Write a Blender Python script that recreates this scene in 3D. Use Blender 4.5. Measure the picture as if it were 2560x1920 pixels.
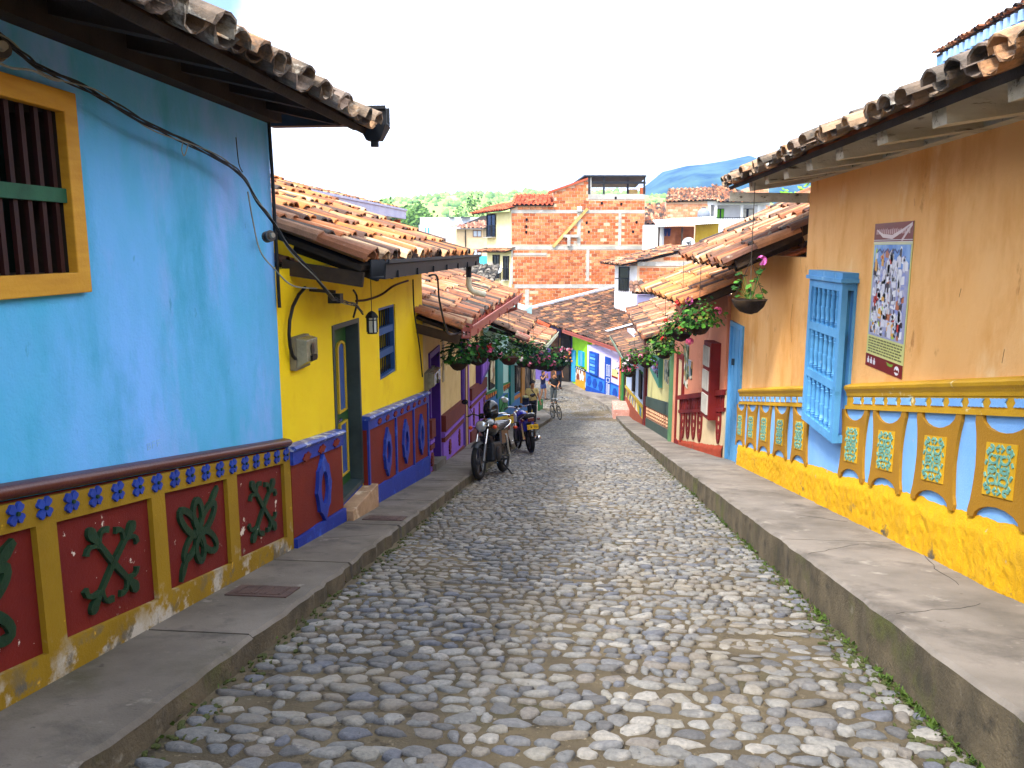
import bpy, bmesh, math, random
import numpy as np
from mathutils import Vector, Matrix, Quaternion
from mathutils.geometry import tessellate_polygon
random.seed(7); np.random.seed(7)
for o in list(bpy.data.objects): bpy.data.objects.remove(o)
SC = bpy.context.scene; COL = SC.collection
R_ = math.radians
# ---------------------------------------------------------------- camera (origin = eye, 1.65 m above the road)
FPX, PITCH, YAW = 2025.0, R_(9.53), R_(5.43)
cd = bpy.data.cameras.new('camera'); cam = bpy.data.objects.new('camera', cd); COL.objects.link(cam)
cd.sensor_fit = 'HORIZONTAL'; cd.sensor_width = 36.0; cd.lens = FPX / 2560 * 36
cd.clip_start = 0.05; cd.clip_end = 30000
cam.rotation_euler = (math.pi / 2 - PITCH, 0, YAW); SC.camera = cam
# ---------------------------------------------------------------- sky, sun, exposure
SUN = Vector((-0.34, -0.50, 0.80)).normalized()
wd = bpy.data.worlds.new('World'); SC.world = wd; wd.use_nodes = True
nt = wd.node_tree; nt.nodes.clear()
def wn(t, **k):
    n = nt.nodes.new(t)
    for a, b in k.items(): setattr(n, a, b)
    return n
sky = wn('ShaderNodeTexSky', sky_type='NISHITA', sun_disc=False, sun_elevation=math.asin(SUN.z), sun_rotation=math.atan2(SUN.x, SUN.y), air_density=1.0, dust_density=1.5)
bg1 = wn('ShaderNodeBackground'); bg1.inputs[1].default_value = 0.13
bg2 = wn('ShaderNodeBackground'); bg2.inputs[0].default_value = (0.93, 0.965, 1.0, 1); bg2.inputs[1].default_value = 1.3
tc = wn('ShaderNodeTexCoord'); mp = wn('ShaderNodeMapping'); mp.inputs['Location'].default_value = (3.1, 1.7, 0.35)
nz = wn('ShaderNodeTexNoise'); nz.inputs['Scale'].default_value = 2.3; nz.inputs['Detail'].default_value = 7; nz.inputs['Roughness'].default_value = 0.5
rp = wn('ShaderNodeValToRGB'); rp.color_ramp.elements[0].position = 0.36; rp.color_ramp.elements[1].position = 0.45
mx = wn('ShaderNodeMixShader'); ow = wn('ShaderNodeOutputWorld')
L = nt.links.new
L(sky.outputs[0], bg1.inputs[0]); L(tc.outputs['Generated'], mp.inputs[0]); L(mp.outputs[0], nz.inputs['Vector'])
L(nz.outputs['Fac'], rp.inputs[0]); L(rp.outputs[0], mx.inputs[0]); L(bg1.outputs[0], mx.inputs[1]); L(bg2.outputs[0], mx.inputs[2]); L(mx.outputs[0], ow.inputs[0])
sd = bpy.data.lights.new('sun', 'SUN'); sd.energy = 2.5; sd.angle = R_(11); sd.color = (1, 0.955, 0.88)
so = bpy.data.objects.new('sun', sd); COL.objects.link(so); so.rotation_euler = (-SUN).to_track_quat('-Z', 'Y').to_euler()
vs = SC.view_settings; vs.view_transform = 'Standard'; vs.look = 'None'; vs.gamma = 1; vs.exposure = 1.55; vs.use_curve_mapping = False
SC.render.resolution_x = 1024; SC.render.resolution_y = 768
SC.cycles.max_bounces = 6; SC.cycles.transparent_max_bounces = 8
# ---------------------------------------------------------------- photo pixel -> ray / plane (positions only)
CF = Vector((-math.sin(YAW) * math.cos(PITCH), math.cos(YAW) * math.cos(PITCH), -math.sin(PITCH)))
CR = Vector((math.cos(YAW), math.sin(YAW), 0)); CU = CR.cross(CF)
def ray(x, y): return CF + CR * ((x - 1280) / FPX) - CU * ((y - 960) / FPX)
def on_x(x, y, X): d = ray(x, y); return d * (X / d.x)
def on_y(x, y, Y): d = ray(x, y); return d * (Y / d.y)
def on_z(x, y, Z_): d = ray(x, y); return d * (Z_ / d.z)
ZR = {'z1': (0, 0, 2.212), 'z2': (0, 700, 2.212), 'z3': (0, 1300, 2.212), 'z4': (640, 420, 3.16), 'z5': (640, 680, 2.304), 'z6': (1000, 400, 3.16),
      'z7': (1000, 780, 3.686), 'z8': (1340, 700, 3.6875), 'r1': (1700, 0, 2.572), 'r2': (1600, 500, 2.304), 'r3': (1800, 850, 2.5526), 'r4': (1500, 1000, 1.803),
      'r6': (1180, 420, 4.609), 'r7': (1480, 460, 4.608), 'r8': (1160, 920, 5.72), 's8': (0, 1150, 2.989), 's1': (2140, 530, 3.858), 's4': (1400, 830, 9.76), 's5': (1680, 820, 4.88),
      's7': (1540, 850, 6.6375), 't1': (1100, 820, 6.9125), 't3': (1820, 700, 3.456), 't5': (1040, 740, 3.342), 's': (0, 0, 1)}
def Z(k, x, y): a, b, s = ZR[k]; return a + x / s, b + y / s
SL = 0.169
def gz(y):                                     # road height under the eye
    if y <= 36: return -1.65 - SL * y
    if y <= 44: t = y - 36; return -7.734 - SL * t + SL * t * t / 16
    return -8.41
# ---------------------------------------------------------------- materials
MATS = {}
def lin(h):
    h = h.lstrip('#'); v = [int(h[i:i + 2], 16) / 255 for i in (0, 2, 4)]
    return tuple(c / 12.92 if c <= .04045 else ((c + .055) / 1.055) ** 2.4 for c in v) + (1,)
def mat(name, c1, c2=None, scale=2.5, rough=.8, bump=.15, bscale=45, metal=0, rnd=None, spots=(), spec=.3, vor=None, stretch=None, bump2=None, trans=0, emit=0):
    """base colour c1..c2 by noise (or per-piece colours rnd), then patches spots=(colour, scale, threshold, softness, lowheight)"""
    if name in MATS: return MATS[name]
    m = bpy.data.materials.new(name); m.use_nodes = True; t = m.node_tree; t.nodes.clear(); MATS[name] = m
    def N(ty, **k):
        n = t.nodes.new(ty)
        for a, b in k.items(): setattr(n, a, b)
        return n
    K = t.links.new
    out = N('ShaderNodeOutputMaterial'); bs = N('ShaderNodeBsdfPrincipled'); K(bs.outputs[0], out.inputs[0])
    bs.inputs['Roughness'].default_value = rough; bs.inputs['Metallic'].default_value = metal; bs.inputs['Specular IOR Level'].default_value = spec
    geo = N('ShaderNodeNewGeometry'); pos = geo.outputs['Position']
    if stretch:
        mpn = N('ShaderNodeMapping'); mpn.inputs['Scale'].default_value = stretch; K(pos, mpn.inputs[0]); spos = mpn.outputs[0]
    else: spos = pos
    def noise(sc, det=5, ro=.6, p=None):
        n = N('ShaderNodeTexNoise'); n.inputs['Scale'].default_value = sc; n.inputs['Detail'].default_value = det; n.inputs['Roughness'].default_value = ro; K(p or pos, n.inputs['Vector']); return n.outputs['Fac']
    def ramp(fac, stops, const=False):
        r = N('ShaderNodeValToRGB'); cr = r.color_ramp
        if const: cr.interpolation = 'CONSTANT'
        while len(cr.elements) < len(stops): cr.elements.new(.5)
        for e, (p_, c_) in zip(cr.elements, stops): e.position = p_; e.color = c_
        K(fac, r.inputs[0]); return r.outputs[0]
    def mixc(f, a, b):
        x = N('ShaderNodeMix', data_type='RGBA')
        if isinstance(f, (int, float)): x.inputs[0].default_value = f
        else: K(f, x.inputs[0])
        for s, v in ((6, a), (7, b)):
            if isinstance(v, tuple): x.inputs[s].default_value = v
            else: K(v, x.inputs[s])
        return x.outputs[2]
    def math_(op, a, b=None):
        x = N('ShaderNodeMath', operation=op)
        for i, v in enumerate((a, b)):
            if v is None: continue
            if isinstance(v, (int, float)): x.inputs[i].default_value = v
            else: K(v, x.inputs[i])
        return x.outputs[0]
    W = (1, 1, 1, 1); B = (0, 0, 0, 1)
    if rnd:
        oi = N('ShaderNodeObjectInfo'); f = math_('FRACT', math_('ADD', oi.outputs['Random'], geo.outputs['Random Per Island']))
        n = len(rnd); col = ramp(f, [(i / n, lin(c)) for i, c in enumerate(rnd)], True)
        nf = ramp(noise(scale, 5), [(.35, (.72, .72, .72, 1)), (.68, (1.12, 1.1, 1.08, 1))])
        x = N('ShaderNodeMix', data_type='RGBA', blend_type='MULTIPLY'); x.inputs[0].default_value = 1; K(col, x.inputs[6]); K(nf, x.inputs[7]); col = x.outputs[2]
    elif vor:
        v = N('ShaderNodeTexVoronoi'); v.inputs['Scale'].default_value = vor[0]; K(spos, v.inputs['Vector'])
        sp = N('ShaderNodeSeparateColor'); K(v.outputs['Color'], sp.inputs[0]); n = len(vor[1])
        col = ramp(sp.outputs[0], [(i / n, lin(c)) for i, c in enumerate(vor[1])], True)
    elif c2:
        col = mixc(ramp(noise(scale, 6, .6, spos), [(.36, B), (.66, W)]), lin(c1), lin(c2))
    else:
        a = lin(c1); d = tuple(min(1, c * .78) for c in a[:3]) + (1,)
        col = mixc(ramp(noise(scale, 6, .6, spos), [(.35, W), (.6, B)]), a, d)
    for s_ in spots:
        cs, sc, th, sf = s_[:4]; f = ramp(noise(sc, 8, .65, spos), [(th - sf, B), (th + sf, W)])
        if len(s_) > 4:
            sx = N('ShaderNodeSeparateXYZ'); K(pos, sx.inputs[0])
            h = math_('ADD', math_('ADD', sx.outputs[2], math_('MULTIPLY', sx.outputs[1], SL)), 1.65)
            h = math_('ADD', h, math_('MULTIPLY', math_('SUBTRACT', noise(5, 4), .5), .5))
            hm = N('ShaderNodeMapRange'); K(h, hm.inputs[0]); hm.inputs[1].default_value = s_[4]; hm.inputs[2].default_value = s_[4] - .18; hm.inputs[3].default_value = 0; hm.inputs[4].default_value = 1
            f = math_('MULTIPLY', f, hm.outputs[0])
        col = mixc(f, col, lin(cs))
    K(col, bs.inputs['Base Color'])
    if emit: K(col, bs.inputs['Emission Color']); bs.inputs['Emission Strength'].default_value = emit
    if bump:
        b = N('ShaderNodeBump'); b.inputs['Strength'].default_value = bump; b.inputs['Distance'].default_value = .02; K(noise(bscale, 6, .65), b.inputs['Height']); last = b
        if bump2:
            b2 = N('ShaderNodeBump'); b2.inputs['Strength'].default_value = bump2[1]; b2.inputs['Distance'].default_value = bump2[2]; K(noise(bump2[0], 3), b2.inputs['Height']); K(b.outputs[0], b2.inputs['Normal']); last = b2
        K(last.outputs[0], bs.inputs['Normal'])
    if trans: bs.inputs['Transmission Weight'].default_value = trans
    return m
# ---------------------------------------------------------------- objects
WL = {}                                        # world offset of every thing root
def tag(o, label=None, cat=None, group=None, kind=None):
    if label: o['label'] = label
    if cat: o['category'] = cat
    if group: o['group'] = group
    if kind: o['kind'] = kind
    return o
def thing(name, label, cat, loc=(0, 0, 0), group=None):
    o = bpy.data.objects.new(name, None); COL.objects.link(o); o.location = loc; o.empty_display_size = .2; WL[o.name] = Vector(loc)
    return tag(o, label, cat, group)
def link(o, parent):
    COL.objects.link(o)
    if parent is not None:
        o.parent = parent; o.matrix_parent_inverse = Matrix.Translation(-WL.get(parent.name, Vector((0, 0, 0))))
    return o
def mesh_obj(name, V, F, m, parent=None, smooth=False):
    me = bpy.data.meshes.new(name); me.from_pydata([tuple(v) for v in V], [], F); me.materials.append(m)
    if smooth: me.shade_smooth()
    me.update(); return link(bpy.data.objects.new(name, me), parent)
class MB:
    def __init__(s): s.V = []; s.F = []
    def add(s, V, F):
        n = len(s.V); s.V += [Vector(v) for v in V]; s.F += [tuple(i + n for i in f) for f in F]; return s
    def hexa(s, a, b):                         # two loops of n points -> closed prism
        n = len(a); F = [tuple(range(n))[::-1], tuple(range(n, 2 * n))] + [(i, (i + 1) % n, n + (i + 1) % n, n + i) for i in range(n)]
        return s.add(list(a) + list(b), F)
    def box(s, c, d, rot=None):
        M = rot if rot is not None else Matrix.Identity(3); c = Vector(c); x, y, z = d[0] / 2, d[1] / 2, d[2] / 2
        q = lambda a, b, e: c + M @ Vector((a, b, e))
        return s.hexa([q(-x, -y, -z), q(x, -y, -z), q(x, y, -z), q(-x, y, -z)], [q(-x, -y, z), q(x, -y, z), q(x, y, z), q(-x, y, z)])
    def beam(s, a, b, w, h, up=(0, 0, 1)):     # rectangular bar from a to b
        a = Vector(a); b = Vector(b); t = (b - a).normalized(); sd_ = t.cross(Vector(up))
        if sd_.length < 1e-4: sd_ = t.cross(Vector((1, 0, 0)))
        sd_.normalize(); u = sd_.cross(t)
        q = lambda p: [p + sd_ * x * w / 2 + u * y * h / 2 for x, y in ((-1, -1), (1, -1), (1, 1), (-1, 1))]
        return s.hexa(q(a), q(b))
    def tube(s, P, r, n=8, cap=True):
        P = [Vector(p) for p in P]; R = r if isinstance(r, (list, tuple)) else [r] * len(P); V = []; F = []; u = None
        for i, p in enumerate(P):
            t = (P[min(i + 1, len(P) - 1)] - P[max(i - 1, 0)]).normalized()
            if u is None: u = t.orthogonal().normalized()
            u = (u - t * u.dot(t)); u = u.normalized() if u.length > 1e-6 else t.orthogonal().normalized(); w = t.cross(u)
            V += [p + (u * math.cos(2 * math.pi * k / n) + w * math.sin(2 * math.pi * k / n)) * R[i] for k in range(n)]
        for i in range(len(P) - 1):
            F += [(i * n + k, i * n + (k + 1) % n, (i + 1) * n + (k + 1) % n, (i + 1) * n + k) for k in range(n)]
        if cap: F += [tuple(range(n))[::-1], tuple(range((len(P) - 1) * n, len(P) * n))]
        return s.add(V, F)
    def lathe(s, c, prof, n=12, ax=(0, 0, 1)):   # prof = (radius, height) along ax
        ax = Vector(ax).normalized(); u = ax.orthogonal().normalized(); w = ax.cross(u); c = Vector(c); V = []; F = []
        for r, h in prof: V += [c + ax * h + (u * math.cos(2 * math.pi * k / n) + w * math.sin(2 * math.pi * k / n)) * max(r, 1e-4) for k in range(n)]
        for i in range(len(prof) - 1): F += [(i * n + k, i * n + (k + 1) % n, (i + 1) * n + (k + 1) % n, (i + 1) * n + k) for k in range(n)]
        F += [tuple(range(n))[::-1], tuple(range((len(prof) - 1) * n, len(prof) * n))]
        return s.add(V, F)
    def ell(s, c, r, n=10, m=6, rot=None):
        M = rot if rot is not None else Matrix.Identity(3); c = Vector(c); V = []; F = []
        for j in range(m + 1):
            a = math.pi * j / m - math.pi / 2
            V += [c + M @ Vector((r[0] * math.cos(a) * math.cos(2 * math.pi * k / n), r[1] * math.cos(a) * math.sin(2 * math.pi * k / n), r[2] * math.sin(a))) for k in range(n)]
        for i in range(m): F += [(i * n + k, i * n + (k + 1) % n, (i + 1) * n + (k + 1) % n, (i + 1) * n + k) for k in range(n)]
        return s.add(V, F)
    def prism(s, fr, poly, w0, w1):            # outline (u,v) extruded between w0 and w1 of the frame fr
        return s.hexa([fr(u, v, w0) for u, v in poly], [fr(u, v, w1) for u, v in poly])
    def ring(s, fr, outer, inner, w0, w1):
        n = len(outer); V = [fr(u, v, w) for w in (w0, w1) for L_ in (outer, inner) for u, v in L_]; F = []
        for i in range(n):
            j = (i + 1) % n; F += [(2 * n + i, 2 * n + j, 3 * n + j, 3 * n + i), (i, 2 * n + i, 2 * n + j, j), (n + i, n + j, 3 * n + j, 3 * n + i)]
        return s.add(V, F)
    def stroke(s, fr, P, W, w0, w1):           # ribbon with changing half widths
        n = len(P); W = W if isinstance(W, (list, tuple)) else [W] * n; a = []; b = []
        for i, (x, y) in enumerate(P):
            q0 = P[max(i - 1, 0)]; q1 = P[min(i + 1, n - 1)]; tx, ty = q1[0] - q0[0], q1[1] - q0[1]; l = math.hypot(tx, ty) or 1; nx, ny = -ty / l, tx / l
            a.append((x + nx * W[i], y + ny * W[i])); b.append((x - nx * W[i], y - ny * W[i]))
        k_ = random.uniform(-1, 1) * (w1 - w0) * .12
        for i in range(n - 1): s.prism(fr, [a[i], a[i + 1], b[i + 1], b[i]], w0, w1 + k_)
        return s
    def build(s, name, m, parent=None, smooth=False, kind=None, bevel=0):
        o = mesh_obj(name, s.V, s.F, m, parent, smooth)
        if len(s.F) < 60000:
            b = bmesh.new(); b.from_mesh(o.data); bmesh.ops.recalc_face_normals(b, faces=b.faces); b.to_mesh(o.data); b.free()
        if smooth:
            try: o.data.set_sharp_from_angle(angle=R_(50))
            except Exception: pass
        if bevel:
            bv = o.modifiers.new('bevel', 'BEVEL'); bv.width = bevel; bv.segments = 2; bv.limit_method = 'ANGLE'
        if kind: o['kind'] = kind
        return o
class Fac:
    """vertical wall plane: u along it, v height, w out of the wall"""
    def __init__(s, p0, p1, side):
        s.o = Vector((p0[0], p0[1], 0)); s.d = Vector((p1[0] - p0[0], p1[1] - p0[1], 0)); s.len = s.d.length; s.d.normalize()
        s.n = Vector((s.d.y, -s.d.x, 0)) * side
    def __call__(s, u, v, w=0): p = s.o + s.d * u + s.n * w; return Vector((p.x, p.y, v))
    def px(s, k, x, y, w=0):
        d = ray(*Z(k, x, y)); o = s.o + s.n * w; t = o.dot(s.n) / d.dot(s.n); p = d * t; return ((p - s.o).dot(s.d), p.z)
    def quad(s, k, *pts, w=0): return [s.px(k, x, y, w) for x, y in pts]
def bil(q):                                    # unit square -> quad (bl, br, tr, tl)
    def f(a, b):
        x = [(1 - a) * (1 - b) * q[0][i] + a * (1 - b) * q[1][i] + a * b * q[2][i] + (1 - a) * b * q[3][i] for i in (0, 1)]
        return x[0], x[1]
    return f
def wall(fr, u0, u1, v0, v1, holes, m, parent, name='wall', th=.28, w1=0.0):
    mb = MB(); us = sorted({u0, u1} | {h[i] for h in holes for i in (0, 1)}); us = [u for u in us if u0 - 1e-6 <= u <= u1 + 1e-6]
    lo = v0 if callable(v0) else (lambda u: v0); hi = v1 if callable(v1) else (lambda u: v1)
    for a, b in zip(us, us[1:]):
        c = (a + b) / 2; hs = sorted([(h[2], h[3]) for h in holes if h[0] < c < h[1]]); cur = None
        segs = []; lowa, lowb = lo(a), lo(b)
        for h0, h1 in hs: segs.append((lowa, lowb, h0, h0)); lowa = lowb = h1
        segs.append((lowa, lowb, hi(a), hi(b)))
        for la, lb, ha, hb in segs:
            if ha - la > .003 or hb - lb > .003: mb.prism(fr, [(a, la), (b, lb), (b, hb), (a, ha)], -th, w1)
    return mb.build(name, m, parent)
def pieces(name, base, mats4, m, parent, limit=300, smooth=False, rest=None):
    """base: list of (V,F) variants, mats4: list of (variant, Matrix); the nearest are objects, the others one mesh"""
    mats4 = sorted(mats4, key=lambda a: a[1].translation.length)
    ms = []
    for V, F in base:
        me = bpy.data.meshes.new(name); me.from_pydata([tuple(v) for v in V], [], F); me.materials.append(m)
        if smooth: me.shade_smooth()
        ms.append(me)
    for k, M in mats4[:limit]:
        o = bpy.data.objects.new(name, ms[k]); COL.objects.link(o); o.parent = parent
        o.matrix_parent_inverse = Matrix.Translation(-WL.get(parent.name, Vector((0, 0, 0)))); o.matrix_basis = M
    far = mats4[limit:]
    if far:
        VV = []; FF = []; n = 0; arr = [np.array([tuple(v) for v in V]) for V, F in base]
        for k, M in far:
            A = np.array(M); VV.append(arr[k] @ A[:3, :3].T + A[:3, 3]); FF += [tuple(i + n for i in f) for f in base[k][1]]; n += len(arr[k])
        VV = np.concatenate(VV); me = bpy.data.meshes.new(rest or name + '_field'); me.from_pydata(VV.tolist(), [], FF); me.materials.append(m)
        if smooth: me.shade_smooth()
        o = link(bpy.data.objects.new(rest or name + '_field', me), parent); o['kind'] = 'stuff'
def circ(cx, cy, rx, ry=None, n=20, a0=0, a1=2 * math.pi, end=False):
    ry = rx if ry is None else ry; k = n + 1 if end else n
    return [(cx + rx * math.cos(a0 + (a1 - a0) * i / n), cy + ry * math.sin(a0 + (a1 - a0) * i / n)) for i in range(k)]
# ---------------------------------------------------------------- clay tile roofs
def tile_mesh(w=.20, l=.46, flip=False, seg=6, t=.015, hh=.72, rag=0):
    V = []; F = []
    for yi, (y, k) in enumerate(((0, 1.0), (l, .84))):
        for r_, off in ((1, 0), (1, -t)):
            for i in range(seg + 1):
                a = math.pi * i / seg; r = w / 2 * k + off; jy = random.uniform(-rag, rag) if yi == 0 else 0
                z = math.sin(a) * r * hh; V.append((math.cos(a) * r, y + jy, -z if flip else z))
    s = seg + 1
    for i in range(seg): F += [(i, i + 1, 2 * s + i + 1, 2 * s + i), (s + i, 3 * s + i, 3 * s + i + 1, s + i + 1), (i, s + i, s + i + 1, i + 1)]
    F += [(0, 2 * s, 3 * s, s), (seg, s + seg, 3 * s + seg, 2 * s + seg)]
    return V, F
TB = [tile_mesh(rag=.008) for _ in range(4)] + [tile_mesh(flip=True, rag=.01) for _ in range(3)]
def roof(house, p0, p1, rise, length, m, deckm, spacing=.205, row=.37, limit=300, name='roof', jit=1.0, over=.07, thick=.05, sag=0.0, side=-1, pans=True, sc=1.27, top0=0, top1=1, uphill=None, keep=None):
    """p0->p1 eave line (tile underside level); uphill = horizontal unit vector; rise = height per metre; returns the deck object"""
    p0 = Vector(p0); p1 = Vector(p1); e = (p1 - p0); W = e.length; e.normalize()
    hv = Vector(uphill) if uphill is not None else Vector((side, 0, 0))
    U = Vector((hv.x, hv.y, rise)).normalized(); N_ = e.cross(U)
    if N_.z < 0: N_ = -N_
    X = U.cross(N_)
    if True:
        mb = MB(); a = p0 - N_ * .015; b = p1 - N_ * .015
        qd = (a, b, a + e * W * top1 + U * length, a + e * W * top0 + U * length); mb.hexa(list(qd), [q - N_ * thick for q in qd])
        dk = mb.build(name, deckm, house)
    sp = spacing * sc; rw = row * sc; nc = int(W / sp); out = []
    for c in range(nc + 1):
        for kind in ((0, 1) if pans else (0,)):
            xo = (c + (.5 if kind else 0)) * sp
            if xo > W + .02: continue
            nr = int(length / rw); co = random.uniform(-.035, .035) * jit
            for r in range(nr + 1):
                if r * rw > length - .1: break
                if keep and not keep(xo, r * rw): continue
                d = r * rw - over + co + random.uniform(-.02, .02) * jit + (.03 if kind else 0)
                pos = p0 + e * (xo + random.uniform(-.012, .012) * jit) + U * d + N_ * ((.072 if kind else .050) * sc + random.uniform(-.006, .012) * jit - sag * math.sin(math.pi * xo / W))
                g = random.gauss(0, .03) * jit; tl = -.055 + random.gauss(0, .018) * jit
                B = Matrix((X, U, N_)).transposed() @ Matrix.Rotation(g, 3, 'Z') @ Matrix.Rotation(tl, 3, 'X') @ Matrix.Rotation(random.gauss(0, .04) * jit, 3, 'Y')
                M = Matrix.Translation(pos) @ (B * (sc * (1 + random.uniform(-.04, .04)))).to_4x4(); M[3][3] = 1
                out.append((random.randint(4, 6) if kind else random.randint(0, 3), M))
    pieces('tile', TB, out, m, dk, limit, rest='tile_field')
    return dk
def rafters(house, p0, p1, uphill, rise, length, m, n, w=.1, h=.13, drop=.14, start=.06, name='rafter'):
    p0 = Vector(p0); p1 = Vector(p1); U = Vector((uphill[0], uphill[1], rise))
    for i in range(n):
        a = p0.lerp(p1, (i + .5) / n) + Vector((0, 0, -drop)) + U * start + Vector((0, random.uniform(-.03, .03), 0))
        MB().beam(a, a + U * length, w, h * random.uniform(.85, 1.1)).build(name, m, house)
def gutter(house, a, b, m, h=.14, w=.13, name='gutter', brackets=0):
    a = Vector(a); b = Vector(b); t = (b - a).normalized(); s = t.cross(Vector((0, 0, 1))).normalized()
    if s.x * a.x > 0: s = -s                   # outwards = towards the street centre
    pr = [(-w * .5, h * .5), (-w * .5, -h * .5), (w * .35, -h * .5), (w * .42, h * .25), (w * .6, h * .32), (w * .6, h * .5), (w * .5, h * .5), (w * .5, h * .38), (w * .33, h * .3), (w * .27, -h * .4), (-w * .42, -h * .4), (-w * .42, h * .5)]
    P = lambda p: [p + s * x + Vector((0, 0, y)) for x, y in pr]
    g = MB().hexa(P(a), P(b)).build(name, m, house)
    for i in range(brackets):
        c = a.lerp(b, (i + .5) / brackets); MB().box(c + s * (w * .39) + Vector((0, 0, -h * .3)), (.03, .03, h * .4)).build('bracket', m, g)
    return g
# ================================================================= setting: ground, road, pavements, hills
M_dirt = mat('road_bed', '#544a3a', '#685c47', 2.2, .95, .9, 90, spots=(('#7c6f59', 1.0, .60, .12), ('#44422a', 1.3, .64, .06), ('#3c352a', 6, .62, .05), ('#9a8c76', 22, .66, .05)), bump2=(18, .5, .02))
M_cob = mat('cobble', None, scale=38, rough=.7, bump=.55, bscale=130, rnd=['#757472', '#868480', '#656464', '#797876', '#8e8c88', '#6f6e6e', '#5e5d5e', '#807a72', '#88847c', '#727274', '#96928c', '#6d6e70', '#7a746e', '#666870'], spots=(('#857a68', .9, .62, .12), ('#8f8b86', 9, .66, .06), ('#4c4b4c', 30, .66, .05)), spec=.35, bump2=(22, .35, .02))
M_conc = mat('concrete', '#776f66', '#5c554d', 1.3, .9, .3, 70, spots=(('#4a4640', 2.2, .62, .08), ('#8a8379', 5, .66, .05), ('#4c4838', .9, .62, .08), ('#3f3b35', 9, .69, .04)))
M_conc2 = mat('concrete_worn', '#8a8178', '#6a635b', 1.1, .9, .35, 60, spots=(('#544e48', 1.7, .60, .1), ('#9c948a', 4, .66, .06), ('#4c4741', 9, .70, .04)))
M_kerb = mat('kerb_concrete', '#6a5e4a', '#474033', 3.5, .95, .6, 50, spots=(('#56582e', 1.7, .63, .08), ('#38332b', 5, .64, .07), ('#857d6f', 6, .68, .05)))
M_grass = mat('hill_grass', '#8fae4c', '#b4c86c', .02, .95, 0)
M_far = mat('mountain_forest', '#1a3820', '#55753e', .012, .95, 0)
M_wood_far = mat('hill_trees', None, scale=.3, rough=.95, bump=0, rnd=['#93b45a', '#9fbc62', '#89ac50', '#a8c26c', '#97b65c', '#80a44c'])
# the ground sheet
def gbase(x, y):
    if y < 52: return gz(max(y, -40)) - .42
    return -8.9
xs = [-6000, -2500, -900, -300, -120, -60, -35, -20, -12, -7, -4, -2, 0, 2, 4, 7, 12, 20, 35, 60, 120, 300, 900, 2500, 6000]
ys = [-400, -120, -40, -20, -10, -4] + [float(i) for i in range(0, 56, 2)] + [60, 75, 100, 150, 260, 500, 1000, 2500, 3590]
V = [(x, y, gbase(x, y)) for y in ys for x in xs]; nx = len(xs)
F = [(j * nx + i, j * nx + i + 1, (j + 1) * nx + i + 1, (j + 1) * nx + i) for j in range(len(ys) - 1) for i in range(nx - 1)]
tag(mesh_obj('ground', V, F, mat('ground', '#6f6a4c', '#56613a', .05, .95, .2, 5)), kind='structure')
# kerb and wall polylines, station by station (left kerb, right kerb, left wall, right wall)
ST = []
def lerp_tab(tab, y):
    for (y0, x0), (y1, x1) in zip(tab, tab[1:]):
        if y <= y1: return x0 + (x1 - x0) * (y - y0) / (y1 - y0)
    return tab[-1][1]
TLK = [(-6, -1.95), (12, -1.93), (27, -1.86), (37, -1.66), (38, -1.75), (40.2, -2.15), (42.3, -2.9), (44.6, -4.1), (47, -5.6), (50.5, -7.8), (56, -12)]
TRK = [(-6, 1.76), (6, 1.72), (11, 1.66), (26, 1.45), (37, 1.42), (39.5, 1.30), (42.6, 1.02), (44.6, .45), (46.6, -.7), (48.7, -1.8), (52.8, -2.7), (58.5, -6.5)]
TLW = [(-6, -2.65), (13, -2.65), (24.5, -3.2), (37, -2.5)]
TRW = [(-6, 2.72), (15, 2.72), (16, 2.6), (20.5, 2.17), (30, 2.2), (37, 2.05)]
y = -6.0
while y <= 36.01:
    ST.append(((lerp_tab(TLK, y), y), (lerp_tab(TRK, y), y), (lerp_tab(TLW, y), y), (lerp_tab(TRW, y), y))); y += .5
ST += [((-1.75, 38.0), (1.30, 39.5), (-2.55, 38.5), (2.0, 40)), ((-2.15, 40.2), (1.02, 42.6), (-3.1, 41), (1.9, 43.5)), ((-2.9, 42.3), (.45, 44.6), (-3.9, 43.5), (1.5, 46)),
       ((-4.1, 44.6), (-.7, 46.6), (-5, 45.8), (.1, 47.4)), ((-5.6, 47), (-1.8, 48.7), (-6.4, 48), (-.9, 50.4)), ((-7.8, 50.5), (-2.7, 52.8), (-8.6, 51), (-2.4, 54)), ((-12, 56), (-6.5, 58.5), (-13, 56), (-6.5, 60)), ((-20, 64), (-15, 67), (-21, 64), (-15, 69))]
NA = 14; V = []; F = []
for (l, r, _, _) in ST:
    for i in range(NA + 1):
        t = i / NA; x = l[0] + (r[0] - l[0]) * t; yy = l[1] + (r[1] - l[1]) * t; e = 1.04 if i in (0, NA) else 1
        V.append((x * e if i in (0, NA) else x, yy, gz(yy) - .018 * (abs(t - .5) * 2) ** 2 + .006 * math.sin(x * 5 + yy * 3)))
for j in range(len(ST) - 1): F += [(j * (NA + 1) + i, j * (NA + 1) + i + 1, (j + 1) * (NA + 1) + i + 1, (j + 1) * (NA + 1) + i) for i in range(NA)]
road = tag(mesh_obj('road', V, F, M_dirt, smooth=True), kind='structure')
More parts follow.
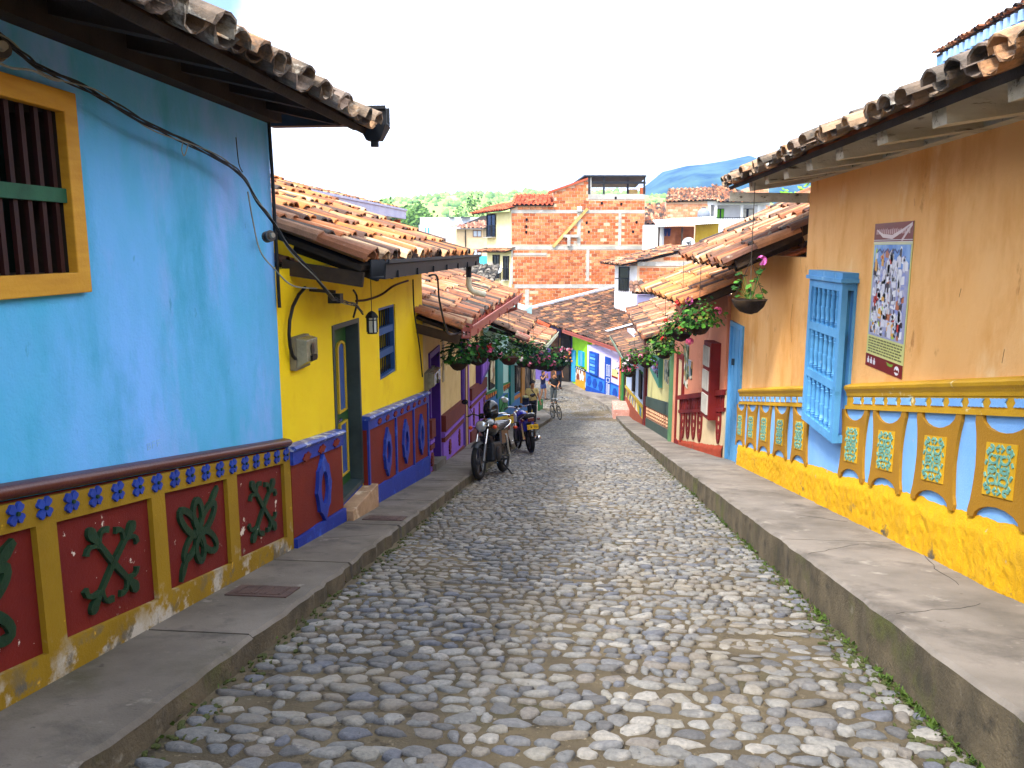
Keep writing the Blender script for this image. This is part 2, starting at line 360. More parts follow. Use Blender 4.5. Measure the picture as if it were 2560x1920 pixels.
# cobbles, laid in wavering rows
def stone():
    n = 9; ph = [random.uniform(0, 6.28) for _ in range(3)]; V = []; F = []
    R0 = [1 + .10 * math.sin(2 * math.pi * k / n * 2 + ph[0]) + .12 * math.sin(2 * math.pi * k / n * 3 + ph[1]) + .07 * math.sin(2 * math.pi * k / n * 4 + ph[2]) + random.uniform(-.06, .06) for k in range(n)]
    ox, oy = random.uniform(-.1, .1), random.uniform(-.1, .1)
    for r, z in ((1.0, -.8), (.985, .2), (.86, .8), (.5, 1.0)):
        V += [(R0[k] * r * math.cos(2 * math.pi * k / n) + ox * (1 - r), R0[k] * r * math.sin(2 * math.pi * k / n) + oy * (1 - r), z + random.uniform(-.06, .06)) for k in range(n)]
    for i in range(3): F += [(i * n + k, i * n + (k + 1) % n, (i + 1) * n + (k + 1) % n, (i + 1) * n + k) for k in range(n)]
    F.append(tuple(range(3 * n, 4 * n))); return V, F
SB = [stone() for _ in range(26)]; out = []
y = 2.3
while y < 52:
    big = 1.0 + .36 * math.exp(-((y - 2.4) / 2.4) ** 2); dep = random.uniform(.070, .098) * big * (1 if y < 30 else 1.35)
    xl = lerp_tab(TLK, y) + .03; xr = lerp_tab(TRK, y) - .02; x = xl + random.uniform(0, .08); ph = random.uniform(0, 6.28)
    while x < xr - .04:
        w = min(max(random.gauss(.098, .032), .045), .2) * big * (1 if y < 30 else 1.35); dd = dep * random.uniform(.66, 1.12)
        if x + w > xr + .03: w = max(xr - x, .05)
        cy = y + .03 * math.sin(x * 2.6 + ph) + random.uniform(-.022, .022); cx = x + w / 2
        if random.random() > .025:
            t = (cx - xl) / (xr - xl); zz = gz(cy) - .018 * (abs(t - .5) * 2) ** 2
            sink = .4 if (math.sin(cx * 1.7 + 2 * math.sin(cy * .7)) + math.sin(cy * 1.3 + cx) > 1.45) else 1
            h = random.uniform(.013, .026) * sink; g = random.gauss(0, .22)
            B = Matrix.Rotation(math.atan(SL), 3, 'X').inverted() @ Matrix.Rotation(random.gauss(0, .06), 3, 'X') @ Matrix.Rotation(random.gauss(0, .07), 3, 'Y') @ Matrix.Rotation(g, 3, 'Z') @ Matrix.Diagonal((w * .50, dd * .50, h * .8))
            M = B.to_4x4(); M.translation = (cx, cy, zz + .003); out.append((random.randrange(26), M))
        x += w + random.uniform(.004, .019)
    y += dep * .98 + .006
pieces('cobble', SB, out, M_cob, road, 300, smooth=True, rest='cobble_field')
# pavements: slabs (top, kerb face) with open joints on a bedding strip
def pave(name, ki, wi, hfun, joints, m, mk, inset=.012):
    mb = MB(); rng = [i for i in range(len(ST))]
    for j in range(len(ST) - 1):
        a, b = ST[j], ST[j + 1]; P = []
        for s in (a, b): P += [Vector((s[ki][0], s[ki][1], gz(s[ki][1]))), Vector((s[wi][0], s[wi][1], gz(s[wi][1])))]
        h0, h1 = hfun(a[0][1]) - .035, hfun(b[0][1]) - .035; sh = .02 if ki == 0 else -.02
        q = lambda p, z: p + Vector((-sh, 0, z))
        mb.hexa([q(P[0], -.25), q(P[2], -.25), P[3] + Vector((0, 0, -.25)), P[1] + Vector((0, 0, -.25))], [q(P[0], h0), q(P[2], h1), P[3] + Vector((0, 0, h1)), P[1] + Vector((0, 0, h0))])
    base = tag(mb.build(name, mk), kind='structure')
    for j0, j1 in zip(joints, joints[1:]):
        y0, y1 = j0 + inset, j1 - inset; n = max(1, int((y1 - y0) / .14)); A = []; B = []; sgn = 1 if ki == 0 else -1
        for i in range(n + 1):
            yy = y0 + (y1 - y0) * i / n; kx = lerp_tab(TLK if ki == 0 else TRK, yy); wx = lerp_tab(TLW if ki == 0 else TRW, yy) - sgn * .05; h = hfun(yy)
            jx = random.gauss(0, .007) - (sgn * random.uniform(.01, .03) if random.random() < .06 else 0); A.append((kx + jx, wx, yy, gz(yy) + h, gz(yy) - .2))
        V = []; F = []
        for kx, wx, yy, zt, zb in A: V += [(kx + sgn * .015, yy, zb), (kx + sgn * .004, yy, zt - .022), (kx - sgn * .02, yy, zt), (wx, yy, zt), (wx, yy, zb)]
        for i in range(n): F += [(i * 5 + k, i * 5 + k + 1, i * 5 + 5 + k + 1, i * 5 + 5 + k) for k in range(4)]
        F += [(4, 3, 2, 1, 0), tuple(n * 5 + k for k in range(5))]
        o = mesh_obj('slab', V, F, m, base); o.data.materials.append(mk)
        for p in o.data.polygons:
            if abs(p.normal.x) > .8: p.material_index = 1
    return base
LJ = [-6, -3.5, -1, 1.6, 4.3, 6.22, 8.0, 9.8, 11.9, 14.2, 16.5, 19, 21.5, 24, 26.5, 29, 31.5, 34, 36.0]
RJ = [-6, -2, 2.6, 6.95, 11.2, 15.4, 18.6, 21.0, 23.3, 26, 28.6, 31.5, 34, 36.0]
def hR(y): return .35 - .008 * (y - 3) if y < 28.6 else (.13 if y > 29 else .13)
hL = lambda y: .13
pave('pavement_left', 0, 2, hL, LJ, M_conc, M_kerb)
pave('pavement_right', 1, 3, hR, RJ, M_conc2, M_kerb)
# pavement top beyond the bend
for nm, ki, wi in (('pavement_bend_left', 0, 2), ('pavement_bend_right', 1, 3)):
    mb = MB()
    for a, b in zip(ST[84:], ST[85:]):
        P = [Vector((s[k][0], s[k][1], gz(s[k][1]) + .13)) for s, k in ((a, ki), (b, ki), (b, wi), (a, wi))]
        mb.hexa([p - Vector((0, 0, .4)) for p in P], P)
    tag(mb.build(nm, M_conc2), kind='structure')
# moss, grass tufts along the kerbs
mb = MB()
for i in range(520):
    right = random.random() < .93; yy = 3.0 + random.expovariate(1 / 5.0)
    if yy > 30: continue
    if right and random.random() < .5: yy = random.choice([3.5, 3.85, 4.4, 5.6, 8, 9.4, 12, 4.05]) + random.gauss(0, .16)
    x = lerp_tab(TRK, yy) - abs(random.gauss(.0, .035)) - .005 if right else lerp_tab(TLK, yy) + abs(random.gauss(0, .03)) + .005
    z = gz(yy) + .005; h = random.uniform(.008, .034); a = random.uniform(0, 6.28); w = random.uniform(.006, .014); b = Vector((math.cos(a), math.sin(a), 0))
    t = Vector((random.gauss(0, .02), random.gauss(0, .02), h)); p = Vector((x, yy, z)); c = b.cross(Vector((0, 0, 1)))
    mb.add([p - c * w, p + c * w, p + c * w * .8 + t * .6, p + t + b * .01, p - c * w * .8 + t * .6], [(0, 1, 2, 3, 4)])
tag(mb.build('weeds', mat('weed_leaf', '#465c1a', '#2f4212', 9, .7, 0), kind='stuff'), 'low green weeds and moss along the foot of the kerbs', 'weeds')
mb = MB()
for i in range(1500):                           # thin moss cushions on the road edge
    yy = 3 + random.expovariate(1 / 7.0)
    if yy > 32: continue
    right = random.random() < .72; off = abs(random.gauss(0, .10)) + .01
    x = lerp_tab(TRK, yy) - off if right else lerp_tab(TLK, yy) + off
    mb.ell((x, yy, gz(yy) - .010), (random.uniform(.006, .02), random.uniform(.008, .028), random.uniform(.006, .014)), 6, 3)
tag(mb.build('moss', mat('moss', '#3f4620', '#4c502c', 20, .95, .6, 90), kind='stuff', smooth=True), 'moss growing between the edge cobbles beside the kerbs', 'moss')
# hills: near green one, far blue one
def hill(name, prof, d0, depth, m, amp, seed, sub=110, down=-12):
    rs = random.Random(seed); ph = [(rs.uniform(.5, 9), rs.uniform(0, 6.28)) for _ in range(10)]; V = []; F = []; nd = 26
    def ht(px):
        for (x0, y0), (x1, y1) in zip(prof, prof[1:]):
            if px <= x1: return y0 + (y1 - y0) * (px - x0) / (x1 - x0)
        return prof[-1][1]
    x0, x1 = prof[0][0], prof[-1][0]
    for j in range(nd + 1):
        f = j / nd; D_ = d0 + depth * (f - .5); s = math.sin(math.pi * min(f * .9 + .05, 1)) ** .8
        for i in range(sub + 1):
            px = x0 + (x1 - x0) * i / sub; X = (px - 1475) / FPX * d0; H = (620 - ht(px)) / FPX * d0
            nz_ = sum(math.sin(X / d0 * 22 * k + p + f * k * 2.2) / k for k, p in ph) * amp
            V.append((X, D_, down + (H - down + nz_) * s))
    for j in range(nd): F += [(j * (sub + 1) + i, j * (sub + 1) + i + 1, (j + 1) * (sub + 1) + i + 1, (j + 1) * (sub + 1) + i) for i in range(sub)]
    return tag(mesh_obj(name, V, F, m, smooth=True), kind='structure'), V
gh, HV = hill('green_hill', [(-900, 560), (300, 545), (700, 530), (960, 520), (1020, 508), (1080, 497), (1180, 486), (1260, 482), (1360, 482), (1500, 487), (1620, 505), (1700, 512), (1900, 530), (2400, 520), (3600, 540)], 760, 320, M_grass, 2.2, 3)
hill('blue_mountain', [(-3000, 590), (200, 570), (900, 560), (1480, 548), (1560, 500), (1600, 470), (1650, 432), (1700, 421), (1770, 408), (1840, 404), (1880, 425), (1960, 470), (2100, 500), (2600, 470), (4500, 540)], 2600, 1500, M_far, 9, 5, 160, -20)
# the wood on the green hill reads as one mass
cb = []
for _ in range(5):
    b = MB(); b.ell((0, 0, 0), (1, 1, 1), 7, 4); cb.append(([v * (1 + random.uniform(-.22, .22)) for v in b.V], b.F))
mb = MB(); vis = [v for v in HV if v[1] < 800]
VV = []; FF = []; n = 0
for i in range(6500):
    v = random.choice(vis); r = random.uniform(1.3, 3.2)
    if abs(v[0]) > 420: continue
    p = np.array((v[0] + random.uniform(-9, 9), v[1] + random.uniform(-7, 7), v[2] + r * .1)); bv, bf = random.choice(cb)
    VV += [tuple(p + np.array(q) * (r * random.uniform(.8, 1.2), r, r * random.uniform(.8, 1.3))) for q in bv]; FF += [tuple(k + n for k in f) for f in bf]; n += len(bv)
tag(mesh_obj('hill_wood', VV, FF, M_wood_far, smooth=True), 'wooded green hillside behind the brick building', 'woodland', kind='stuff')
# cracks and patches in the pavements
mb = MB(); rs = random.Random(12)
for (x, y, dx, dy, n) in ((1.76, 6.3, .06, .05, 9), (2.2, 8.4, .05, -.06, 7), (1.8, 4.6, .07, .03, 9), (2.45, 10.2, -.05, .07, 8), (2.5, 5.4, .02, .14, 9), (-2.5, 7.2, .06, .04, 8), (-2.3, 11, .05, .03, 6)):
    P = [(x, y)]
    for _ in range(n): P.append((P[-1][0] + dx + rs.gauss(0, .016), P[-1][1] + dy + rs.gauss(0, .016)))
    hh = hR if x > 0 else hL; fr = lambda a, b, w: Vector((a, b, gz(b) + hh(b) + w)); mb.stroke(fr, P, [.0026 * rs.uniform(.3, 1.2) for _ in P], -.003, .0012)
pr_ = [o for o in bpy.data.objects if o.name == 'pavement_right'][0]
mb.build('crack', mat('crack_dark', '#2c2823', '#221f1b', 5, 1, 0), pr_, kind='stuff')
# ================================================================= left row of houses
M_tile = mat('roof_tile', None, scale=7, rough=.85, bump=.4, bscale=60, rnd=['#ad6f4a', '#b98058', '#93593a', '#a1664a', '#755042', '#c49672', '#b17854', '#574740', '#a57255', '#7d5b48', '#cba684', '#453c38'], spots=(('#3a332e', 2.6, .6, .06), ('#a59a88', 5, .66, .05)))
M_tileo = mat('roof_tile_orange', None, scale=7, rough=.85, bump=.4, bscale=60, rnd=['#cc864c', '#c27840', '#cc8a54', '#a8633a', '#c8966a', '#bc7a48', '#8a583c', '#d8b48c', '#aa6c44', '#c48450', '#5c443a', '#b87c50', '#7c5c4a', '#9a7258', '#463a34'], spots=(('#4a382c', 2.4, .63, .05), ('#c9bba6', 5, .69, .05)))
M_tiled = mat('roof_tile_dark', None, scale=6, rough=.9, bump=.4, bscale=50, rnd=['#6a4a3a', '#7c5644', '#93664c', '#5a463c', '#a8734f', '#4b3d35', '#86614d', '#b98458', '#6d5245', '#5f4a40'], spots=(('#3d3530', 1.5, .58, .08), ('#96887a', 5, .68, .05)))
M_tilew = mat('roof_tile_weathered', None, scale=9, rough=.9, bump=.6, bscale=50, rnd=['#8f7a66', '#a98d72', '#7a6a5c', '#b98a62', '#6b5f55', '#9a8474', '#c79c74', '#84756a'], spots=(('#4b453e', 3.2, .55, .07), ('#c9c2b4', 4.2, .64, .05), ('#5f5a3c', 1.8, .68, .05)))
M_wood = mat('old_wood', '#4a3a2a', '#2b221a', 3, .9, .4, 40, stretch=(1, 4, 1))
M_woodd = mat('dark_wood', '#33291f', '#1d1712', 3, .9, .3, 40)
M_wwhite = mat('whitewashed_wood', '#c9c0aa', '#a89e86', 2, .9, .5, 35, spots=(('#574b3a', 5, .61, .04), ('#c9c0a8', 3, .62, .06)), stretch=(.6, 2.5, 4))
M_blackmetal = mat('black_gutter_metal', '#14161a', '#1c1f24', 4, .6, .05, 30, spec=.25)
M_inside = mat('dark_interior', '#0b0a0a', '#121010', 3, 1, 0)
M_glass = mat('dark_glass', '#10161a', '#1b2428', 1, .08, 0, spec=.8)
M_black = mat('black_cable', '#0e0e10', '#1a1a1c', 8, .5, 0)
XL = -2.65
FL = Fac((XL, 0), (XL, 1), 1)
def cover(pts, lo=.0): return pts
# ----------------------------------------------------------------- blue house
uc = FL.px('z1', 1480, 670)[0]
BH = thing('blue_house', 'large turquoise blue house with red and yellow relief dado at the left', 'house', (XL - 2.5, 1.5, gz(1.5)))
M_bluew = mat('blue_wall', '#46aed6', '#74b6fb', .75, .85, .25, 55, stretch=(1, 1, .45), spots=(('#3a9cc4', 1.6, .64, .12), ('#8fb4fa', 1.1, .60, .10), ('#2a86a8', 6, .70, .04)), bump2=(2.2, .35, .05))
wq = FL.quad('z1', (462, 1615), (380, 520)); wt = wq[1][1]; wb = wq[0][1]; wu1 = (wq[0][0] + wq[1][0]) / 2; wu0 = wu1 - 1.12; fw = .105
hole = (wu0 + fw * .6, wu1 - fw * .6, wb + fw * .6, wt - fw * .6)
wall(FL, -4, uc, lambda u: gz(u) - .3, 1.16, [hole], M_bluew, BH)
# side walls and rear so the house has a body
MB().box((XL - 5.2, (uc - 4) / 2, -1.2), (.3, uc + 4, 4.6)).build('rear_wall', M_bluew, BH)
MB().prism(lambda a, b, w: Vector((a, uc - .142 + w, b)), [(XL - .28, gz(uc) - .3), (XL - .28, 1.16), (XL - 2.6, 2.2), (XL - 5.05, 1.16), (XL - 5.05, gz(uc) - .3)], -.14, .138).build('end_wall', M_bluew, BH)
MB().prism(lambda a, b, w: Vector((a, -3.86 + w, b)), [(XL - .28, gz(-4) - .8), (XL - .28, 1.16), (XL - 2.6, 2.2), (XL - 5.05, 1.16), (XL - 5.05, gz(-4) - .8)], -.14, .14).build('end_wall', M_bluew, BH)
# dado
M_red = mat('dado_red', '#600f08', '#6c160c', 2.2, .75, .25, 60, spots=(('#d6cabb', 3.4, .665, .010), ('#d6cabb', 14, .685, .01), ('#8f7f72', 7, .66, .02, .5)))
M_yel = mat('dado_yellow', '#94740c', '#866808', 2.5, .75, .3, 60, spots=(('#b8b0a2', 3, .52, .03, .36), ('#5f5a50', 4.5, .56, .04, .32), ('#d9a723', 9, .68, .03)))
M_rail = mat('dado_rail_red', '#54200f', '#48190c', 5, .35, .2, 50, spec=.5)
M_bflow = mat('relief_blue', '#22419c', '#1c3488', 8, .6, .2, 60, spots=(('#cfd2d6', 10, .70, .02),))
M_green = mat('relief_green', '#0d2a16', '#14361e', 8, .6, .25, 60, spots=(('#d9d2c4', 8, .735, .012),))
rt0, rt1 = FL.px('z2', 0, 1140), FL.px('z2', 1580, 880)
ks = (rt1[1] - rt0[1]) / (rt1[0] - rt0[0]); dtop = lambda u: rt0[1] + (u - rt0[0]) * ks
DA = MB().prism(FL, [(-4, gz(-4) - .3), (uc - .02, gz(uc) - .3), (uc - .02, dtop(uc) - .07), (-4, dtop(-4) - .07)], -.02, .022).build('dado', M_red, BH)
rail = []
for w_, dv in ((.0, -.058), (.05, -.058), (.068, -.042), (.074, -.024), (.066, -.006), (.045, .006), (.0, .012)): rail.append((w_, dv))
MB().hexa([FL(-4, dtop(-4) + b, a) for a, b in rail], [FL(uc + .03, dtop(uc + .03) + b, a) for a, b in rail]).build('rail', M_rail, DA, smooth=True)
pan = [FL.quad('s8', (425, 1345), (1125, 1040), (1065, 280), (345, 460)), FL.quad('s8', (1225, 970), (1675, 775), (1645, 137), (1160, 248)), FL.quad('s8', (1748, 738), (2105, 570), (2068, 28), (1718, 105))]
pw = pan[0][1][0] - pan[0][0][0]
p0u1 = (FL.px('s8', 185, 500)[0] + FL.px('s8', 275, 1345)[0]) / 2
def shift(u0, u1): return [(u0, pan[0][0][1] + (u0 - pan[0][0][0]) * ks), (u1, pan[0][1][1] + (u1 - pan[0][1][0]) * ks), (u1, pan[0][2][1] + (u1 - pan[0][2][0]) * ks), (u0, pan[0][3][1] + (u0 - pan[0][3][0]) * ks)]
for q in pan:                                   # square the panel sides up
    a = (q[0][0] + q[3][0]) / 2; b = (q[1][0] + q[2][0]) / 2; q[0] = (a, q[0][1]); q[3] = (a, q[3][1]); q[1] = (b, q[1][1]); q[2] = (b, q[2][1])
P0 = shift(p0u1 - .95, p0u1); PM = shift(p0u1 - 2.1, p0u1 - 1.1); allp = [PM, P0] + pan
fmb = MB(); ed = [(-4.0, None)] + [(q[0][0], q) for q in allp]
prev = -4.0
for q in allp + [None]:
    nu = q[0][0] if q else uc - .001
    fmb.prism(FL, [(prev, gz(prev) - .3), (nu, gz(nu) - .3), (nu, dtop(nu) - .08), (prev, dtop(prev) - .08)], .02, .056)
    if q:
        fmb.prism(FL, [q[3], q[2], (q[2][0], dtop(q[2][0]) - .08), (q[3][0], dtop(q[3][0]) - .08)], .02, .056)
        fmb.prism(FL, [(q[0][0], gz(q[0][0]) - .3), (q[1][0], gz(q[1][0]) - .3), q[1], q[0]], .02, .056); prev = q[1][0]
fmb.build('dado_frame', M_yel, DA)
for q in allp: MB().prism(FL, q, .0225, .026).build('panel', M_red, DA)
def flower_outline(cx, cy, r, n=40):
    o = []
    for i in range(n):
        a = 2 * math.pi * i / n; k = abs(math.sin(2 * a)) ** .8; rr = r * (.34 + .66 * k) * (1 - .10 * math.cos(8 * a)); o.append((cx + rr * math.cos(a), cy + rr * math.sin(a)))
    return o
fpx = [(20, 400), (238, 355), (445, 308), (628, 270), (800, 232), (955, 197), (1098, 168), (1235, 138), (1355, 113), (1472, 90), (1580, 68), (1680, 45), (1772, 25), (1857, 8), (1940, -8), (2015, -25), (2085, -40)]
fus = [FL.px('s8', *p) for p in fpx]; st = fus[2][0] - fus[1][0]
fus = [(fus[0][0] - st * k, fus[0][1] - st * k * ks) for k in (3, 2, 1)] + fus
for i, (u, v) in enumerate(fus):
    if u > uc - .03: continue
    f = MB().prism(FL, flower_outline(u, v, min(.06, st * .42)), .056, .072).build('flower_relief', M_bflow, DA)
    MB().prism(FL, circ(u, v, .011, n=8), .072, .082).build('flower_centre', M_green, DA)
def motif_x(q):
    b = bil(q); mb = MB(); w0, w1 = .024, .048; H = q[3][1] - q[0][1]; Wd = q[1][0] - q[0][0]
    def S(P, Wh): mb.stroke(FL, [b(*p) for p in P], [w * Wd for w in Wh], w0, w1)
    def arm(tx, ty, sx):
        cx, cy = .53, .50; dx, dy = tx - cx, ty - cy
        pts = [(cx + dx * t, cy + dy * t) for t in (0, .3, .6, .72, .86, .95, 1)]; S(pts, [.022, .022, .018, .028, .042, .032, .008])
        for k, (fx, sg) in enumerate(((.5, 1), (.55, -1))):
            ox, oy = cx + dx * fx, cy + dy * fx; px_, py_ = -dy * sg, dx * sg
            cur = [(ox + px_ * t * .35 + dx * .18 * math.sin(t * 2.6) , oy + py_ * t * .35 + dy * .18 * math.sin(t * 2.6)) for t in (0, .25, .5, .75, 1)]
            S(cur, [.014, .014, .014, .017, .022])
    arm(.30, .86, 1); arm(.80, .82, 1); arm(.26, .12, 1); arm(.78, .17, 1)
    return mb.build('relief_motif', M_green, DA)
def motif_b(q):
    b = bil(q); mb = MB(); Wd = q[1][0] - q[0][0]
    def loop(cx, cy, rx, ry, ang, w):
        P = []
        for i in range(19):
            a = 2 * math.pi * i / 18; x, y = rx * math.cos(a), ry * math.sin(a) ; P.append(b(cx + x * math.cos(ang) - y * math.sin(ang), cy + x * math.sin(ang) + y * math.cos(ang)))
        mb.stroke(FL, P, w * Wd, .024, .048)
    c = (.5, .5)
    loop(.5, .69, .07, .15, 0, .026); loop(.5, .31, .065, .14, 0, .026); loop(.36, .62, .075, .19, .7, .027); loop(.65, .62, .075, .19, -.75, .027); loop(.37, .37, .065, .16, -.75, .026); loop(.65, .36, .085, .17, .8, .026)
    mb.prism(FL, [b(.5 + .07 * math.cos(a), .5 + .06 * math.sin(a)) for a in [i * .628 for i in range(10)]], .024, .048)
    mb.stroke(FL, [b(.3, .3), b(.22, .14), b(.18, .03)], [.02 * Wd, .035 * Wd, .012 * Wd], .024, .048)
    mb.stroke(FL, [b(.7, .75), b(.8, .86), b(.86, .93)], [.02 * Wd, .035 * Wd, .02 * Wd], .024, .048)
    return mb.build('relief_motif', M_green, DA)
motif_b(P0); motif_x(PM); motif_x(pan[0]); motif_b(pan[1]); motif_x(pan[2])
# window
M_wfr = mat('window_yellow_wood', '#c9962c', '#b98420', 3, .6, .2, 50, stretch=(1, 1, 6))
WN = MB()
def frame(mb, fr, u0, u1, v0, v1, fw, w0, w1):
    mb.ring(fr, [(u0, v0), (u1, v0), (u1, v1), (u0, v1)], [(u0 + fw, v0 + fw), (u1 - fw, v0 + fw), (u1 - fw, v1 - fw), (u0 + fw, v1 - fw)], w0, w1); return mb
WO = frame(WN, FL, wu0, wu1, wb, wt, fw, -.005, .045).build('window', M_wfr, BH, bevel=.006)
iu0, iu1, iv0, iv1 = wu0 + fw, wu1 - fw, wb + fw, wt - fw
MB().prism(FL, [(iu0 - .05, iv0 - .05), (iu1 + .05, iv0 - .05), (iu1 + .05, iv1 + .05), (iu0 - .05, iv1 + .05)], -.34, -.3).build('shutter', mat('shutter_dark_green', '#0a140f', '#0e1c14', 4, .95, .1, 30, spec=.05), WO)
for k in range(2):
    s0 = iu0 + (iu1 - iu0) * (.08 + .48 * k); s1 = s0 + (iu1 - iu0) * .36
    frame(MB(), FL, s0, s1, iv0 + .1, iv0 + .45, .025, -.3, -.285).build('shutter_panel', MATS['shutter_dark_green'], WO)
nb = 9
frame(MB(), FL, iu0 - .03, iu1 + .03, iv0 - .03, iv1 + .03, .03, -.29, -.006).build('shade_lining', M_woodd, WO)  # added dark ring, its colour stands in for the shade inside the window
for i in range(nb):
    u = iu0 + (iu1 - iu0) * (i + .5) / nb; MB().box(FL(u, (iv0 + iv1) / 2, -.012), (.022, .03, iv1 - iv0)).build('bar', mat('bar_dark_red', '#2e0d0b', '#220907', 6, .6, .1), WO)
cbv = FL.px('z1', 320, 1080)[1]
MB().prism(FL, [(iu0, cbv - .035), (iu1, cbv - .035), (iu1, cbv + .035), (iu0, cbv + .035)], -.03, .018).build('crossbar', mat('crossbar_green', '#1f5a40', '#184a35', 6, .6, .1), WO)
# roof
BE0, BE1 = Vector((-1.88, -3.2, .97)), Vector((-1.88, 6.92, 1.0))
roof(BH, BE0, BE1, .5, 4.6, M_tilew, M_woodd, over=.10, jit=1.6)
rafters(BH, (-1.88, -3.0, .90), (-1.88, 6.75, .93), (-1, 0), .22, .80, mat('rafter_wood', '#2f241a', '#1c1510', 3, .9, .4, 40), 15, .12, .11, -.06, .10)
MB().beam(FL(-3.9, 1.08, .06), FL(uc, 1.08, .06), .12, .14).build('wall_plate', M_woodd, BH)
MB().beam((-1.97, -3.1, .985), (-1.97, 6.88, 1.015), .03, .09).build('fascia', mat('fascia_wood', '#4a3626', '#2f2218', 4, .9, .3), BH)
MB().beam((-2.3, -3.1, 1.13), (-2.3, 6.88, 1.16), .62, .02, (0.45, 0, 1)).build('soffit', mat('soffit_boards', '#44402c', '#2c2a1e', 3, .9, .3, 30, stretch=(3, .6, 1)), BH)
# gutter across the downhill end with a hopper
g = gutter(BH, (-2.75, 7.0, 1.10), (-1.72, 7.0, 1.10), M_blackmetal, .15, .14)
MB().hexa([Vector((-1.96, 6.91, 1.02)), Vector((-1.72, 6.91, 1.02)), Vector((-1.72, 7.09, 1.02)), Vector((-1.96, 7.09, 1.02))], [Vector((-1.90, 6.95, .90)), Vector((-1.78, 6.95, .90)), Vector((-1.78, 7.05, .90)), Vector((-1.90, 7.05, .90))]).build('hopper', M_blackmetal, g)
MB().lathe((-1.84, 7.0, .85), [(.035, 0), (.035, .07)], 10).build('outlet', M_blackmetal, g)
# corner cables running down the house edge (fixed)
MB().tube([FL(uc - .05, 1.02, .03), FL(uc - .03, .6, .03), FL(uc - .02, 0, .03), FL(uc - .01, -.5, .03)], .016, 6).build('corner_conduit', M_black, BH)
# faint scratched letters on the wall
mb = MB(); lq = FL.quad('z2', (812, 945), (890, 915), (885, 880), (808, 905)); b = bil(lq)
for S in ([(.05, .1), (.05, .9), (.25, .85), (.25, .6), (.07, .52), (.28, .42), (.27, .15), (.05, .1)], [(.4, .05), (.4, .95), (.62, .95)], [(.4, .5), (.56, .52)], [(.74, .05), (.74, .95), (.97, .95)], [(.74, .5), (.9, .52)]):
    mb.stroke(FL, [b(*p) for p in S], .0035, .001, .0025)
mb.build('scratched_letters', mat('scratch', '#7fb6e6', '#8fc0ea', 5, .9, 0), BH)
# ----------------------------------------------------------------- yellow house
M_yw = mat('yellow_wall', '#f8d80a', '#f4cf06', 1.5, .8, .35, 70, spots=(('#e6bc08', 1.4, .63, .08), ('#c9a21a', 8, .73, .02)), bump2=(3, .3, .03))
yl0, yl1 = uc + .001, FL.px('z5', 970, 900)[0]
YH = thing('yellow_house', 'bright yellow house with blue and red dado and green door', 'house', (XL - 2, 10, gz(10)))
dq = FL.quad('z5', (490, 1330), (618, 1240), (588, 258), (416, 322)); du0, du1 = (dq[0][0] + dq[3][0]) / 2, (dq[1][0] + dq[2][0]) / 2 ; dv0, dv1 = dq[0][1], (dq[2][1] + dq[3][1]) / 2
vq = FL.quad('z5', (725, 620), (812, 570), (800, 185), (695, 210)); vu0, vu1 = (vq[0][0] + vq[3][0]) / 2, (vq[1][0] + vq[2][0]) / 2; vv0, vv1 = (vq[0][1] + vq[1][1]) / 2, (vq[2][1] + vq[3][1]) / 2
wall(FL, yl0, yl1, lambda u: gz(u) - .3, -.18, [(du0, du1, gz(du1) - .3, dv1), (vu0, vu1, vv0, vv1)], M_yw, YH)
MB().box((XL - 4.4, (yl0 + yl1) / 2, -2.2), (.3, yl1 - yl0, 6)).build('rear_wall', M_yw, YH)
MB().prism(lambda a, b, w: Vector((a, yl1 - .15 + w, b)), [(XL - .28, gz(yl1) - .3), (XL - .28, -.1), (XL - 3.4, .85), (XL - 4.2, .85), (XL - 4.2, gz(yl1) - .3)], -.14, .149).build('end_wall', M_yw, YH)
# dado, two stretches beside the door
M_yblue = mat('dado_royal_blue', '#14339a', '#102a86', 3, .55, .4, 70, spots=(('#2a5ac4', 5, .62, .05),), spec=.4)
M_ygloss = mat('dado_blue_worn', '#2a50b8', '#1f44a6', 5, .35, .4, 50, spots=(('#c9d3e6', 7, .56, .04),), spec=.6)
M_yred = mat('dado_rust_red', '#741f08', '#681906', 2.5, .7, .3, 60)
def line(a, b): k = (b[1] - a[1]) / (b[0] - a[0]); return lambda u: a[1] + (u - a[0]) * k
def gear(cx, cy, rx, ry, n=48, teeth=8):
    o = []
    for i in range(n):
        a = 2 * math.pi * i / n; t = abs(((i * teeth / n) % 1) - .5) * 2; rr = 1 + .22 * max(0, t - .45); ss = 1 + .22 * abs(math.sin(a)) ** 8
        o.append((cx + rx * rr * math.cos(a), cy + ry * rr * ss * math.sin(a)))
    return o
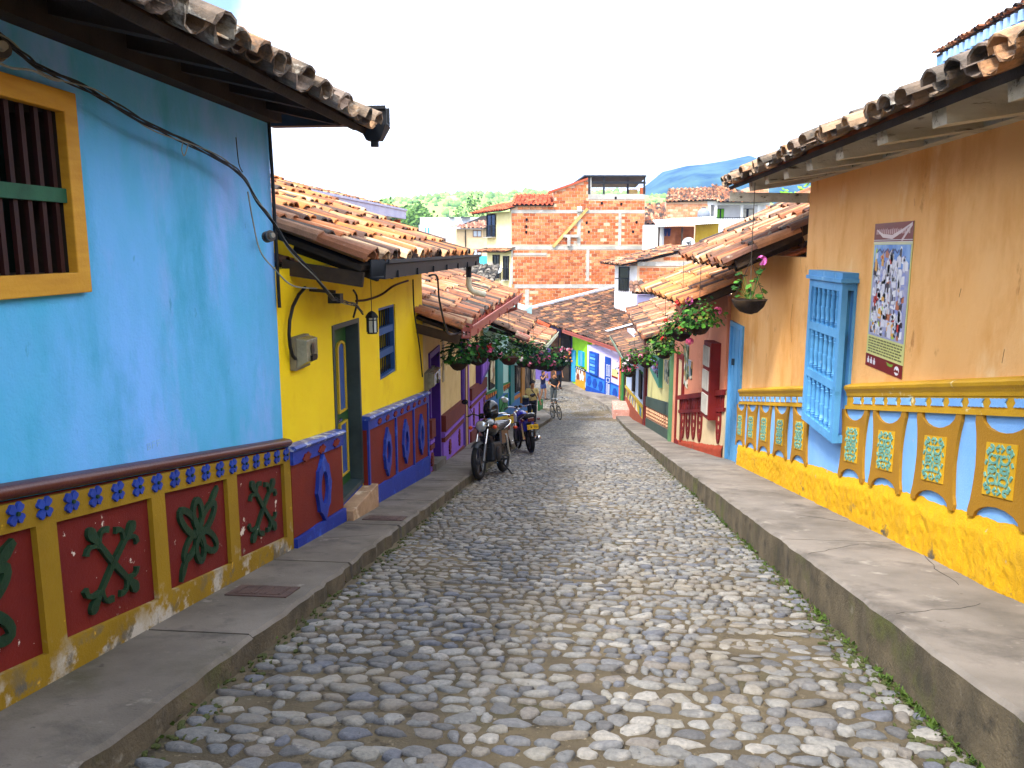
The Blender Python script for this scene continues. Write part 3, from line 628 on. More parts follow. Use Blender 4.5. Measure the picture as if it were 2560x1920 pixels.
def ydado(u0, u1, top, fri, bas, panels, w=.06, motifs=()):
    D_ = MB().prism(FL, [(u0, bas(u0)), (u1, bas(u1)), (u1, top(u1) - .05), (u0, top(u0) - .05)], -.05, w).build('dado', M_yred, YH)
    n = max(4, int((u1 - u0) / .25))
    bl = [(u0 + (u1 - u0) * i / n, bas(u0 + (u1 - u0) * i / n) + random.uniform(-.012, .012)) for i in range(n + 1)]
    MB().prism(FL, [(u0 - .004, gz(u0) - .25), (u1 + .004, gz(u1) - .25)] + [(u, v) for u, v in bl[::-1]], -.05, w + .03).build('base_band', M_yblue, D_)
    MB().prism(FL, [(u0 - .003, fri(u0)), (u1 + .003, fri(u1)), (u1 + .003, top(u1) - .03), (u0 - .003, top(u0) - .03)], -.05, w + .025).build('frieze', M_yblue, D_)
    rp_ = [(-.05, -.045), (w + .04, -.045), (w + .06, -.02), (w + .035, .0), (-.05, .012)]
    MB().hexa([FL(u0 - .004, top(u0) + b, a) for a, b in rp_], [FL(u1 + .004, top(u1) + b, a) for a, b in rp_]).build('rail', M_ygloss, D_)
    for su in panels: MB().prism(FL, [(su - .03, bas(su) - .02), (su + .03, bas(su) - .02), (su + .03, fri(su) + .02), (su - .03, fri(su) + .02)], w - .01, w + .022).build('stile', M_yblue, D_)
    return D_, w
def flame(cx, cy, r):
    o = []
    for i in range(26):
        a = 2 * math.pi * i / 26; rr = r * (1 + .16 * math.cos(2 * a) + .17 * math.cos(6 * a)); o.append((cx + rr * 1.45 * math.cos(a), cy + rr * .75 * math.sin(a)))
    return o
tl_, fl_, bl_ = line(*FL.quad('z5', (175, 1000), (465, 905))), line(*FL.quad('z5', (175, 1108), (470, 990))), line(*FL.quad('z5', (190, 1530), (495, 1340)))
D1, w_ = ydado(yl0 + .002, du0, tl_, fl_, bl_, [])
c = FL.px('z5', 345, 1240); MB().ring(FL, gear(c[0], c[1], .19, .25), [(c[0] + .105 * math.cos(2 * math.pi * i / 48), c[1] + .165 * math.sin(2 * math.pi * i / 48)) for i in range(48)], .055, .095).build('oval_relief', M_yblue, D1)
for x, y in ((238, 1063), (328, 1018), (413, 982)):
    p = FL.px('z5', x, y); MB().prism(FL, flame(p[0], p[1], .055), .08, .098).build('frieze_relief', M_yred, D1)
tr_, fr2, br_ = line(*FL.quad('z5', (615, 830), (965, 688))), line(*FL.quad('z5', (650, 893), (965, 750))), line(*FL.quad('z5', (682, 1225), (985, 1050)))
q1, q2 = FL.px('z5', 780, 1000)[0], FL.px('z5', 883, 950)[0]
D2, w_ = ydado(du1 + .001, yl1, tr_, fr2, br_, [q1, q2, yl1 - .03, du1 + .035])
for x, y, rx, ry in ((725, 1035, .17, .24), (833, 975, .17, .24), (925, 935, .17, .24)):
    c = FL.px('z5', x, y); MB().ring(FL, gear(c[0], c[1], rx, ry), [(c[0] + rx * .55 * math.cos(2 * math.pi * i / 48), c[1] + ry * .62 * math.sin(2 * math.pi * i / 48)) for i in range(48)], .055, .095).build('oval_relief', M_yblue, D2)
for x, y in ((672, 858), (718, 838), (765, 816), (805, 800), (842, 783), (878, 765), (908, 750), (940, 735)):
    p = FL.px('z5', x, y); MB().prism(FL, flame(p[0], p[1], .05), .08, .098).build('frieze_relief', M_yred, D2)
# door
M_dgreen = mat('door_green', '#1d4a1c', '#245a22', 4, .5, .1, 40, spec=.5)
M_dblue = mat('door_blue', '#274a8e', '#2f559c', 4, .5, .1, 40, spec=.5)
M_dyel = mat('door_yellow', '#c9a92c', '#b89a22', 4, .5, .1, 40)
DO = MB().prism(FL, [(du0, dv0), (du1, dv0), (du1, dv1), (du0, dv1)], -.20, -.14).build('door', M_dgreen, YH)
frame(MB(), FL, du0, du1, dv0 - .02, dv1, .05, -.22, .012).build('door_frame', mat('door_frame_grey', '#3d4a4a', '#2f3b3c', 4, .5, .1), DO)
dw = du1 - du0
for cx in (.30, .70):
    for t0, t1, arch in ((.46, .88, True), (.08, .40, False)):
        a0, a1 = du0 + dw * (cx - .15), du0 + dw * (cx + .15); b0, b1 = dv0 + (dv1 - dv0) * t0, dv0 + (dv1 - dv0) * t1
        pl = [(a0, b0), (a1, b0), (a1, b1 - .08)] + circ((a0 + a1) / 2, b1 - .08, (a1 - a0) / 2, .08, 8, 0, math.pi, True)[1:-1] + [(a0, b1 - .08)] if arch else [(a0, b0), (a1, b0), (a1, b1), (a0, b1)]
        cu, cv = (a0 + a1) / 2, (b0 + b1) / 2; inn = [(cu + (u - cu) * .72, cv + (v - cv) * .93) for u, v in pl]
        MB().ring(FL, pl, inn, -.14, -.115).build('moulding', M_dyel, DO); MB().prism(FL, inn, -.14, -.128).build('panel', M_dblue, DO)
MB().box(FL(du0 + dw * .5, dv0 + (dv1 - dv0) * .43, -.11), (.03, .14, .03)).build('handle', mat('chrome', '#c8c8c8', '#dddddd', 3, .15, 0, metal=1), DO)
MB().prism(FL, [(du0 - .01, gz(du1) - .3), (du1 + .01, gz(du1) - .3), (du1 + .01, dv0 - .02), (du0 - .01, dv0 - .02)], -.25, -.005).build('threshold', M_yblue, YH)
M_step = mat('step_stone', '#b09070', '#8f6f50', 5, .6, .2, 30, spots=(('#5b3a26', 6, .63, .03), ('#d6c2a4', 4, .62, .05)))
s0 = FL.px('z5', 497, 1345)[0]; MB().prism(FL, [(du0 + .02, gz(du0) - .2), (du1 + .09, gz(du1) - .2), (du1 + .09, dv0 - .06), (du0 + .02, dv0 - .06)], -.06, .16).build('step', M_step, YH, bevel=.008)
# window
M_wblue = mat('window_blue', '#2b5590', '#244a80', 4, .5, .1, 40)
YW = frame(MB(), FL, vu0, vu1, vv0, vv1, .035, -.14, -.02).build('window', M_wblue, YH)
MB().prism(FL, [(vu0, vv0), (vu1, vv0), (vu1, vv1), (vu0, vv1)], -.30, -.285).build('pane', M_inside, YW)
for yy in (335, 465):
    v = FL.px('z5', 752, yy)[1]; MB().prism(FL, [(vu0 + .035, v - .05), (vu1 - .035, v - .05), (vu1 - .035, v + .04), (vu0 + .035, v + .04)], -.12, -.03).build('crossbar', M_wblue, YW)
for i in range(9):
    u = vu0 + .06 + (vu1 - vu0 - .12) * i / 8
    MB().lathe(FL(u, vv0 + .03, -.08), [(.008, 0), (.014, .05), (.008, .1), (.008, vv1 - vv0 - .12), (.014, vv1 - vv0 - .06)], 6).build('spindle', mat('spindle_dark', '#15202c', '#101820', 4, .5, 0), YW)
# roof
ge0, ge1 = on_x(*Z('z4', 938, 865), -1.9), on_x(*Z('z4', 1712, 690), -1.9); zg = (ge0.z + ge1.z) / 2
ye0, ye1 = Vector((-1.98, ge0.y - .1, zg + .05)), Vector((-1.98, ge1.y + .02, zg + .05))
roof(YH, ye0, ye1, .37, 4.3, M_tileo, M_woodd, over=.05, spacing=.215, limit=300)
gutter(YH, (-1.86, ge0.y, zg), (-1.86, ge1.y + .05, zg), M_blackmetal, .17, .16, brackets=7)
MB().beam((-1.99, ge0.y - .05, zg - .09), (-2.72, ge0.y - .05, zg + .02), .05, .13).build('barge_board', M_wood, YH)
rafters(YH, (-1.95, ge0.y + .1, zg), (-1.95, ge1.y, zg), (-1, 0), .34, .8, M_woodd, 10, .08, .1, .08, .02)
pe = on_x(*Z('z4', 1672, 770), -1.95)
dp = MB().lathe((-1.95, ge1.y - .12, zg - .30), [(.045, 0), (.045, .22)], 10).build('downspout', M_blackmetal, YH)
mb = MB(); A = Vector((-1.95, ge1.y - .12, zg - .28)); mb.tube([A, A + Vector((0, .0, -.13)), A + Vector((.02, .01, -.19)), A + Vector((.07, .02, -.235)), A + Vector((.27, .05, -.285))], [.046, .046, .048, .048, .048], 12)
mb.build('pvc_pipe', mat('pvc_white', '#d9d6c4', '#c7c0a4', 3, .4, .05), dp, smooth=True)
MB().lathe(A + Vector((.262, .049, -.283)), [(.041, 0), (.041, .012)], 12, (.97, .14, -.24)).build('pipe_mouth', mat('pvc_inside', '#8a3a1e', '#6a2a16', 3, .6, 0), dp)
# ----------------------------------------------------------------- house behind with the lavender gutter
LH = thing('terrace_house', 'tile roofed open terrace with pale lavender gutter behind the yellow house', 'house', (-6.5, 19, gz(19)))
a_, b_ = on_x(*Z('z4', 590, 290), -5.1), on_x(*Z('z4', 1150, 345), -5.1); zt = (a_.z + b_.z) / 2
roof(LH, (-5.2, a_.y - 1.5, zt + .05), (-5.2, b_.y, zt + .05), .235, 4.6, M_tileo, M_woodd, limit=300)
gutter(LH, (-5.05, a_.y - 1.5, zt), (-5.05, b_.y + .05, zt), mat('lavender_gutter', '#b9bcd6', '#a6aacb', 3, .5, .05), .26, .16)
M_post = mat('post_red', '#b5563a', '#a0472e', 3, .7, .1)
for yy in (b_.y - .3, a_.y): MB().beam((-5.15, yy, zt - .15), (-4.98, yy, gz(yy) - .2), .14, .14).build('post', M_post, LH)
MB().box((-7.6, (a_.y + b_.y) / 2 - .5, -2.2), (3.2, b_.y - a_.y - 1, 4.6 + 2 * (zt - .25))).build('wall', mat('terrace_wall', '#8a7a58', '#76694c', 2, .9, .2), LH)
# ----------------------------------------------------------------- cream and purple house
F2 = Fac((XL, 13.0), (-3.2, 24.5), 1)
pu0 = yl1 + .002; F2 = Fac((XL - .0, pu0), (-3.22, 24.6), 1)
PH = thing('purple_house', 'cream house with violet dado, brown reliefs and a pink gutter', 'house', (-5, 18, gz(18)))
M_cream = mat('cream_wall', '#d9bf82', '#cdb074', 1.6, .85, .3, 60, spots=(('#b88f55', 1.3, .62, .08), ('#e2cf9c', 2.2, .62, .08)))
M_vio = mat('violet', '#8a5cc4', '#7d4fb6', 2.5, .7, .2, 60)
M_pur = mat('deep_purple', '#4a1f8a', '#3d1878', 3, .6, .15, 50)
M_brn = mat('brown_relief', '#6d2a20', '#5c2119', 3, .75, .25, 60)
pd = F2.quad('z7', (290, 1320), (372, 1330), (345, 340), (250, 400)); pdu0, pdu1 = (pd[0][0] + pd[3][0]) / 2, (pd[1][0] + pd[2][0]) / 2; pdv = pd[2][1]
wall(F2, 0, F2.len, lambda u: gz(F2(u, 0).y) - .3, -1.2, [(pdu0, pdu1, gz(F2(pdu1, 0).y) - .3, pdv)], M_cream, PH)
MB().prism(lambda a, b, w: Vector((a, 24.5 + w, b)), [(-3.5, gz(24.5) - .3), (-3.5, -1.15), (-6.4, -.2), (-6.4, gz(24.5) - .3)], -.14, .14).build('end_wall', M_cream, PH)
MB().box((-6.6, 18.8, -2.8), (.3, 11.6, 5)).build('rear_wall', M_cream, PH)
y_ = lambda u: F2(u, 0).y
PDO = MB().prism(F2, [(pdu0, gz(y_(pdu0)) + .2), (pdu1, gz(y_(pdu1)) + .2), (pdu1, pdv), (pdu0, pdv)], -.22, -.16).build('door', M_woodd, PH)
frame(MB(), F2, pdu0 - .03, pdu1 + .05, gz(y_(pdu0)) - .1, pdv + .06, .10, -.2, .03).build('door_frame', M_pur, PDO)
MB().prism(F2, [(pdu0 - .1, gz(y_(pdu0)) - .2), (pdu1 + .05, gz(y_(pdu1)) - .2), (pdu1 + .05, gz(y_(pdu1)) + .26), (pdu0 - .1, gz(y_(pdu0)) + .26)], -.3, .12).build('step', M_conc, PH)
# dado stretches in pixels of crop z7: near stretch and far stretch
def pdado(tl, tr, bl, br, mots, wst=.05):
    T = line(F2.px('z7', *tl), F2.px('z7', *tr)); Bm = line(F2.px('z7', *bl), F2.px('z7', *br)); u0, u1 = F2.px('z7', *tl)[0], F2.px('z7', *tr)[0]
    D_ = MB().prism(F2, [(u0, gz(y_(u0)) - .2), (u1, gz(y_(u1)) - .2), (u1, T(u1)), (u0, T(u0))], -.05, wst).build('dado', M_vio, PH)
    MB().prism(F2, [(u0 - .01, T(u0) - .30), (u1 + .01, T(u1) - .30), (u1 + .01, T(u1) + .01), (u0 - .01, T(u0) + .01)], -.05, wst + .05).build('top_band', M_brn, D_)
    MB().prism(F2, [(u0 - .01, T(u0) - .40), (u1 + .01, T(u1) - .40), (u1 + .01, T(u1) - .34), (u0 - .01, T(u0) - .34)], -.05, wst + .03).build('moulding', M_vio, D_)
    MB().prism(F2, [(u0 - .01, T(u0) - .50), (u1 + .01, T(u1) - .50), (u1 + .01, T(u1) - .42), (u0 - .01, T(u0) - .42)], -.05, wst + .03).build('moulding', M_brn, D_)
    MB().prism(F2, [(u0 - .01, gz(y_(u0)) - .25), (u1 + .01, gz(y_(u1)) - .25), (u1 + .01, Bm(u1)), (u0 - .01, Bm(u0))], -.05, wst + .03).build('base_band', M_brn, D_)
    for i in range(mots):
        u = u0 + (u1 - u0) * (i + .5) / mots; vb, vt = Bm(u) + .08, T(u) - .56; H = vt - vb; wd = min(.13, (u1 - u0) / mots * .36); o = []
        prof = [(0, 0), (.05, .28), (.09, .6), (.17, .8), (.24, .45), (.32, .9), (.42, 1.0), (.5, .75), (.58, 1.0), (.68, .85), (.76, .45), (.84, .7), (.92, .5), (1, 0)]
        o = [(u + wd * b, vb + H * a) for a, b in prof] + [(u - wd * b, vb + H * a) for a, b in prof[-2:0:-1]]
        MB().prism(F2, o, wst, wst + .03).build('baluster_relief', M_brn, D_)
    return D_
pdado((375, 960), (558, 815), (378, 1400), (550, 1240), 2)
pdado((628, 710), (775, 600), (622, 1115), (776, 960), 3)
pdado((240, 1005), (275, 985), (250, 1480), (285, 1445), 1)
# purple pilaster between, second door with stripes
a0, a1 = F2.px('z7', 560, 700)[0], F2.px('z7', 622, 700)[0]
PD2 = MB().prism(F2, [(a0, gz(y_(a0)) + .1), (a1, gz(y_(a1)) + .1), (a1, -1.9), (a0, -1.9)], -.02, .045).build('door', M_pur, PH)
for k, mm in enumerate((M_pur, M_brn, M_cream, M_brn, M_vio)):
    c0 = a0 + (a1 - a0) * (.1 + .17 * k); MB().prism(F2, [(c0, gz(y_(c0)) + .12), (c0 + (a1 - a0) * .13, gz(y_(c0)) + .12), (c0 + (a1 - a0) * .13, -1.92), (c0, -1.92)], .045, .06).build('door_board', mm, PD2)
# projecting purple window with sill
a0, a1 = F2.px('z7', 697, 600)[0], F2.px('z7', 775, 560)[0]; v0, v1 = F2.px('z7', 700, 660)[1], F2.px('z7', 720, 330)[1]
PW = MB().prism(F2, [(a0, v0), (a1, v0), (a1, v1), (a0, v1)], .0, .16).build('window', M_pur, PH)
MB().prism(F2, [(a0 + .1, v0 + .15), (a1 - .1, v0 + .15), (a1 - .1, v1 - .1), (a0 + .1, v1 - .1)], .16, .175).build('shutter', M_vio, PW)
for k in range(3):
    c0 = a0 + .14 + (a1 - a0 - .28) * k / 3; MB().prism(F2, [(c0, v0 + .2), (c0 + (a1 - a0 - .28) / 3.4, v0 + .2), (c0 + (a1 - a0 - .28) / 3.4, v1 - .15), (c0, v1 - .15)], .175, .19).build('shutter_board', M_vio, PW)
# house number plaque
nq = F2.px('z7', 392, 440); MB().prism(F2, [(nq[0] - .1, nq[1] - .42), (nq[0] + .1, nq[1] - .42), (nq[0] + .1, nq[1] + .42), (nq[0] - .1, nq[1] + .42)], 0, .02).build('plaque', mat('plaque', '#a99e84', '#9b9078', 5, .8, .1), PH)
for k in range(3): MB().prism(F2, [(nq[0] - .03, nq[1] - .2 + .18 * k), (nq[0] + .04, nq[1] - .2 + .18 * k), (nq[0] + .02, nq[1] - .07 + .18 * k), (nq[0] - .04, nq[1] - .07 + .18 * k)], .02, .025).build('plaque_mark', M_black, PH)
# roof and pink gutter
pg0, pg1 = on_x(*Z('z4', 1655, 1215), -1.92), on_x(*Z('z4', 2075, 1060), -1.92); zp = (pg0.z + pg1.z) / 2
M_pink = mat('pink_gutter', '#a85a4a', '#9c4e40', 4, .5, .1, spec=.4)
roof(PH, (-2.02, pg0.y - .25, zp + .06), (-2.02, pg1.y, zp + .06), .36, 4.2, M_tile, M_woodd, over=.05, spacing=.22, jit=1.3)
gutter(PH, (-1.9, pg0.y, zp), (-1.9, pg1.y, zp), M_pink, .2, .17, brackets=6)
rafters(PH, (-1.95, pg0.y, zp), (-1.95, pg1.y, zp), (-1, 0), .34, 1.0, M_woodd, 14, .08, .1, .08, .02)
MB().beam((-1.98, pg0.y - .22, zp - .1), (-2.75, pg0.y - .22, zp + .1), .05, .14).build('barge_board', M_wood, PH)
pgd = MB().tube([(-1.95, pg1.y - .4, zp - .08), (-1.95, pg1.y - .4, zp - .3), (-2.4, pg1.y - .2, zp - .45), (-3.1, pg1.y, zp - .6), (-3.1, pg1.y, zp - 2)], .05, 8).build('downspout', M_pink, PH)
# ----------------------------------------------------------------- teal and white shop row
F3 = Fac((-3.2, 24.7), (-2.62, 37.2), 1)
TH = thing('teal_house', 'white house with teal pilasters, green door and orange sill bands', 'house', (-5, 29, gz(29)))
M_mint = mat('mint_wall', '#b9ddd6', '#aad3cd', 2, .8, .2, 60); M_teal = mat('teal_trim', '#1f7f80', '#1a7071', 3, .6, .15); M_tblue = mat('dado_steel_blue', '#2f6aa8', '#3a78b4', 2, .7, .2); M_tgreen = mat('door_bright_green', '#1d7a35', '#176a2c', 3, .6, .1)
M_or = mat('orange_band', '#cf7f24', '#b96d1c', 4, .7, .2); M_ybase = mat('yellow_base', '#d9b018', '#c79f12', 3, .8, .3)
def P3(x, y): return F3.px('t1', x, y)
y3 = lambda u: F3(u, 0).y
wall(F3, 0, F3.len, lambda u: gz(y3(u)) - .3, -2.6, [], M_mint, TH)
MB().prism(lambda a, b, w: Vector((a, 37.0 + w, b)), [(-2.9, gz(37) - .3), (-2.9, -2.6), (-6, -1.6), (-6, gz(37) - .3)], -.14, .14).build('end_wall', M_mint, TH)
def quadpart(fr, k, pts, w0, w1, name, m, par):
    q = [fr.px(k, *p) for p in pts]; ua = (q[0][0] + q[3][0]) / 2; ub = (q[1][0] + q[2][0]) / 2
    return MB().prism(fr, [(ua, q[0][1]), (ub, q[1][1]), (ub, q[2][1]), (ua, q[3][1])], w0, w1).build(name, m, par)
ud = [P3(765, 1250)[0], P3(1230, 1000)[0]]
DT = MB().prism(F3, [(0, gz(24.7) - .2), (F3.len, gz(37.2) - .2), (F3.len, gz(37.2) + 1.35), (0, gz(24.7) + 1.3)], -.05, .03).build('dado', M_tblue, TH)
MB().prism(F3, [(0, gz(24.7) - .2), (F3.len, gz(37.2) - .2), (F3.len, gz(37.2) + .45), (0, gz(24.7) + .5)], .02, .05).build('base_band', M_ybase, DT)
for pts, nm, m, w in (([(945, 1230), (1050, 1150), (1060, 440), (960, 440)], 'pilaster', M_teal, .08), ([(1185, 1330), (1245, 1270), (1250, 600), (1180, 600)], 'pilaster', M_teal, .09),
                      ([(765, 1240), (945, 1130), (940, 1080), (765, 1160)], 'sill_band', M_or, .07), ([(1050, 1085), (1180, 1000), (1178, 945), (1050, 1000)], 'sill_band', M_or, .07),
                      ([(765, 1158), (945, 1078), (943, 1055), (765, 1130)], 'sill_cap', M_tgreen, .08), ([(1050, 1000), (1180, 945), (1178, 930), (1050, 975)], 'sill_cap', M_tgreen, .08),
                      ([(1000, 1500), (1080, 1440), (1085, 1180), (1010, 1220)], 'door_leaf', M_tgreen, .05), ([(1090, 1440), (1150, 1390), (1150, 1130), (1095, 1170)], 'door_leaf', M_tgreen, .05)):
    o = quadpart(F3, 't1', pts, .0, w, nm, m, TH)
for x, y in ((790, 1195), (825, 1175), (865, 1155), (905, 1135), (1075, 1052), (1105, 1035), (1135, 1015), (1162, 1000)):
    p = P3(x, y); MB().prism(F3, [(p[0] - .1, p[1] - .08), (p[0] + .1, p[1] - .08), (p[0] + .03, p[1]), (p[0] + .1, p[1] + .08), (p[0] - .1, p[1] + .08), (p[0] - .03, p[1])], .07, .085).build('sill_relief', M_brn, TH)
def shopwin(pts, m, nm='window'):
    o = quadpart(F3, 't1', pts, .02, .06, nm, M_woodd, TH); q = [F3.px('t1', *p) for p in pts]; ua, ub = (q[0][0] + q[3][0]) / 2, (q[1][0] + q[2][0]) / 2; e = (ub - ua) * .1
    MB().prism(F3, [(ua + e, q[0][1] + .25), (ub - e, q[1][1] + .1), (ub - e, q[2][1] - .1), (ua + e, q[3][1] - .1)], .06, .07).build('pane', m, o); return o
M_goods = mat('shop_goods', None, vor=(3.5, ['#c9b48a', '#7a6a4a', '#d9c9a0', '#5a4a36', '#a89468', '#e2d8b8', '#8f5a34']), rough=.7, bump=0)
M_goodsd = mat('shop_goods_dark', None, vor=(4, ['#1c1a16', '#3a332a', '#0e0d0b', '#6a5a48', '#241f1a', '#8a7a68', '#15130f']), rough=.7, bump=0)
shopwin([(820, 1080), (915, 1020), (925, 480), (835, 480)], M_goods); shopwin([(1275, 1130), (1370, 1070), (1375, 640), (1285, 640)], M_goodsd); shopwin([(1430, 1160), (1530, 1080), (1530, 600), (1430, 600)], M_goodsd, 'doorway'); shopwin([(1550, 980), (1630, 940), (1630, 600), (1550, 600)], M_goods)
quadpart(F3, 't1', [(1370, 1300), (1425, 1260), (1428, 560), (1372, 560)], 0, .1, 'pilaster', mat('ochre_trim', '#c08430', '#ad7426', 3, .7, .1), TH)
quadpart(F3, 't1', [(1240, 1260), (1370, 1180), (1370, 1120), (1240, 1200)], 0, .06, 'sill_band', M_or, TH)
quadpart(F3, 't1', [(1690, 1500), (1755, 1475), (1755, 1240), (1690, 1260)], 0, .08, 'base_panel', M_tgreen, TH)
# roofs of the row, stepping down
roof(TH, (-1.95, 23.4, -2.52), (-1.95, 29.6, -2.58), .40, 4.0, M_tiled, M_woodd, over=.06, jit=1.5, spacing=.22)
roof(TH, (-1.85, 29.9, -3.75), (-1.55, 37.4, -3.85), .33, 3.2, M_tile, M_woodd, over=.05, spacing=.23, name='lower_roof')
gutter(TH, (-1.74, 30.4, -3.80), (-1.46, 37.2, -3.88), mat('pale_gutter', '#cfd0b4', '#bfc0a4', 3, .5, .05), .2, .16)
MB().tube([(-2.1, 23.25, -2.44), (-1.7, 23.25, -2.60)], .1, 10).build('ridge_tile', mat('ridge_red', '#8f3a2c', '#a89a8a', 6, .8, .2), TH)
for yy in (24.2, 26, 28, 31, 33.5, 36): MB().beam((-1.9, yy, gz(yy) + (-2.72 - gz(yy)) * 1 if yy < 30 else -3.98), (-3.0, yy, -2.4 if yy < 30 else -3.6), .09, .1).build('rafter', M_woodd, TH)
# ----------------------------------------------------------------- turquoise house at the bend (left)
TQ = thing('turquoise_house', 'small turquoise house beyond the bend with a sloping red tile coping', 'house', (-4.5, 54, gz(54)))
M_turq = mat('turquoise_wall', '#a6e0e4', '#92d5dc', 2, .8, .2)
FQ = Fac((-2.15, 51.35), (-7.0, 56.6), -1)
wall(FQ, 0, FQ.len, gz(52) - .2, -4.72, [], M_turq, TQ, th=.4)
q = [FQ.px('t1', *p) for p in ((1935, 150), (1990, 170))]; MB().prism(FQ, [(.55, -6.6), (1.35, -6.6), (1.35, -5.1), (.55, -5.1)], 0, .06).build('window', mat('window_bluegrey', '#3f6fa8', '#345f94', 3, .4, .1), TQ)
MB().prism(FQ, [(2.2, gz(52)), (3.0, gz(52)), (3.0, -6.0), (2.2, -6.0)], 0, .06).build('door', M_tblue, TQ)
A = on_y(*Z('t5', 880, 150), 50.2); B = on_y(*Z('t5', 1112, 258), 49.6)
for i in range(9):
    p = A.lerp(B, i / 9); q = A.lerp(B, (i + 1.15) / 9); MB().tube([p, q], [.13, .15], 8).build('ridge_tile', mat('ridge_tile_red', '#b8502e', '#a04426', 6, .8, .2), TQ)
    MB().beam(p + Vector((0, .1, -.25)), q + Vector((0, .1, -.25)), .25, .35).build('parapet_block', M_turq, TQ)
# ================================================================= right row of houses
XR = 2.72
FR = Fac((XR, 0), (XR, 1), -1)
M_orw = mat('orange_wall', '#eeb066', '#f3bb78', .8, .85, .3, 55, stretch=(1, 1, .5), spots=(('#dd9848', 1.1, .58, .09), ('#c08040', 4, .67, .04), ('#f6cc92', 1.4, .66, .06), ('#d99a60', 9, .71, .02)), bump2=(2.5, .35, .05))
OH = thing('orange_house', 'orange plaster house with blue and yellow baluster dado at the right', 'house', (XR + 2.5, 4, gz(4)))
ou_hi, ou_end = 10.65, 15.92
bw0, bw1, bwv0, bwv1 = 8.60, 9.86, -2.06, -.27
od = FR.quad('r2', (490, 1400), (545, 1440), (605, 725), (530, 690)); odu0, odu1 = 14.5, 15.78; odv0, odv1 = gz(15) + .32, -1.36
wall(FR, -3.5, ou_hi, lambda u: gz(u) - .3, .86, [(bw0 + .12, bw1 - .12, bwv0 + .15, bwv1 - .1)], M_orw, OH)
wall(FR, ou_hi, ou_end, lambda u: gz(u) - .3, -.12, [(odu0 + .05, odu1 - .05, gz(odu1) - .3, odv1 - .05)], M_orw, OH, name='lower_wall')
MB().prism(lambda a, b, w: Vector((a, ou_hi - .145 + w, b)), [(XR + .28, gz(ou_hi) - .3), (XR + .28, .86), (XR + 2.8, 2.0), (XR + 5.4, .9), (XR + 5.4, gz(ou_hi) - .3)], -.14, .14).build('end_wall', M_orw, OH)
MB().box((XR + 5.5, 3.5, -1.4), (.3, 14, 4.6)).build('rear_wall', M_orw, OH)
MB().prism(lambda a, b, w: Vector((a, -3.35 + w, b)), [(XR + .28, gz(-3) - .6), (XR + .28, .86), (XR + 2.8, 2.0), (XR + 5.4, .9), (XR + 5.4, gz(-3) - .6)], -.14, .14).build('end_wall', M_orw, OH)
MB().prism(lambda a, b, w: Vector((a, ou_end - .15 + w, b)), [(XR + .28, gz(ou_end) - .3), (XR + .28, -.1), (XR + 2.8, 1.0), (XR + 4.4, 1.0), (XR + 4.4, gz(ou_end) - .3)], -.14, .13).build('end_wall', M_orw, OH)
# dado
M_och = mat('dado_ochre', '#a87816', '#9c6e10', 2.5, .75, .3, 60, spots=(('#8f7a52', 6, .70, .03),))
M_ylw = mat('dado_cornice_yellow', '#cc9c16', '#c09010', 3, .6, .25, 60, spots=(('#e8d9a4', 6, .66, .04),))
M_lbl = mat('dado_sky_blue', '#78aeec', '#86b8ee', 2.5, .75, .25, 60, spots=(('#d0cabf', 2.6, .70, .02), ('#b8b2a8', 6, .73, .02)))
M_rough = mat('rough_cast_yellow', '#e2ac0c', '#d8a208', 2, .85, .7, 70, spots=(('#5d5446', 2.6, .60, .03, .52), ('#b8b0a0', 4, .70, .02), ('#d8a41c', 5, .6, .06)))
M_teal2 = mat('filigree_teal', '#5c9488', '#74a898', 9, .7, .1)
M_ypan = mat('filigree_yellow', '#d2a41c', '#c89814', 6, .75, .2)
dt = line(FR.px('r2', 1195, 1075), FR.px('r2', 2212, 1040)); fb = line(FR.px('r3', 820, 428), FR.px('r3', 1940, 470)); rb = line(FR.px('r3', 800, 862), FR.px('r3', 1940, 1195))
DR = MB().prism(FR, [(-3.5, gz(-3.5) - .3), (odu0 - .02, gz(odu0) - .3), (odu0 - .02, dt(odu0) - .03), (-3.5, dt(-3.5) - .03)], -.02, .02).build('dado', M_lbl, OH)
for a, b in ((-3.5, bw0 - .02), (bw1 + .02, odu0 - .03)):
    rp_ = [(.0, -.10), (.04, -.10), (.045, -.07), (.055, -.05), (.07, -.03), (.075, -.005), (.06, .012), (.0, .03)]
    MB().hexa([FR(a, dt(a) + y, x) for x, y in rp_], [FR(b, dt(b) + y, x) for x, y in rp_]).build('cornice', M_ylw, DR)
    MB().prism(FR, [(a, fb(a)), (b, fb(b)), (b, dt(b) - .09), (a, dt(a) - .09)], .0, .032).build('frieze', M_ylw, DR)
    MB().prism(FR, [(a, fb(a) - .02), (b, fb(b) - .02), (b, fb(b) + .02), (a, fb(a) + .02)], .0, .05).build('moulding', M_ylw, DR)
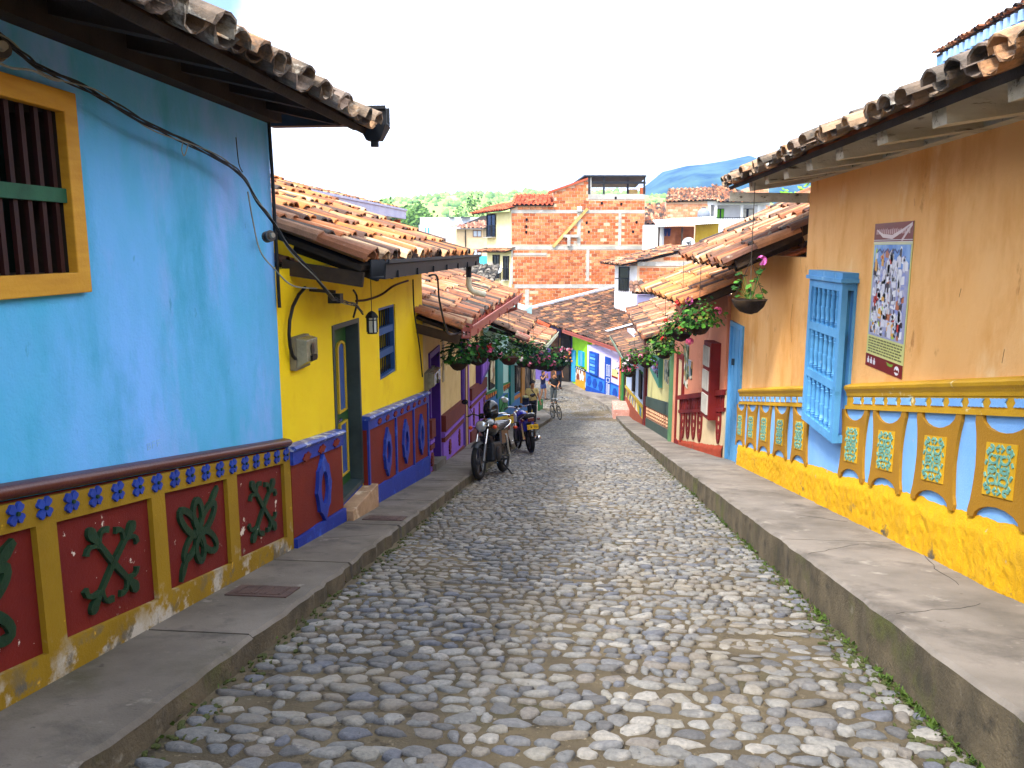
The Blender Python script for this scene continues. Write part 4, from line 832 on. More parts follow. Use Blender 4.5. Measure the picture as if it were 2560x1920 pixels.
# blue scalloped squares of the frieze
su = [FR.px('r3', x, 390)[0] for x in (900, 975, 1050, 1132, 1215, 1305)]; stp = abs(su[0] - su[4]) / 4.0
u = su[0]; us = []
k = -60
while k < 60:
    uu = su[0] + k * stp
    if -3 < uu < bw0 - .1 or bw1 + .1 < uu < odu0 - .1: us.append(uu)
    k += 1
for uu in us:
    vm = (dt(uu) - .10 + fb(uu) + .02) / 2; hh = (dt(uu) - .12 - fb(uu) - .03) / 2; hw = stp * .36; o = []
    for i in range(9): t = i / 8 * 2 - 1; o.append((uu + hw * t, vm - hh * (1 - .16 * abs(math.sin(i * math.pi / 2)) - .0)))
    o += [(uu + hw * .78, vm)]
    for i in range(9): t = 1 - i / 8 * 2; o.append((uu + hw * t, vm + hh * (1 - .16 * abs(math.sin(i * math.pi / 2)))))
    o += [(uu - hw * .78, vm)]
    o = [(a, b - (a - uu) * .18) for a, b in o]
    MB().prism(FR, o, .032, .042).build('frieze_square', M_lbl, DR)
# hourglass balusters
cs = [FR.px('r3', *p)[0] for p in ((1835, 800), (1405, 750), (1090, 690), (870, 660))]
sp = (cs[3] - cs[1]) / 2
bl = [cs[0] - sp * k for k in (1, 2, 3, 4, 5)] + cs + [FR.px('r3', x, y)[0] for x, y in ((675, 600), (530, 580), (405, 560), (300, 550), (216, 540), (145, 530))]
bh_ = (cs[3] - cs[2]) * .42
for uu in bl:
    if uu < -3 or bw0 - .25 < uu < bw1 - .4 or uu > odu0 - .1: continue
    t, b = fb(uu) - .02, rb(uu) - .02; H = t - b; W2 = bh_; o = []
    sd_ = [(1.0, 1.0), (1.0, .93), (.93, .82), (.88, .68), (.85, .5), (.88, .32), (.93, .16), (1.0, .06), (.98, 0)]
    o += [(uu + W2 * x, b + H * y) for x, y in sd_]
    o += [(uu + W2 * .78 * math.cos(a), b + H * .15 * math.sin(a)) for a in [math.pi * i / 8 for i in range(9)]]
    o += [(uu - W2 * x, b + H * y) for x, y in sd_[::-1]]
    o += [(uu + W2 * .78 * math.cos(a), t - H * .16 * math.sin(a)) for a in [math.pi - math.pi * i / 8 for i in range(9)]]
    sk = -.183; o = [(a, c + (a - uu) * sk) for a, c in o]
    Bo = MB().prism(FR, o, .02, .045).build('baluster_relief', M_och, DR)
    pq = [(uu - W2 * .5, b + H * .25), (uu + W2 * .5, b + H * .25), (uu + W2 * .5, b + H * .75), (uu - W2 * .5, b + H * .75)]; pq = [(a, c + (a - uu) * sk) for a, c in pq]
    MB().prism(FR, pq, .04, .051).build('baluster_panel', M_ypan, DR)
    mb = MB(); bb = bil(pq)
    def S(P, w): mb.stroke(FR, [bb(*p) for p in P], w * W2, .051, .058)
    for sx in (0, 1):
        for sy in (0, 1):
            m_ = lambda p: (p[0] if sx else 1 - p[0], p[1] if sy else 1 - p[1])
            S([m_((.68 + .15 * math.cos(a) * (1 - a * .06), .30 + .09 * math.sin(a) * (1 - a * .06))) for a in [x * .55 for x in range(-2, 10)]], .022)
            S([m_((.80 + .08 * math.cos(a), .10 + .05 * math.sin(a))) for a in [x * .7 for x in range(0, 8)]], .026)
            S([m_((.56, .5)), m_((.68, .45)), m_((.84, .48)), m_((.80, .40))], .026); S([m_((.53, .46)), m_((.57, .33)), m_((.53, .22))], .022); S([m_((.53, .05)), m_((.62, .10)), m_((.54, .16))], .026)
            S([m_((.86, .22)), m_((.93, .16))], .03); S([m_((.9, .34)), m_((.95, .42))], .026)
    mb.build('filigree', M_teal2, DR)
mb = MB(); rs = random.Random(4)
for pth in ([('r2', 945, 70), ('r2', 935, 150), ('r2', 940, 240), ('r2', 925, 330), ('r2', 930, 420)], [('r2', 880, 600), ('r2', 868, 700), ('r2', 872, 820)], [('r2', 1850, 510), ('r2', 1838, 560)], [('r2', 2100, 860), ('r2', 2085, 940)]):
    mb.stroke(FR, [FR.px(*p) for p in pth], [.003 * rs.uniform(.4, 1.3) for _ in pth], -.001, .0012)
mb.build('wall_crack', mat('wall_crack', '#8a5a2c', '#7a4e26', 5, 1, 0), OH, kind='stuff')
# rough-cast plinth: thrown plaster, uneven relief
from mathutils import noise as mnoise
def roughcast(fr, u0, u1, v0, v1, m, parent, w=.045, du=.02, nv=24, amp=.013):
    n = int((u1 - u0) / du); V = []; F = []; nz_ = lambda u, v, s: mnoise.noise(Vector((u * s, v * s, 3.3)))
    for i in range(n + 1):
        u = u0 + (u1 - u0) * i / n; a, b = v0(u), v1(u) + .03 * nz_(u, 0, 2.5) + .012 * nz_(u, 4, 14)
        for j in range(nv + 1):
            t = j / nv; v = a + (b - a) * t; edge = min(1, 5 * (1 - t)); h = nz_(u, v, 3) * 1.2 + nz_(u, v, 17) * .9 + abs(nz_(u, v, 34)) * 1.1 + random.uniform(-.15, .15)
            V.append(fr(u, v, (w + amp * h) * edge + .021 * (1 - edge)))
    for i in range(n): F += [(i * (nv + 1) + j, i * (nv + 1) + j + 1, (i + 1) * (nv + 1) + j + 1, (i + 1) * (nv + 1) + j) for j in range(nv)]
    return mesh_obj('plinth', V, F, m, parent, True)
roughcast(FR, -3.4, odu0 - .05, lambda u: gz(u) + .2, rb, M_rough, DR)
# projecting window grille
M_sky = mat('window_sky_blue', '#5fa3d6', '#4f93c8', 2.5, .55, .2, 50, spots=(('#3f7fa8', 3, .66, .06), ('#88bde0', 5, .68, .05)))
M_skyd = mat('shutter_teal_blue', '#3a7f9a', '#2f7088', 3, .6, .15, 40)
WF = frame(MB(), FR, bw0, bw1, bwv0, bwv1, .10, -.05, .03).build('window', M_sky, OH)
MB().prism(FR, [(bw0 + .1, bwv0 + .1), (bw1 - .1, bwv0 + .1), (bw1 - .1, bwv1 - .1), (bw0 + .1, bwv1 - .1)], -.12, -.08).build('shutter', M_skyd, WF)
mb = MB()
for a, b in ((bw0 + .0, bw0 + .10), (bw1 - .10, bw1)): mb.prism(FR, [(a, bwv0 + .03), (b, bwv0 + .03), (b, bwv1 - .08), (a, bwv1 - .08)], .09, .15)
mb.build('grille_stile', M_sky, WF)
H = bwv1 - bwv0 - .14; v00 = bwv0 + .03; rails_ = [v00, v00 + H * .333, v00 + H * .667, bwv1 - .17]
for v in rails_: MB().prism(FR, [(bw0 + .1, v), (bw1 - .1, v), (bw1 - .1, v + .09), (bw0 + .1, v + .09)], .092, .148).build('grille_rail', M_sky, WF)
MB().prism(FR, [(bw0 - .05, bwv1 - .08), (bw1 + .05, bwv1 - .08), (bw1 + .05, bwv1 - .04), (bw0 - .05, bwv1 - .04)], .0, .18).build('cornice', M_sky, WF)
MB().prism(FR, [(bw0 - .02, bwv1 - .04), (bw1 + .02, bwv1 - .04), (bw1 + .02, bwv1 + .02), (bw0 - .02, bwv1 + .02)], .0, .16).build('cornice', M_sky, WF)
for a in (bw0 + .01, bw1 - .03):
    for v0_, v1_ in ((bwv0 + .03, bwv0 + .11), (bwv1 - .16, bwv1 - .08)): MB().prism(FR, [(a, v0_), (a + .05, v0_), (a + .05, v1_), (a, v1_)], .03, .09).build('grille_bracket', M_sky, WF)
for r in range(3):
    z0, z1 = rails_[r] + .09, rails_[r + 1]; h = z1 - z0
    for i in range(6):
        u = bw0 + .1 + (bw1 - bw0 - .2) * (i + .5) / 6
        MB().lathe(FR(u, z0, .12), [(.026, 0), (.026, h * .10), (.03, h * .11), (.022, h * .13), (.03, h * .15), (.022, h * .17), (.026, h * .3), (.032, h * .5), (.026, h * .51), (.028, h * .7), (.024, h * .85), (.03, h * .87), (.022, h * .89), (.03, h * .91), (.026, h)], 10).build('spindle', M_sky, WF, smooth=True)
# plank door
DB = frame(MB(), FR, odu0, odu1, gz(odu1) + .1, odv1, .09, -.06, .035).build('door', M_sky, OH)
for i in range(5):
    a = odu0 + .09 + (odu1 - odu0 - .18) * i / 5; b = a + (odu1 - odu0 - .18) / 5 - .012
    MB().prism(FR, [(a, gz(odu1) + .15), (b, gz(odu1) + .15), (b, odv1 - .09), (a, odv1 - .09)], -.05, -.01 - .006 * (i % 2)).build('door_plank', M_sky, DB)
MB().box(FR(odu1 - .35, (odv0 + odv1) / 2 + .5, .01), (.05, .05, .12)).build('door_latch', mat('latch_iron', '#2b3a44', '#22303a', 4, .5, 0), DB)
# roof: heavy weathered tiles over whitewashed rafters
OE0, OE1 = Vector((1.92, -3.0, .80)), Vector((1.92, 11.9, .86))
roof(OH, OE0, OE1, .39, 4.3, M_tilew, M_woodd, side=1, over=.13, jit=2.0, spacing=.23, sc=1.12, row=.36)
rafters(OH, (1.92, -2.8, .80), (1.92, 11.2, .86), (1, 0), .14, 1.0, M_wwhite, 15, .2, .2, .05, .08)
MB().beam((1.975, -2.9, .815), (1.975, 11.75, .875), .025, .05).build('fascia', mat('fascia_rust', '#a85a2c', '#7d4422', 3, .85, .3), OH)
MB().beam(FR(-3.3, .86, .05), FR(ou_hi, .86, .05), .10, .12).build('wall_plate', M_wwhite, OH)
MB().beam((2.35, -2.9, 1.0), (2.35, 11.6, 1.06), .75, .02, (-.52, 0, 1)).build('soffit', M_wwhite, OH)
MB().beam((1.95, 11.75, .70), (2.75, 10.75, .62), .10, .12).build('corner_strut', M_wwhite, OH)
OB = roof(OH, (1.92, 11.25, -.22), (1.86, 16.5, -.16), .50, 3.3, M_tile, M_woodd, side=1, over=.10, jit=1.8, spacing=.225, name='lower_roof')
rafters(OH, (1.95, 11.3, -.24), (1.92, 16.3, -.2), (1, 0), .45, .9, M_woodd, 9, .09, .11, .06, .05)
MB().beam((2.9, 10.9, .33), (2.9, 11.0, .32), .1, .1).build('strut_end', M_wood, OH)
MB().beam((1.95, 11.22, -.22), (2.95, 11.22, .30), .05, .12).build('barge_board', M_wood, OH)
# ----------------------------------------------------------------- pink house
FP = Fac((2.66, 15.96), (2.17, 20.7), -1); yP = lambda u: FP(u, 0).y
KH = thing('pink_house', 'salmon pink house with maroon window and oval relief dado', 'house', (4.6, 18.3, gz(18)))
M_pinkw = mat('pink_wall', '#d98f70', '#cf8464', 1.2, .85, .3, 60, spots=(('#bf7450', 1.6, .64, .06), ('#e3a88a', 1.4, .64, .06)))
M_mar = mat('maroon', '#7a1d18', '#691713', 3, .65, .2, 50); M_crm = mat('dado_cream', '#d6bf98', '#c9b088', 2.5, .8, .25, 50); M_rrough = mat('rough_red', '#a8452a', '#98391f', 2.5, .85, .8, 40, spots=(('#7d6a4e', 2.5, .62, .05),))
wall(FP, 0, FP.len, lambda u: gz(yP(u)) - .3, -.92, [], M_pinkw, KH)
MB().box((5.6, 18.3, -2.9), (.3, 4.8, 6)).build('rear_wall', M_pinkw, KH)
def Q5(*pts, fr=FP, k='s5'):
    q = [fr.px(k, *p) for p in pts]; ua = (q[0][0] + q[3][0]) / 2; ub = (q[1][0] + q[2][0]) / 2; return [(ua, q[0][1]), (ub, q[1][1]), (ub, q[2][1]), (ua, q[3][1])]
d_ = line(FP.px('s5', 110, 832), FP.px('s5', 668, 762)); KD = None
ua, ub = FP.px('s5', 110, 832)[0], FP.px('s5', 668, 762)[0]
lo_, hi_ = min(ua, ub), max(ua, ub)
pt = line(FP.px('s5', 120, 1225), FP.px('s5', 640, 1310))
KD = MB().prism(FP, [(lo_, gz(yP(lo_)) - .2), (hi_, gz(yP(hi_)) - .2), (hi_, d_(hi_)), (lo_, d_(lo_))], -.05, .02).build('dado', M_crm, KH)
MB().prism(FP, [(lo_, d_(lo_) - .09), (hi_, d_(hi_) - .09), (hi_, d_(hi_) + .02), (lo_, d_(lo_) + .02)], 0, .09).build('cornice', M_mar, KD)
MB().prism(FP, [(lo_, d_(lo_) - .42), (hi_, d_(hi_) - .42), (hi_, d_(hi_) - .34), (lo_, d_(lo_) - .34)], 0, .06).build('moulding', M_mar, KD)
n = int((hi_ - lo_) / .16)
for i in range(n):
    u = lo_ + (hi_ - lo_) * (i + .5) / n; MB().prism(FP, [(u - .03, d_(u) - .35), (u + .03, d_(u) - .35), (u + .03, d_(u) - .08), (u - .03, d_(u) - .08)], .02, .05).build('frieze_bar', M_mar, KD)
roughcast(FP, lo_, hi_, lambda u: gz(yP(u)) + .1, lambda u: min(pt(u), d_(u) - 1.1), M_rrough, KD, w=.05, du=.04, nv=14)
for x, y in ((150, 1090), (213, 1090), (283, 1090), (358, 1110), (590, 1105)):
    c = FP.px('s5', x, y); rx, ry = .20 if x < 400 else .17, .52
    o = MB().ring(FP, circ(c[0], c[1], rx, ry, 20), circ(c[0], c[1], rx * .6, ry * .82, 20), .02, .05).build('oval_relief', M_mar, KD)
    for k in range(4): MB().prism(FP, flame(c[0], c[1] - ry * .5 + ry * .33 * k, .05), .02, .045).build('oval_leaf', M_mar, KD)
# window with white lattice
kq = [FP.px('s5', x, y, .2) for x, y in ((362, 1045), (448, 1150), (472, 180), (386, 150))]; ka, kb = (kq[0][0] + kq[3][0]) / 2, (kq[1][0] + kq[2][0]) / 2; kv0, kv1 = (kq[0][1] + kq[1][1]) / 2, (kq[2][1] + kq[3][1]) / 2
KW = MB().prism(FP, [(ka, kv0), (kb, kv0), (kb, kv1), (ka, kv1)], .0, .2).build('window', M_mar, KH)
wq_ = [(ka + (kb - ka) * a, kv0 + (kv1 - kv0) * b) for a, b in ((.06, .03), (.88, .03), (.88, .97), (.06, .97))]; bq = bil(wq_)
for k in range(3):
    t0, t1 = k / 3 + .03, (k + 1) / 3 - .03; MB().prism(FP, [bq(.04, t0), bq(.96, t0), bq(.96, t1), bq(.04, t1)], .2, .215).build('lattice_backing', mat('lattice_white', '#d8d4cc', '#c9c4ba', 6, .7, .1), KW)
    mb = MB()
    for j in range(5): mb.prism(FP, [bq(.06 + .19 * j, t0), bq(.14 + .19 * j, t0), bq(.14 + .19 * j, t1), bq(.06 + .19 * j, t1)], .215, .23)
    mb.build('lattice', mat('lattice_grey', '#a8a49c', '#b8b4ac', 6, .7, .1), KW)
# door at the far end and pictures on the wall
KDo = frame(MB(), FP, *[f(FP.px('s5', 65, 800)[0], FP.px('s5', 150, 800)[0]) for f in (min, max)], gz(20) + .2, FP.px('s5', 110, 300)[1], .14, .0, .05).build('door', M_mar, KH)
a0, a1 = sorted((FP.px('s5', 80, 800)[0], FP.px('s5', 140, 800)[0])); MB().prism(FP, [(a0, gz(20) + .25), (a1, gz(20) + .25), (a1, FP.px('s5', 110, 330)[1]), (a0, FP.px('s5', 110, 330)[1])], .0, .02).build('door_leaf', M_crm, KDo)
M_pic = mat('picture', None, vor=(7, ['#6a7a5a', '#c9c4a8', '#3a4a44', '#8a94a0', '#a88a5a', '#dcd6c4', '#4a5a3a']), rough=.5, bump=0)
for pts in (((140, 660), (195, 740), (210, 215), (165, 190)), ((205, 590), (245, 630), (252, 410), (215, 380))): MB().prism(FP, Q5(*pts), .0, .03).build('picture_board', M_pic, KH)
roof(KH, (1.80, 15.0, -1.02), (1.38, 20.9, -1.04), .46, 3.6, M_tileo, M_woodd, side=1, over=.08, jit=1.5, spacing=.23)
rafters(KH, (1.84, 15.2, -1.05), (1.42, 20.7, -1.06), (1, 0), .42, 1.0, M_woodd, 9, .09, .11, .06, .05)
MB().beam((1.84, 14.98, -1.04), (2.9, 14.98, -.55), .05, .12).build('barge_board', M_wood, KH)
# ----------------------------------------------------------------- pale yellow house with green posts
FG = Fac((2.2, 20.75), (2.24, 30.45), -1); yG = lambda u: FG(u, 0).y
GH = thing('pale_yellow_house', 'pale yellow house with green corner post and grey dado band', 'house', (4.4, 25.5, gz(25)))
M_py = mat('pale_yellow_wall', '#e0d696', '#d6ca86', 1.4, .85, .2, 60); M_sage = mat('sage_green', '#5f8a62', '#527c56', 3, .65, .15, 50); M_gdark = mat('slate_green', '#3f5048', '#37473f', 3, .7, .2)
M_rel = mat('relief_pinkbrown', '#b98468', '#a8745a', 4, .8, .25, 50)
wall(FG, 0, FG.len, lambda u: gz(yG(u)) - .3, -2.3, [], M_py, GH)
MB().box((5.2, 25.6, -4), (.3, 9.6, 5)).build('rear_wall', M_py, GH)
def QG(*pts, fr=None, k='s7'): return Q5(*pts, fr=fr or FG, k=k)
MB().prism(FG, [(.02, gz(yG(0)) - .2), (.34, gz(yG(.3)) - .2), (.34, -2.35), (.02, -2.35)], 0, .10).build('post', M_sage, GH)
g0 = line(FG.px('s7', 560, 945), FG.px('s7', 925, 1050)); g1 = line(FG.px('s7', 565, 1320), FG.px('s7', 900, 1500))
GD = MB().prism(FG, [(.35, gz(yG(.35)) - .2), (FG.len, gz(yG(FG.len)) - .2), (FG.len, g0(FG.len)), (.35, g0(.35))], -.05, .02).build('dado', M_rel, GH)
MB().prism(FG, [(.35, g0(.35) - .36), (FG.len, g0(FG.len) - .36), (FG.len, g0(FG.len)), (.35, g0(.35))], 0, .06).build('top_band', M_gdark, GD)
MB().prism(FG, [(.35, gz(yG(.35)) - .2), (FG.len, gz(yG(FG.len)) - .2), (FG.len, g1(FG.len)), (.35, g1(.35))], 0, .05).build('base_band', M_gdark, GD)
for i in range(14):
    u = .75 + (FG.len - 1.1) * i / 13; t, b = g0(u) - .42, g1(u) + .06; H = t - b
    pf = [(0, .3), (.15, .9), (.3, .4), (.5, 1), (.7, .4), (.85, .9), (1, .3)]; o = [(u + .22 * w * .8, b + H * a) for a, w in pf] + [(u - .22 * w * .8, b + H * a) for a, w in pf[::-1]]
    MB().prism(FG, o, .02, .05).build('baluster_relief', mat('relief_sand', '#cfa07c', '#bf8f6c', 4, .8, .2), GD)
GW = MB().prism(FG, QG((620, 500), (775, 800), (785, 300), (625, 230)), 0, .12).build('window', mat('awning_green', '#4f8f7c', '#438270', 3, .6, .15), GH)
MB().prism(FG, QG((640, 430), (720, 560), (725, 320), (645, 270)), .12, .14).build('pane', M_glass, GW); MB().prism(FG, QG((730, 540), (768, 640), (770, 340), (732, 320)), .12, .14).build('pane', M_glass, GW)
MB().prism(FG, QG((820, 640), (885, 750), (890, 340), (828, 320)), 0, .04).build('picture_board', M_pic, GH)
MB().prism(FG, QG((905, 460), (950, 540), (955, 330), (910, 320)), 0, .05).build('awning_board', M_sage, GH)
roof(GH, (1.50, 21.2, -2.36), (1.50, 31.4, -2.36), .36, 4.2, M_tile, M_woodd, side=1, over=.06, jit=1.2, spacing=.235)
MB().beam((1.47, 21.2, -2.42), (1.47, 31.5, -2.42), .05, .16).build('fascia', mat('fascia_brown', '#6a463a', '#5a3a30', 3, .7, .2), GH)
rafters(GH, (1.5, 21.3, -2.40), (1.5, 31.2, -2.40), (1, 0), .34, .8, M_woodd, 14, .08, .1, .07, .03)
# ----------------------------------------------------------------- pale blue house with mural dado
FB = Fac((2.24, 30.55), (1.95, 41.2), -1); yB = lambda u: FB(u, 0).y
LB = thing('pale_blue_house', 'pale blue house with maroon corner post and painted mural dado', 'house', (4.2, 36, gz(36)))
M_pb = mat('pale_blue_wall', '#b4c4e8', '#c4d0ec', 1.4, .85, .2, 60)
wall(FB, 0, FB.len, lambda u: gz(yB(u)) - .3, -4.0, [], M_pb, LB)
MB().box((5.0, 36, -5.4), (.3, 10.6, 5)).build('rear_wall', M_pb, LB)
MB().prism(FB, [(.02, gz(31) - .2), (.75, gz(31) - .2), (.75, -4.05), (.02, -4.05)], 0, .08).build('post', M_mar, LB)
b0 = line(FB.px('s7', 255, 850), FB.px('s7', 490, 1130)); b1 = line(FB.px('s7', 230, 1010), FB.px('s7', 480, 1350))
BD = MB().prism(FB, [(.8, gz(yB(.8)) - .2), (FB.len, gz(yB(FB.len)) - .2), (FB.len, b0(FB.len)), (.8, b0(.8))], -.05, .03).build('dado', mat('mural', None, vor=(2.4, ['#3a5a9a', '#c9a02a', '#e0e0d8', '#5a7a3a', '#c9b43a', '#8a4a2a', '#d8c860', '#4a80b0']), rough=.7, bump=.1), LB)
MB().prism(FB, [(.8, b0(.8) - .12), (FB.len, b0(FB.len) - .12), (FB.len, b0(FB.len)), (.8, b0(.8))], 0, .07).build('top_band', mat('mural_gold', '#c2a22c', '#b09020', 3, .7, .2), BD)
MB().prism(FB, [(.8, gz(yB(.8)) - .2), (FB.len, gz(yB(FB.len)) - .2), (FB.len, b1(FB.len)), (.8, b1(.8))], 0, .06).build('base_band', mat('brick_red_base', '#9a4a2c', '#8a3f24', 3, .8, .3), BD)
LW = MB().prism(FB, QG((400, 930), (440, 990), (445, 560), (410, 490), fr=FB), 0, .08).build('window', M_woodd, LB); MB().prism(FB, QG((470, 620), (500, 640), (500, 480), (475, 470), fr=FB), 0, .05).build('sign_board', mat('sign_grey', '#7a8a9a', '#6a7a8a', 3, .7, 0), LB)
MB().prism(FB, QG((296, 850), (325, 870), (325, 430), (300, 430), fr=FB), 0, .1).build('post', M_woodd, LB)
roof(LB, (1.42, 29.9, -4.08), (1.22, 42.5, -4.55), .30, 4.6, M_tiled, M_woodd, side=1, over=.06, jit=1.2, spacing=.235)
gutter(LB, (1.36, 30.0, -4.12), (1.16, 42.6, -4.6), mat('grey_green_gutter', '#8a9a86', '#7c8c78', 3, .5, .05), .18, .15)
# ----------------------------------------------------------------- striped shop at the bend
FS = Fac((1.94, 41.3), (1.80, 45.4), -1)
SH = thing('striped_shop', 'narrow shop front striped orange, green and yellow beside the violet house', 'house', (3.4, 43.4, gz(43.4)))
wall(FS, 0, FS.len, gz(44) - .3, -5.0, [], mat('shop_yellow', '#d6c03a', '#c9b22e', 2, .8, .2), SH)
for (a, b), m in zip(((.1, .7), (1.3, 1.9), (2.4, 2.9), (3.4, 4.05)), (M_woodd, M_tgreen, mat('shop_olive', '#6a7a2a', '#5c6c22', 3, .8, .1), mat('shop_orange', '#d8622a', '#c95620', 3, .8, .1))):
    MB().prism(FS, [(a, gz(44)), (b, gz(44)), (b, -5.05), (a, -5.05)], 0, .07).build('pilaster', m, SH)
MB().prism(FS, [(1.9, gz(44)), (3.4, gz(44)), (3.4, gz(44) + .9), (2.4, gz(44) + .5)], 0, .05).build('painted_leaf', M_tgreen, SH)
# low tiled parapet/steps in front of it
st_ = MB().box((1.62, 39.2, gz(39.2) + .28), (.8, 2.4, .55)).build('entrance_steps', mat('pink_tiles', '#cf9a8c', '#bf8a7c', 4, .7, .2, spots=(('#e8d8cc', 9, .6, .03),)), None); tag(st_, 'low pink tiled entrance platform on the right pavement near the bend', 'steps')
for k in range(4): MB().box((1.62, 38.3 + .6 * k, gz(39.2) + .57), (.78, .57, .03)).build('step_tile', MATS['pink_tiles'], st_)
# ----------------------------------------------------------------- violet house and lime green house at the bend
FV = Fac((1.79, 45.5), (-.06, 47.05), -1); FN = Fac((-.06, 47.06), (-1.0, 50.2), -1)
zb = -8.29
VH = thing('violet_house', 'lavender house with royal blue door and diamond dado facing up the street', 'house', (2.4, 47.6, zb))
M_lav = mat('lavender_wall', '#c9c2ee', '#bdb4e6', 1.5, .85, .2, 60); M_rb = mat('royal_blue', '#1748a8', '#123c92', 3, .55, .15); M_mb = mat('mid_blue', '#2f74d0', '#2868c2', 2, .65, .15); M_wh = mat('white_paint', '#dfe3ea', '#cfd4dc', 4, .6, .1)
wall(FV, 0, FV.len, zb - .2, -5.55, [], M_lav, VH)
def QV(fr, *pts): return Q5(*pts, fr=fr, k='s4')
VD = MB().prism(FV, QV(FV, (1445, 1570), (635, 1450), (635, 965), (1445, 1320)), -.02, .03).build('dado', M_mb, VH)
MB().prism(FV, QV(FV, (1445, 1340), (635, 985), (635, 955), (1445, 1310)), 0, .06).build('rail', M_rb, VD)
MB().prism(FV, QV(FV, (1085, 1560), (635, 1450), (635, 1290), (1085, 1490)), .03, .04).build('base_band', M_rb, VD)
for x, y in ((720, 1185), (858, 1250), (1000, 1315), (1345, 1485)):
    c = FV.px('s4', x, y); MB().prism(FV, [(c[0] - .17, c[1]), (c[0] - .08, c[1] - .27), (c[0] + .08, c[1] - .27), (c[0] + .17, c[1]), (c[0] + .08, c[1] + .27), (c[0] - .08, c[1] + .27)], .03, .06).build('diamond_relief', M_rb, VD)
VDo = MB().prism(FV, QV(FV, (1235, 1570), (1105, 1560), (1105, 590), (1245, 640)), .0, .07).build('door', M_rb, VH)
for (x0, x1, y0, y1) in ((1150, 1190, 790, 1050), (1205, 1240, 800, 1060), (1150, 1230, 1110, 1210), (1150, 1185, 1250, 1500), (1200, 1225, 1270, 1520)):
    q = QV(FV, (x1, y1 + 20), (x0, y1), (x0, y0), (x1, y0 + 20)); uu = sorted([q[0][0], q[1][0]]); vv = sorted([q[0][1], q[2][1]]); frame(MB(), FV, uu[0], uu[1], vv[0], vv[1], .022, .07, .085).build('moulding', M_wh, VDo)
VW = MB().prism(FV, QV(FV, (945, 1080), (745, 1000), (745, 460), (960, 525)), .0, .14).build('window', M_rb, VH)
for k in range(6):
    b = bil(QV(FV, (900, 1030), (760, 980), (760, 490), (900, 530))); MB().prism(FV, [b(.05, .02 + k * .165), b(.95, .02 + k * .165), b(.95, .13 + k * .165), b(.05, .13 + k * .165)], .14, .16).build('shutter_panel', M_mb if k % 2 else mat('shutter_light', '#6fa8e8', '#5c98dc', 5, .6, 0), VW)
MB().prism(FV, QV(FV, (1415, 1150), (1265, 1090), (1270, 880), (1420, 940)), .0, .03).build('poster_board', mat('poster_cream', '#e6c890', '#d8b878', 4, .6, 0), VH)
MB().prism(FV, QV(FV, (1412, 1148), (1268, 1088), (1268, 1050), (1414, 1105)), .03, .035).build('poster_footer', M_mar, VH)
NH = thing('lime_house', 'lime green house with turquoise door beside the lavender house', 'house', (1.4, 49.5, zb))
M_lime = mat('lime_wall', '#96d61e', '#8acb18', 1.5, .8, .2, 60); M_cyan = mat('cyan_door', '#18a0d4', '#1590c2', 3, .6, .1)
wall(FN, 0, FN.len, zb - .2, -5.3, [], M_lime, NH)
NDo = MB().prism(FN, QV(FN, (380, 1210), (290, 1200), (300, 425), (395, 450)), .0, .05).build('door', M_cyan, NH)
MB().prism(FN, QV(FN, (375, 1190), (360, 1190), (370, 500), (385, 500)), .05, .07).build('door_batten', M_sky, NDo); MB().prism(FN, QV(FN, (340, 1190), (330, 1190), (338, 500), (348, 500)), .05, .07).build('door_batten', M_sky, NDo)
NW = MB().prism(FN, QV(FN, (600, 850), (485, 800), (495, 450), (605, 490)), .0, .12).build('window', M_cyan, NH); MB().prism(FN, QV(FN, (590, 830), (545, 815), (552, 490), (598, 500)), .12, .14).build('shutter_panel', M_sky, NW)
ND = MB().prism(FN, QV(FN, (625, 1420), (395, 1310), (400, 820), (635, 910)), -.02, .04).build('dado', mat('mural_horse', None, vor=(3.2, ['#e6e2da', '#7a3a1c', '#dcd8d0', '#c9951c', '#5a8ab0', '#b5781a', '#d9d4cc', '#a8641a']), rough=.7, bump=.1), NH)
MB().prism(FN, QV(FN, (635, 975), (400, 870), (400, 820), (638, 915)), 0, .06).build('top_band', M_woodd, ND)
MB().prism(FN, QV(FN, (625, 1415), (395, 1310), (395, 1150), (625, 1200)), .04, .05).build('mural_ground', mat('mural_ochre', '#c8961a', '#b88612', 3, .7, .1), ND)
for k in range(5):
    b = bil(QV(FN, (635, 965), (400, 860), (400, 828), (638, 925))); MB().prism(FN, [b(.1 + .18 * k, .2), b(.18 + .18 * k, .2), b(.18 + .18 * k, .8), b(.1 + .18 * k, .8)], .06, .07).build('frieze_square', M_wh, ND)
# shared long brown roof of the bend
A = Vector((2.0, 44.9, -5.60)); B_ = Vector((-4.6, 52.0, -4.15)); Cc = Vector((2.15, 56.0, -2.62))
Rn = thing('long_roof_house', 'long row house under the big brown tiled roof at the bend', 'house', (3, 53, -8.8))
e = (B_ - A); Uv = (Cc - B_); hv = Vector((Uv.x, Uv.y, 0)); rl = Uv.length
roof(Rn, A, B_, Uv.z / hv.length, rl, M_tiled, M_woodd, uphill=tuple(hv.normalized()), over=.05, spacing=.25, jit=1.4, sc=1.05)
gutter(Rn, A + Vector((-.12, -.12, -.06)), A.lerp(B_, .52) + Vector((-.12, -.12, -.06)), mat('rose_gutter', '#a35a52', '#944e46', 3, .5, .05), .18, .15)
MB().beam(B_ + Vector((-.15, .1, .1)), Cc + Vector((-.15, .1, .12)), .55, .12).build('flashing', mat('zinc_flashing', '#c4c8d2', '#aeb4c4', 1.5, .4, .2, 6, spec=.5), Rn)
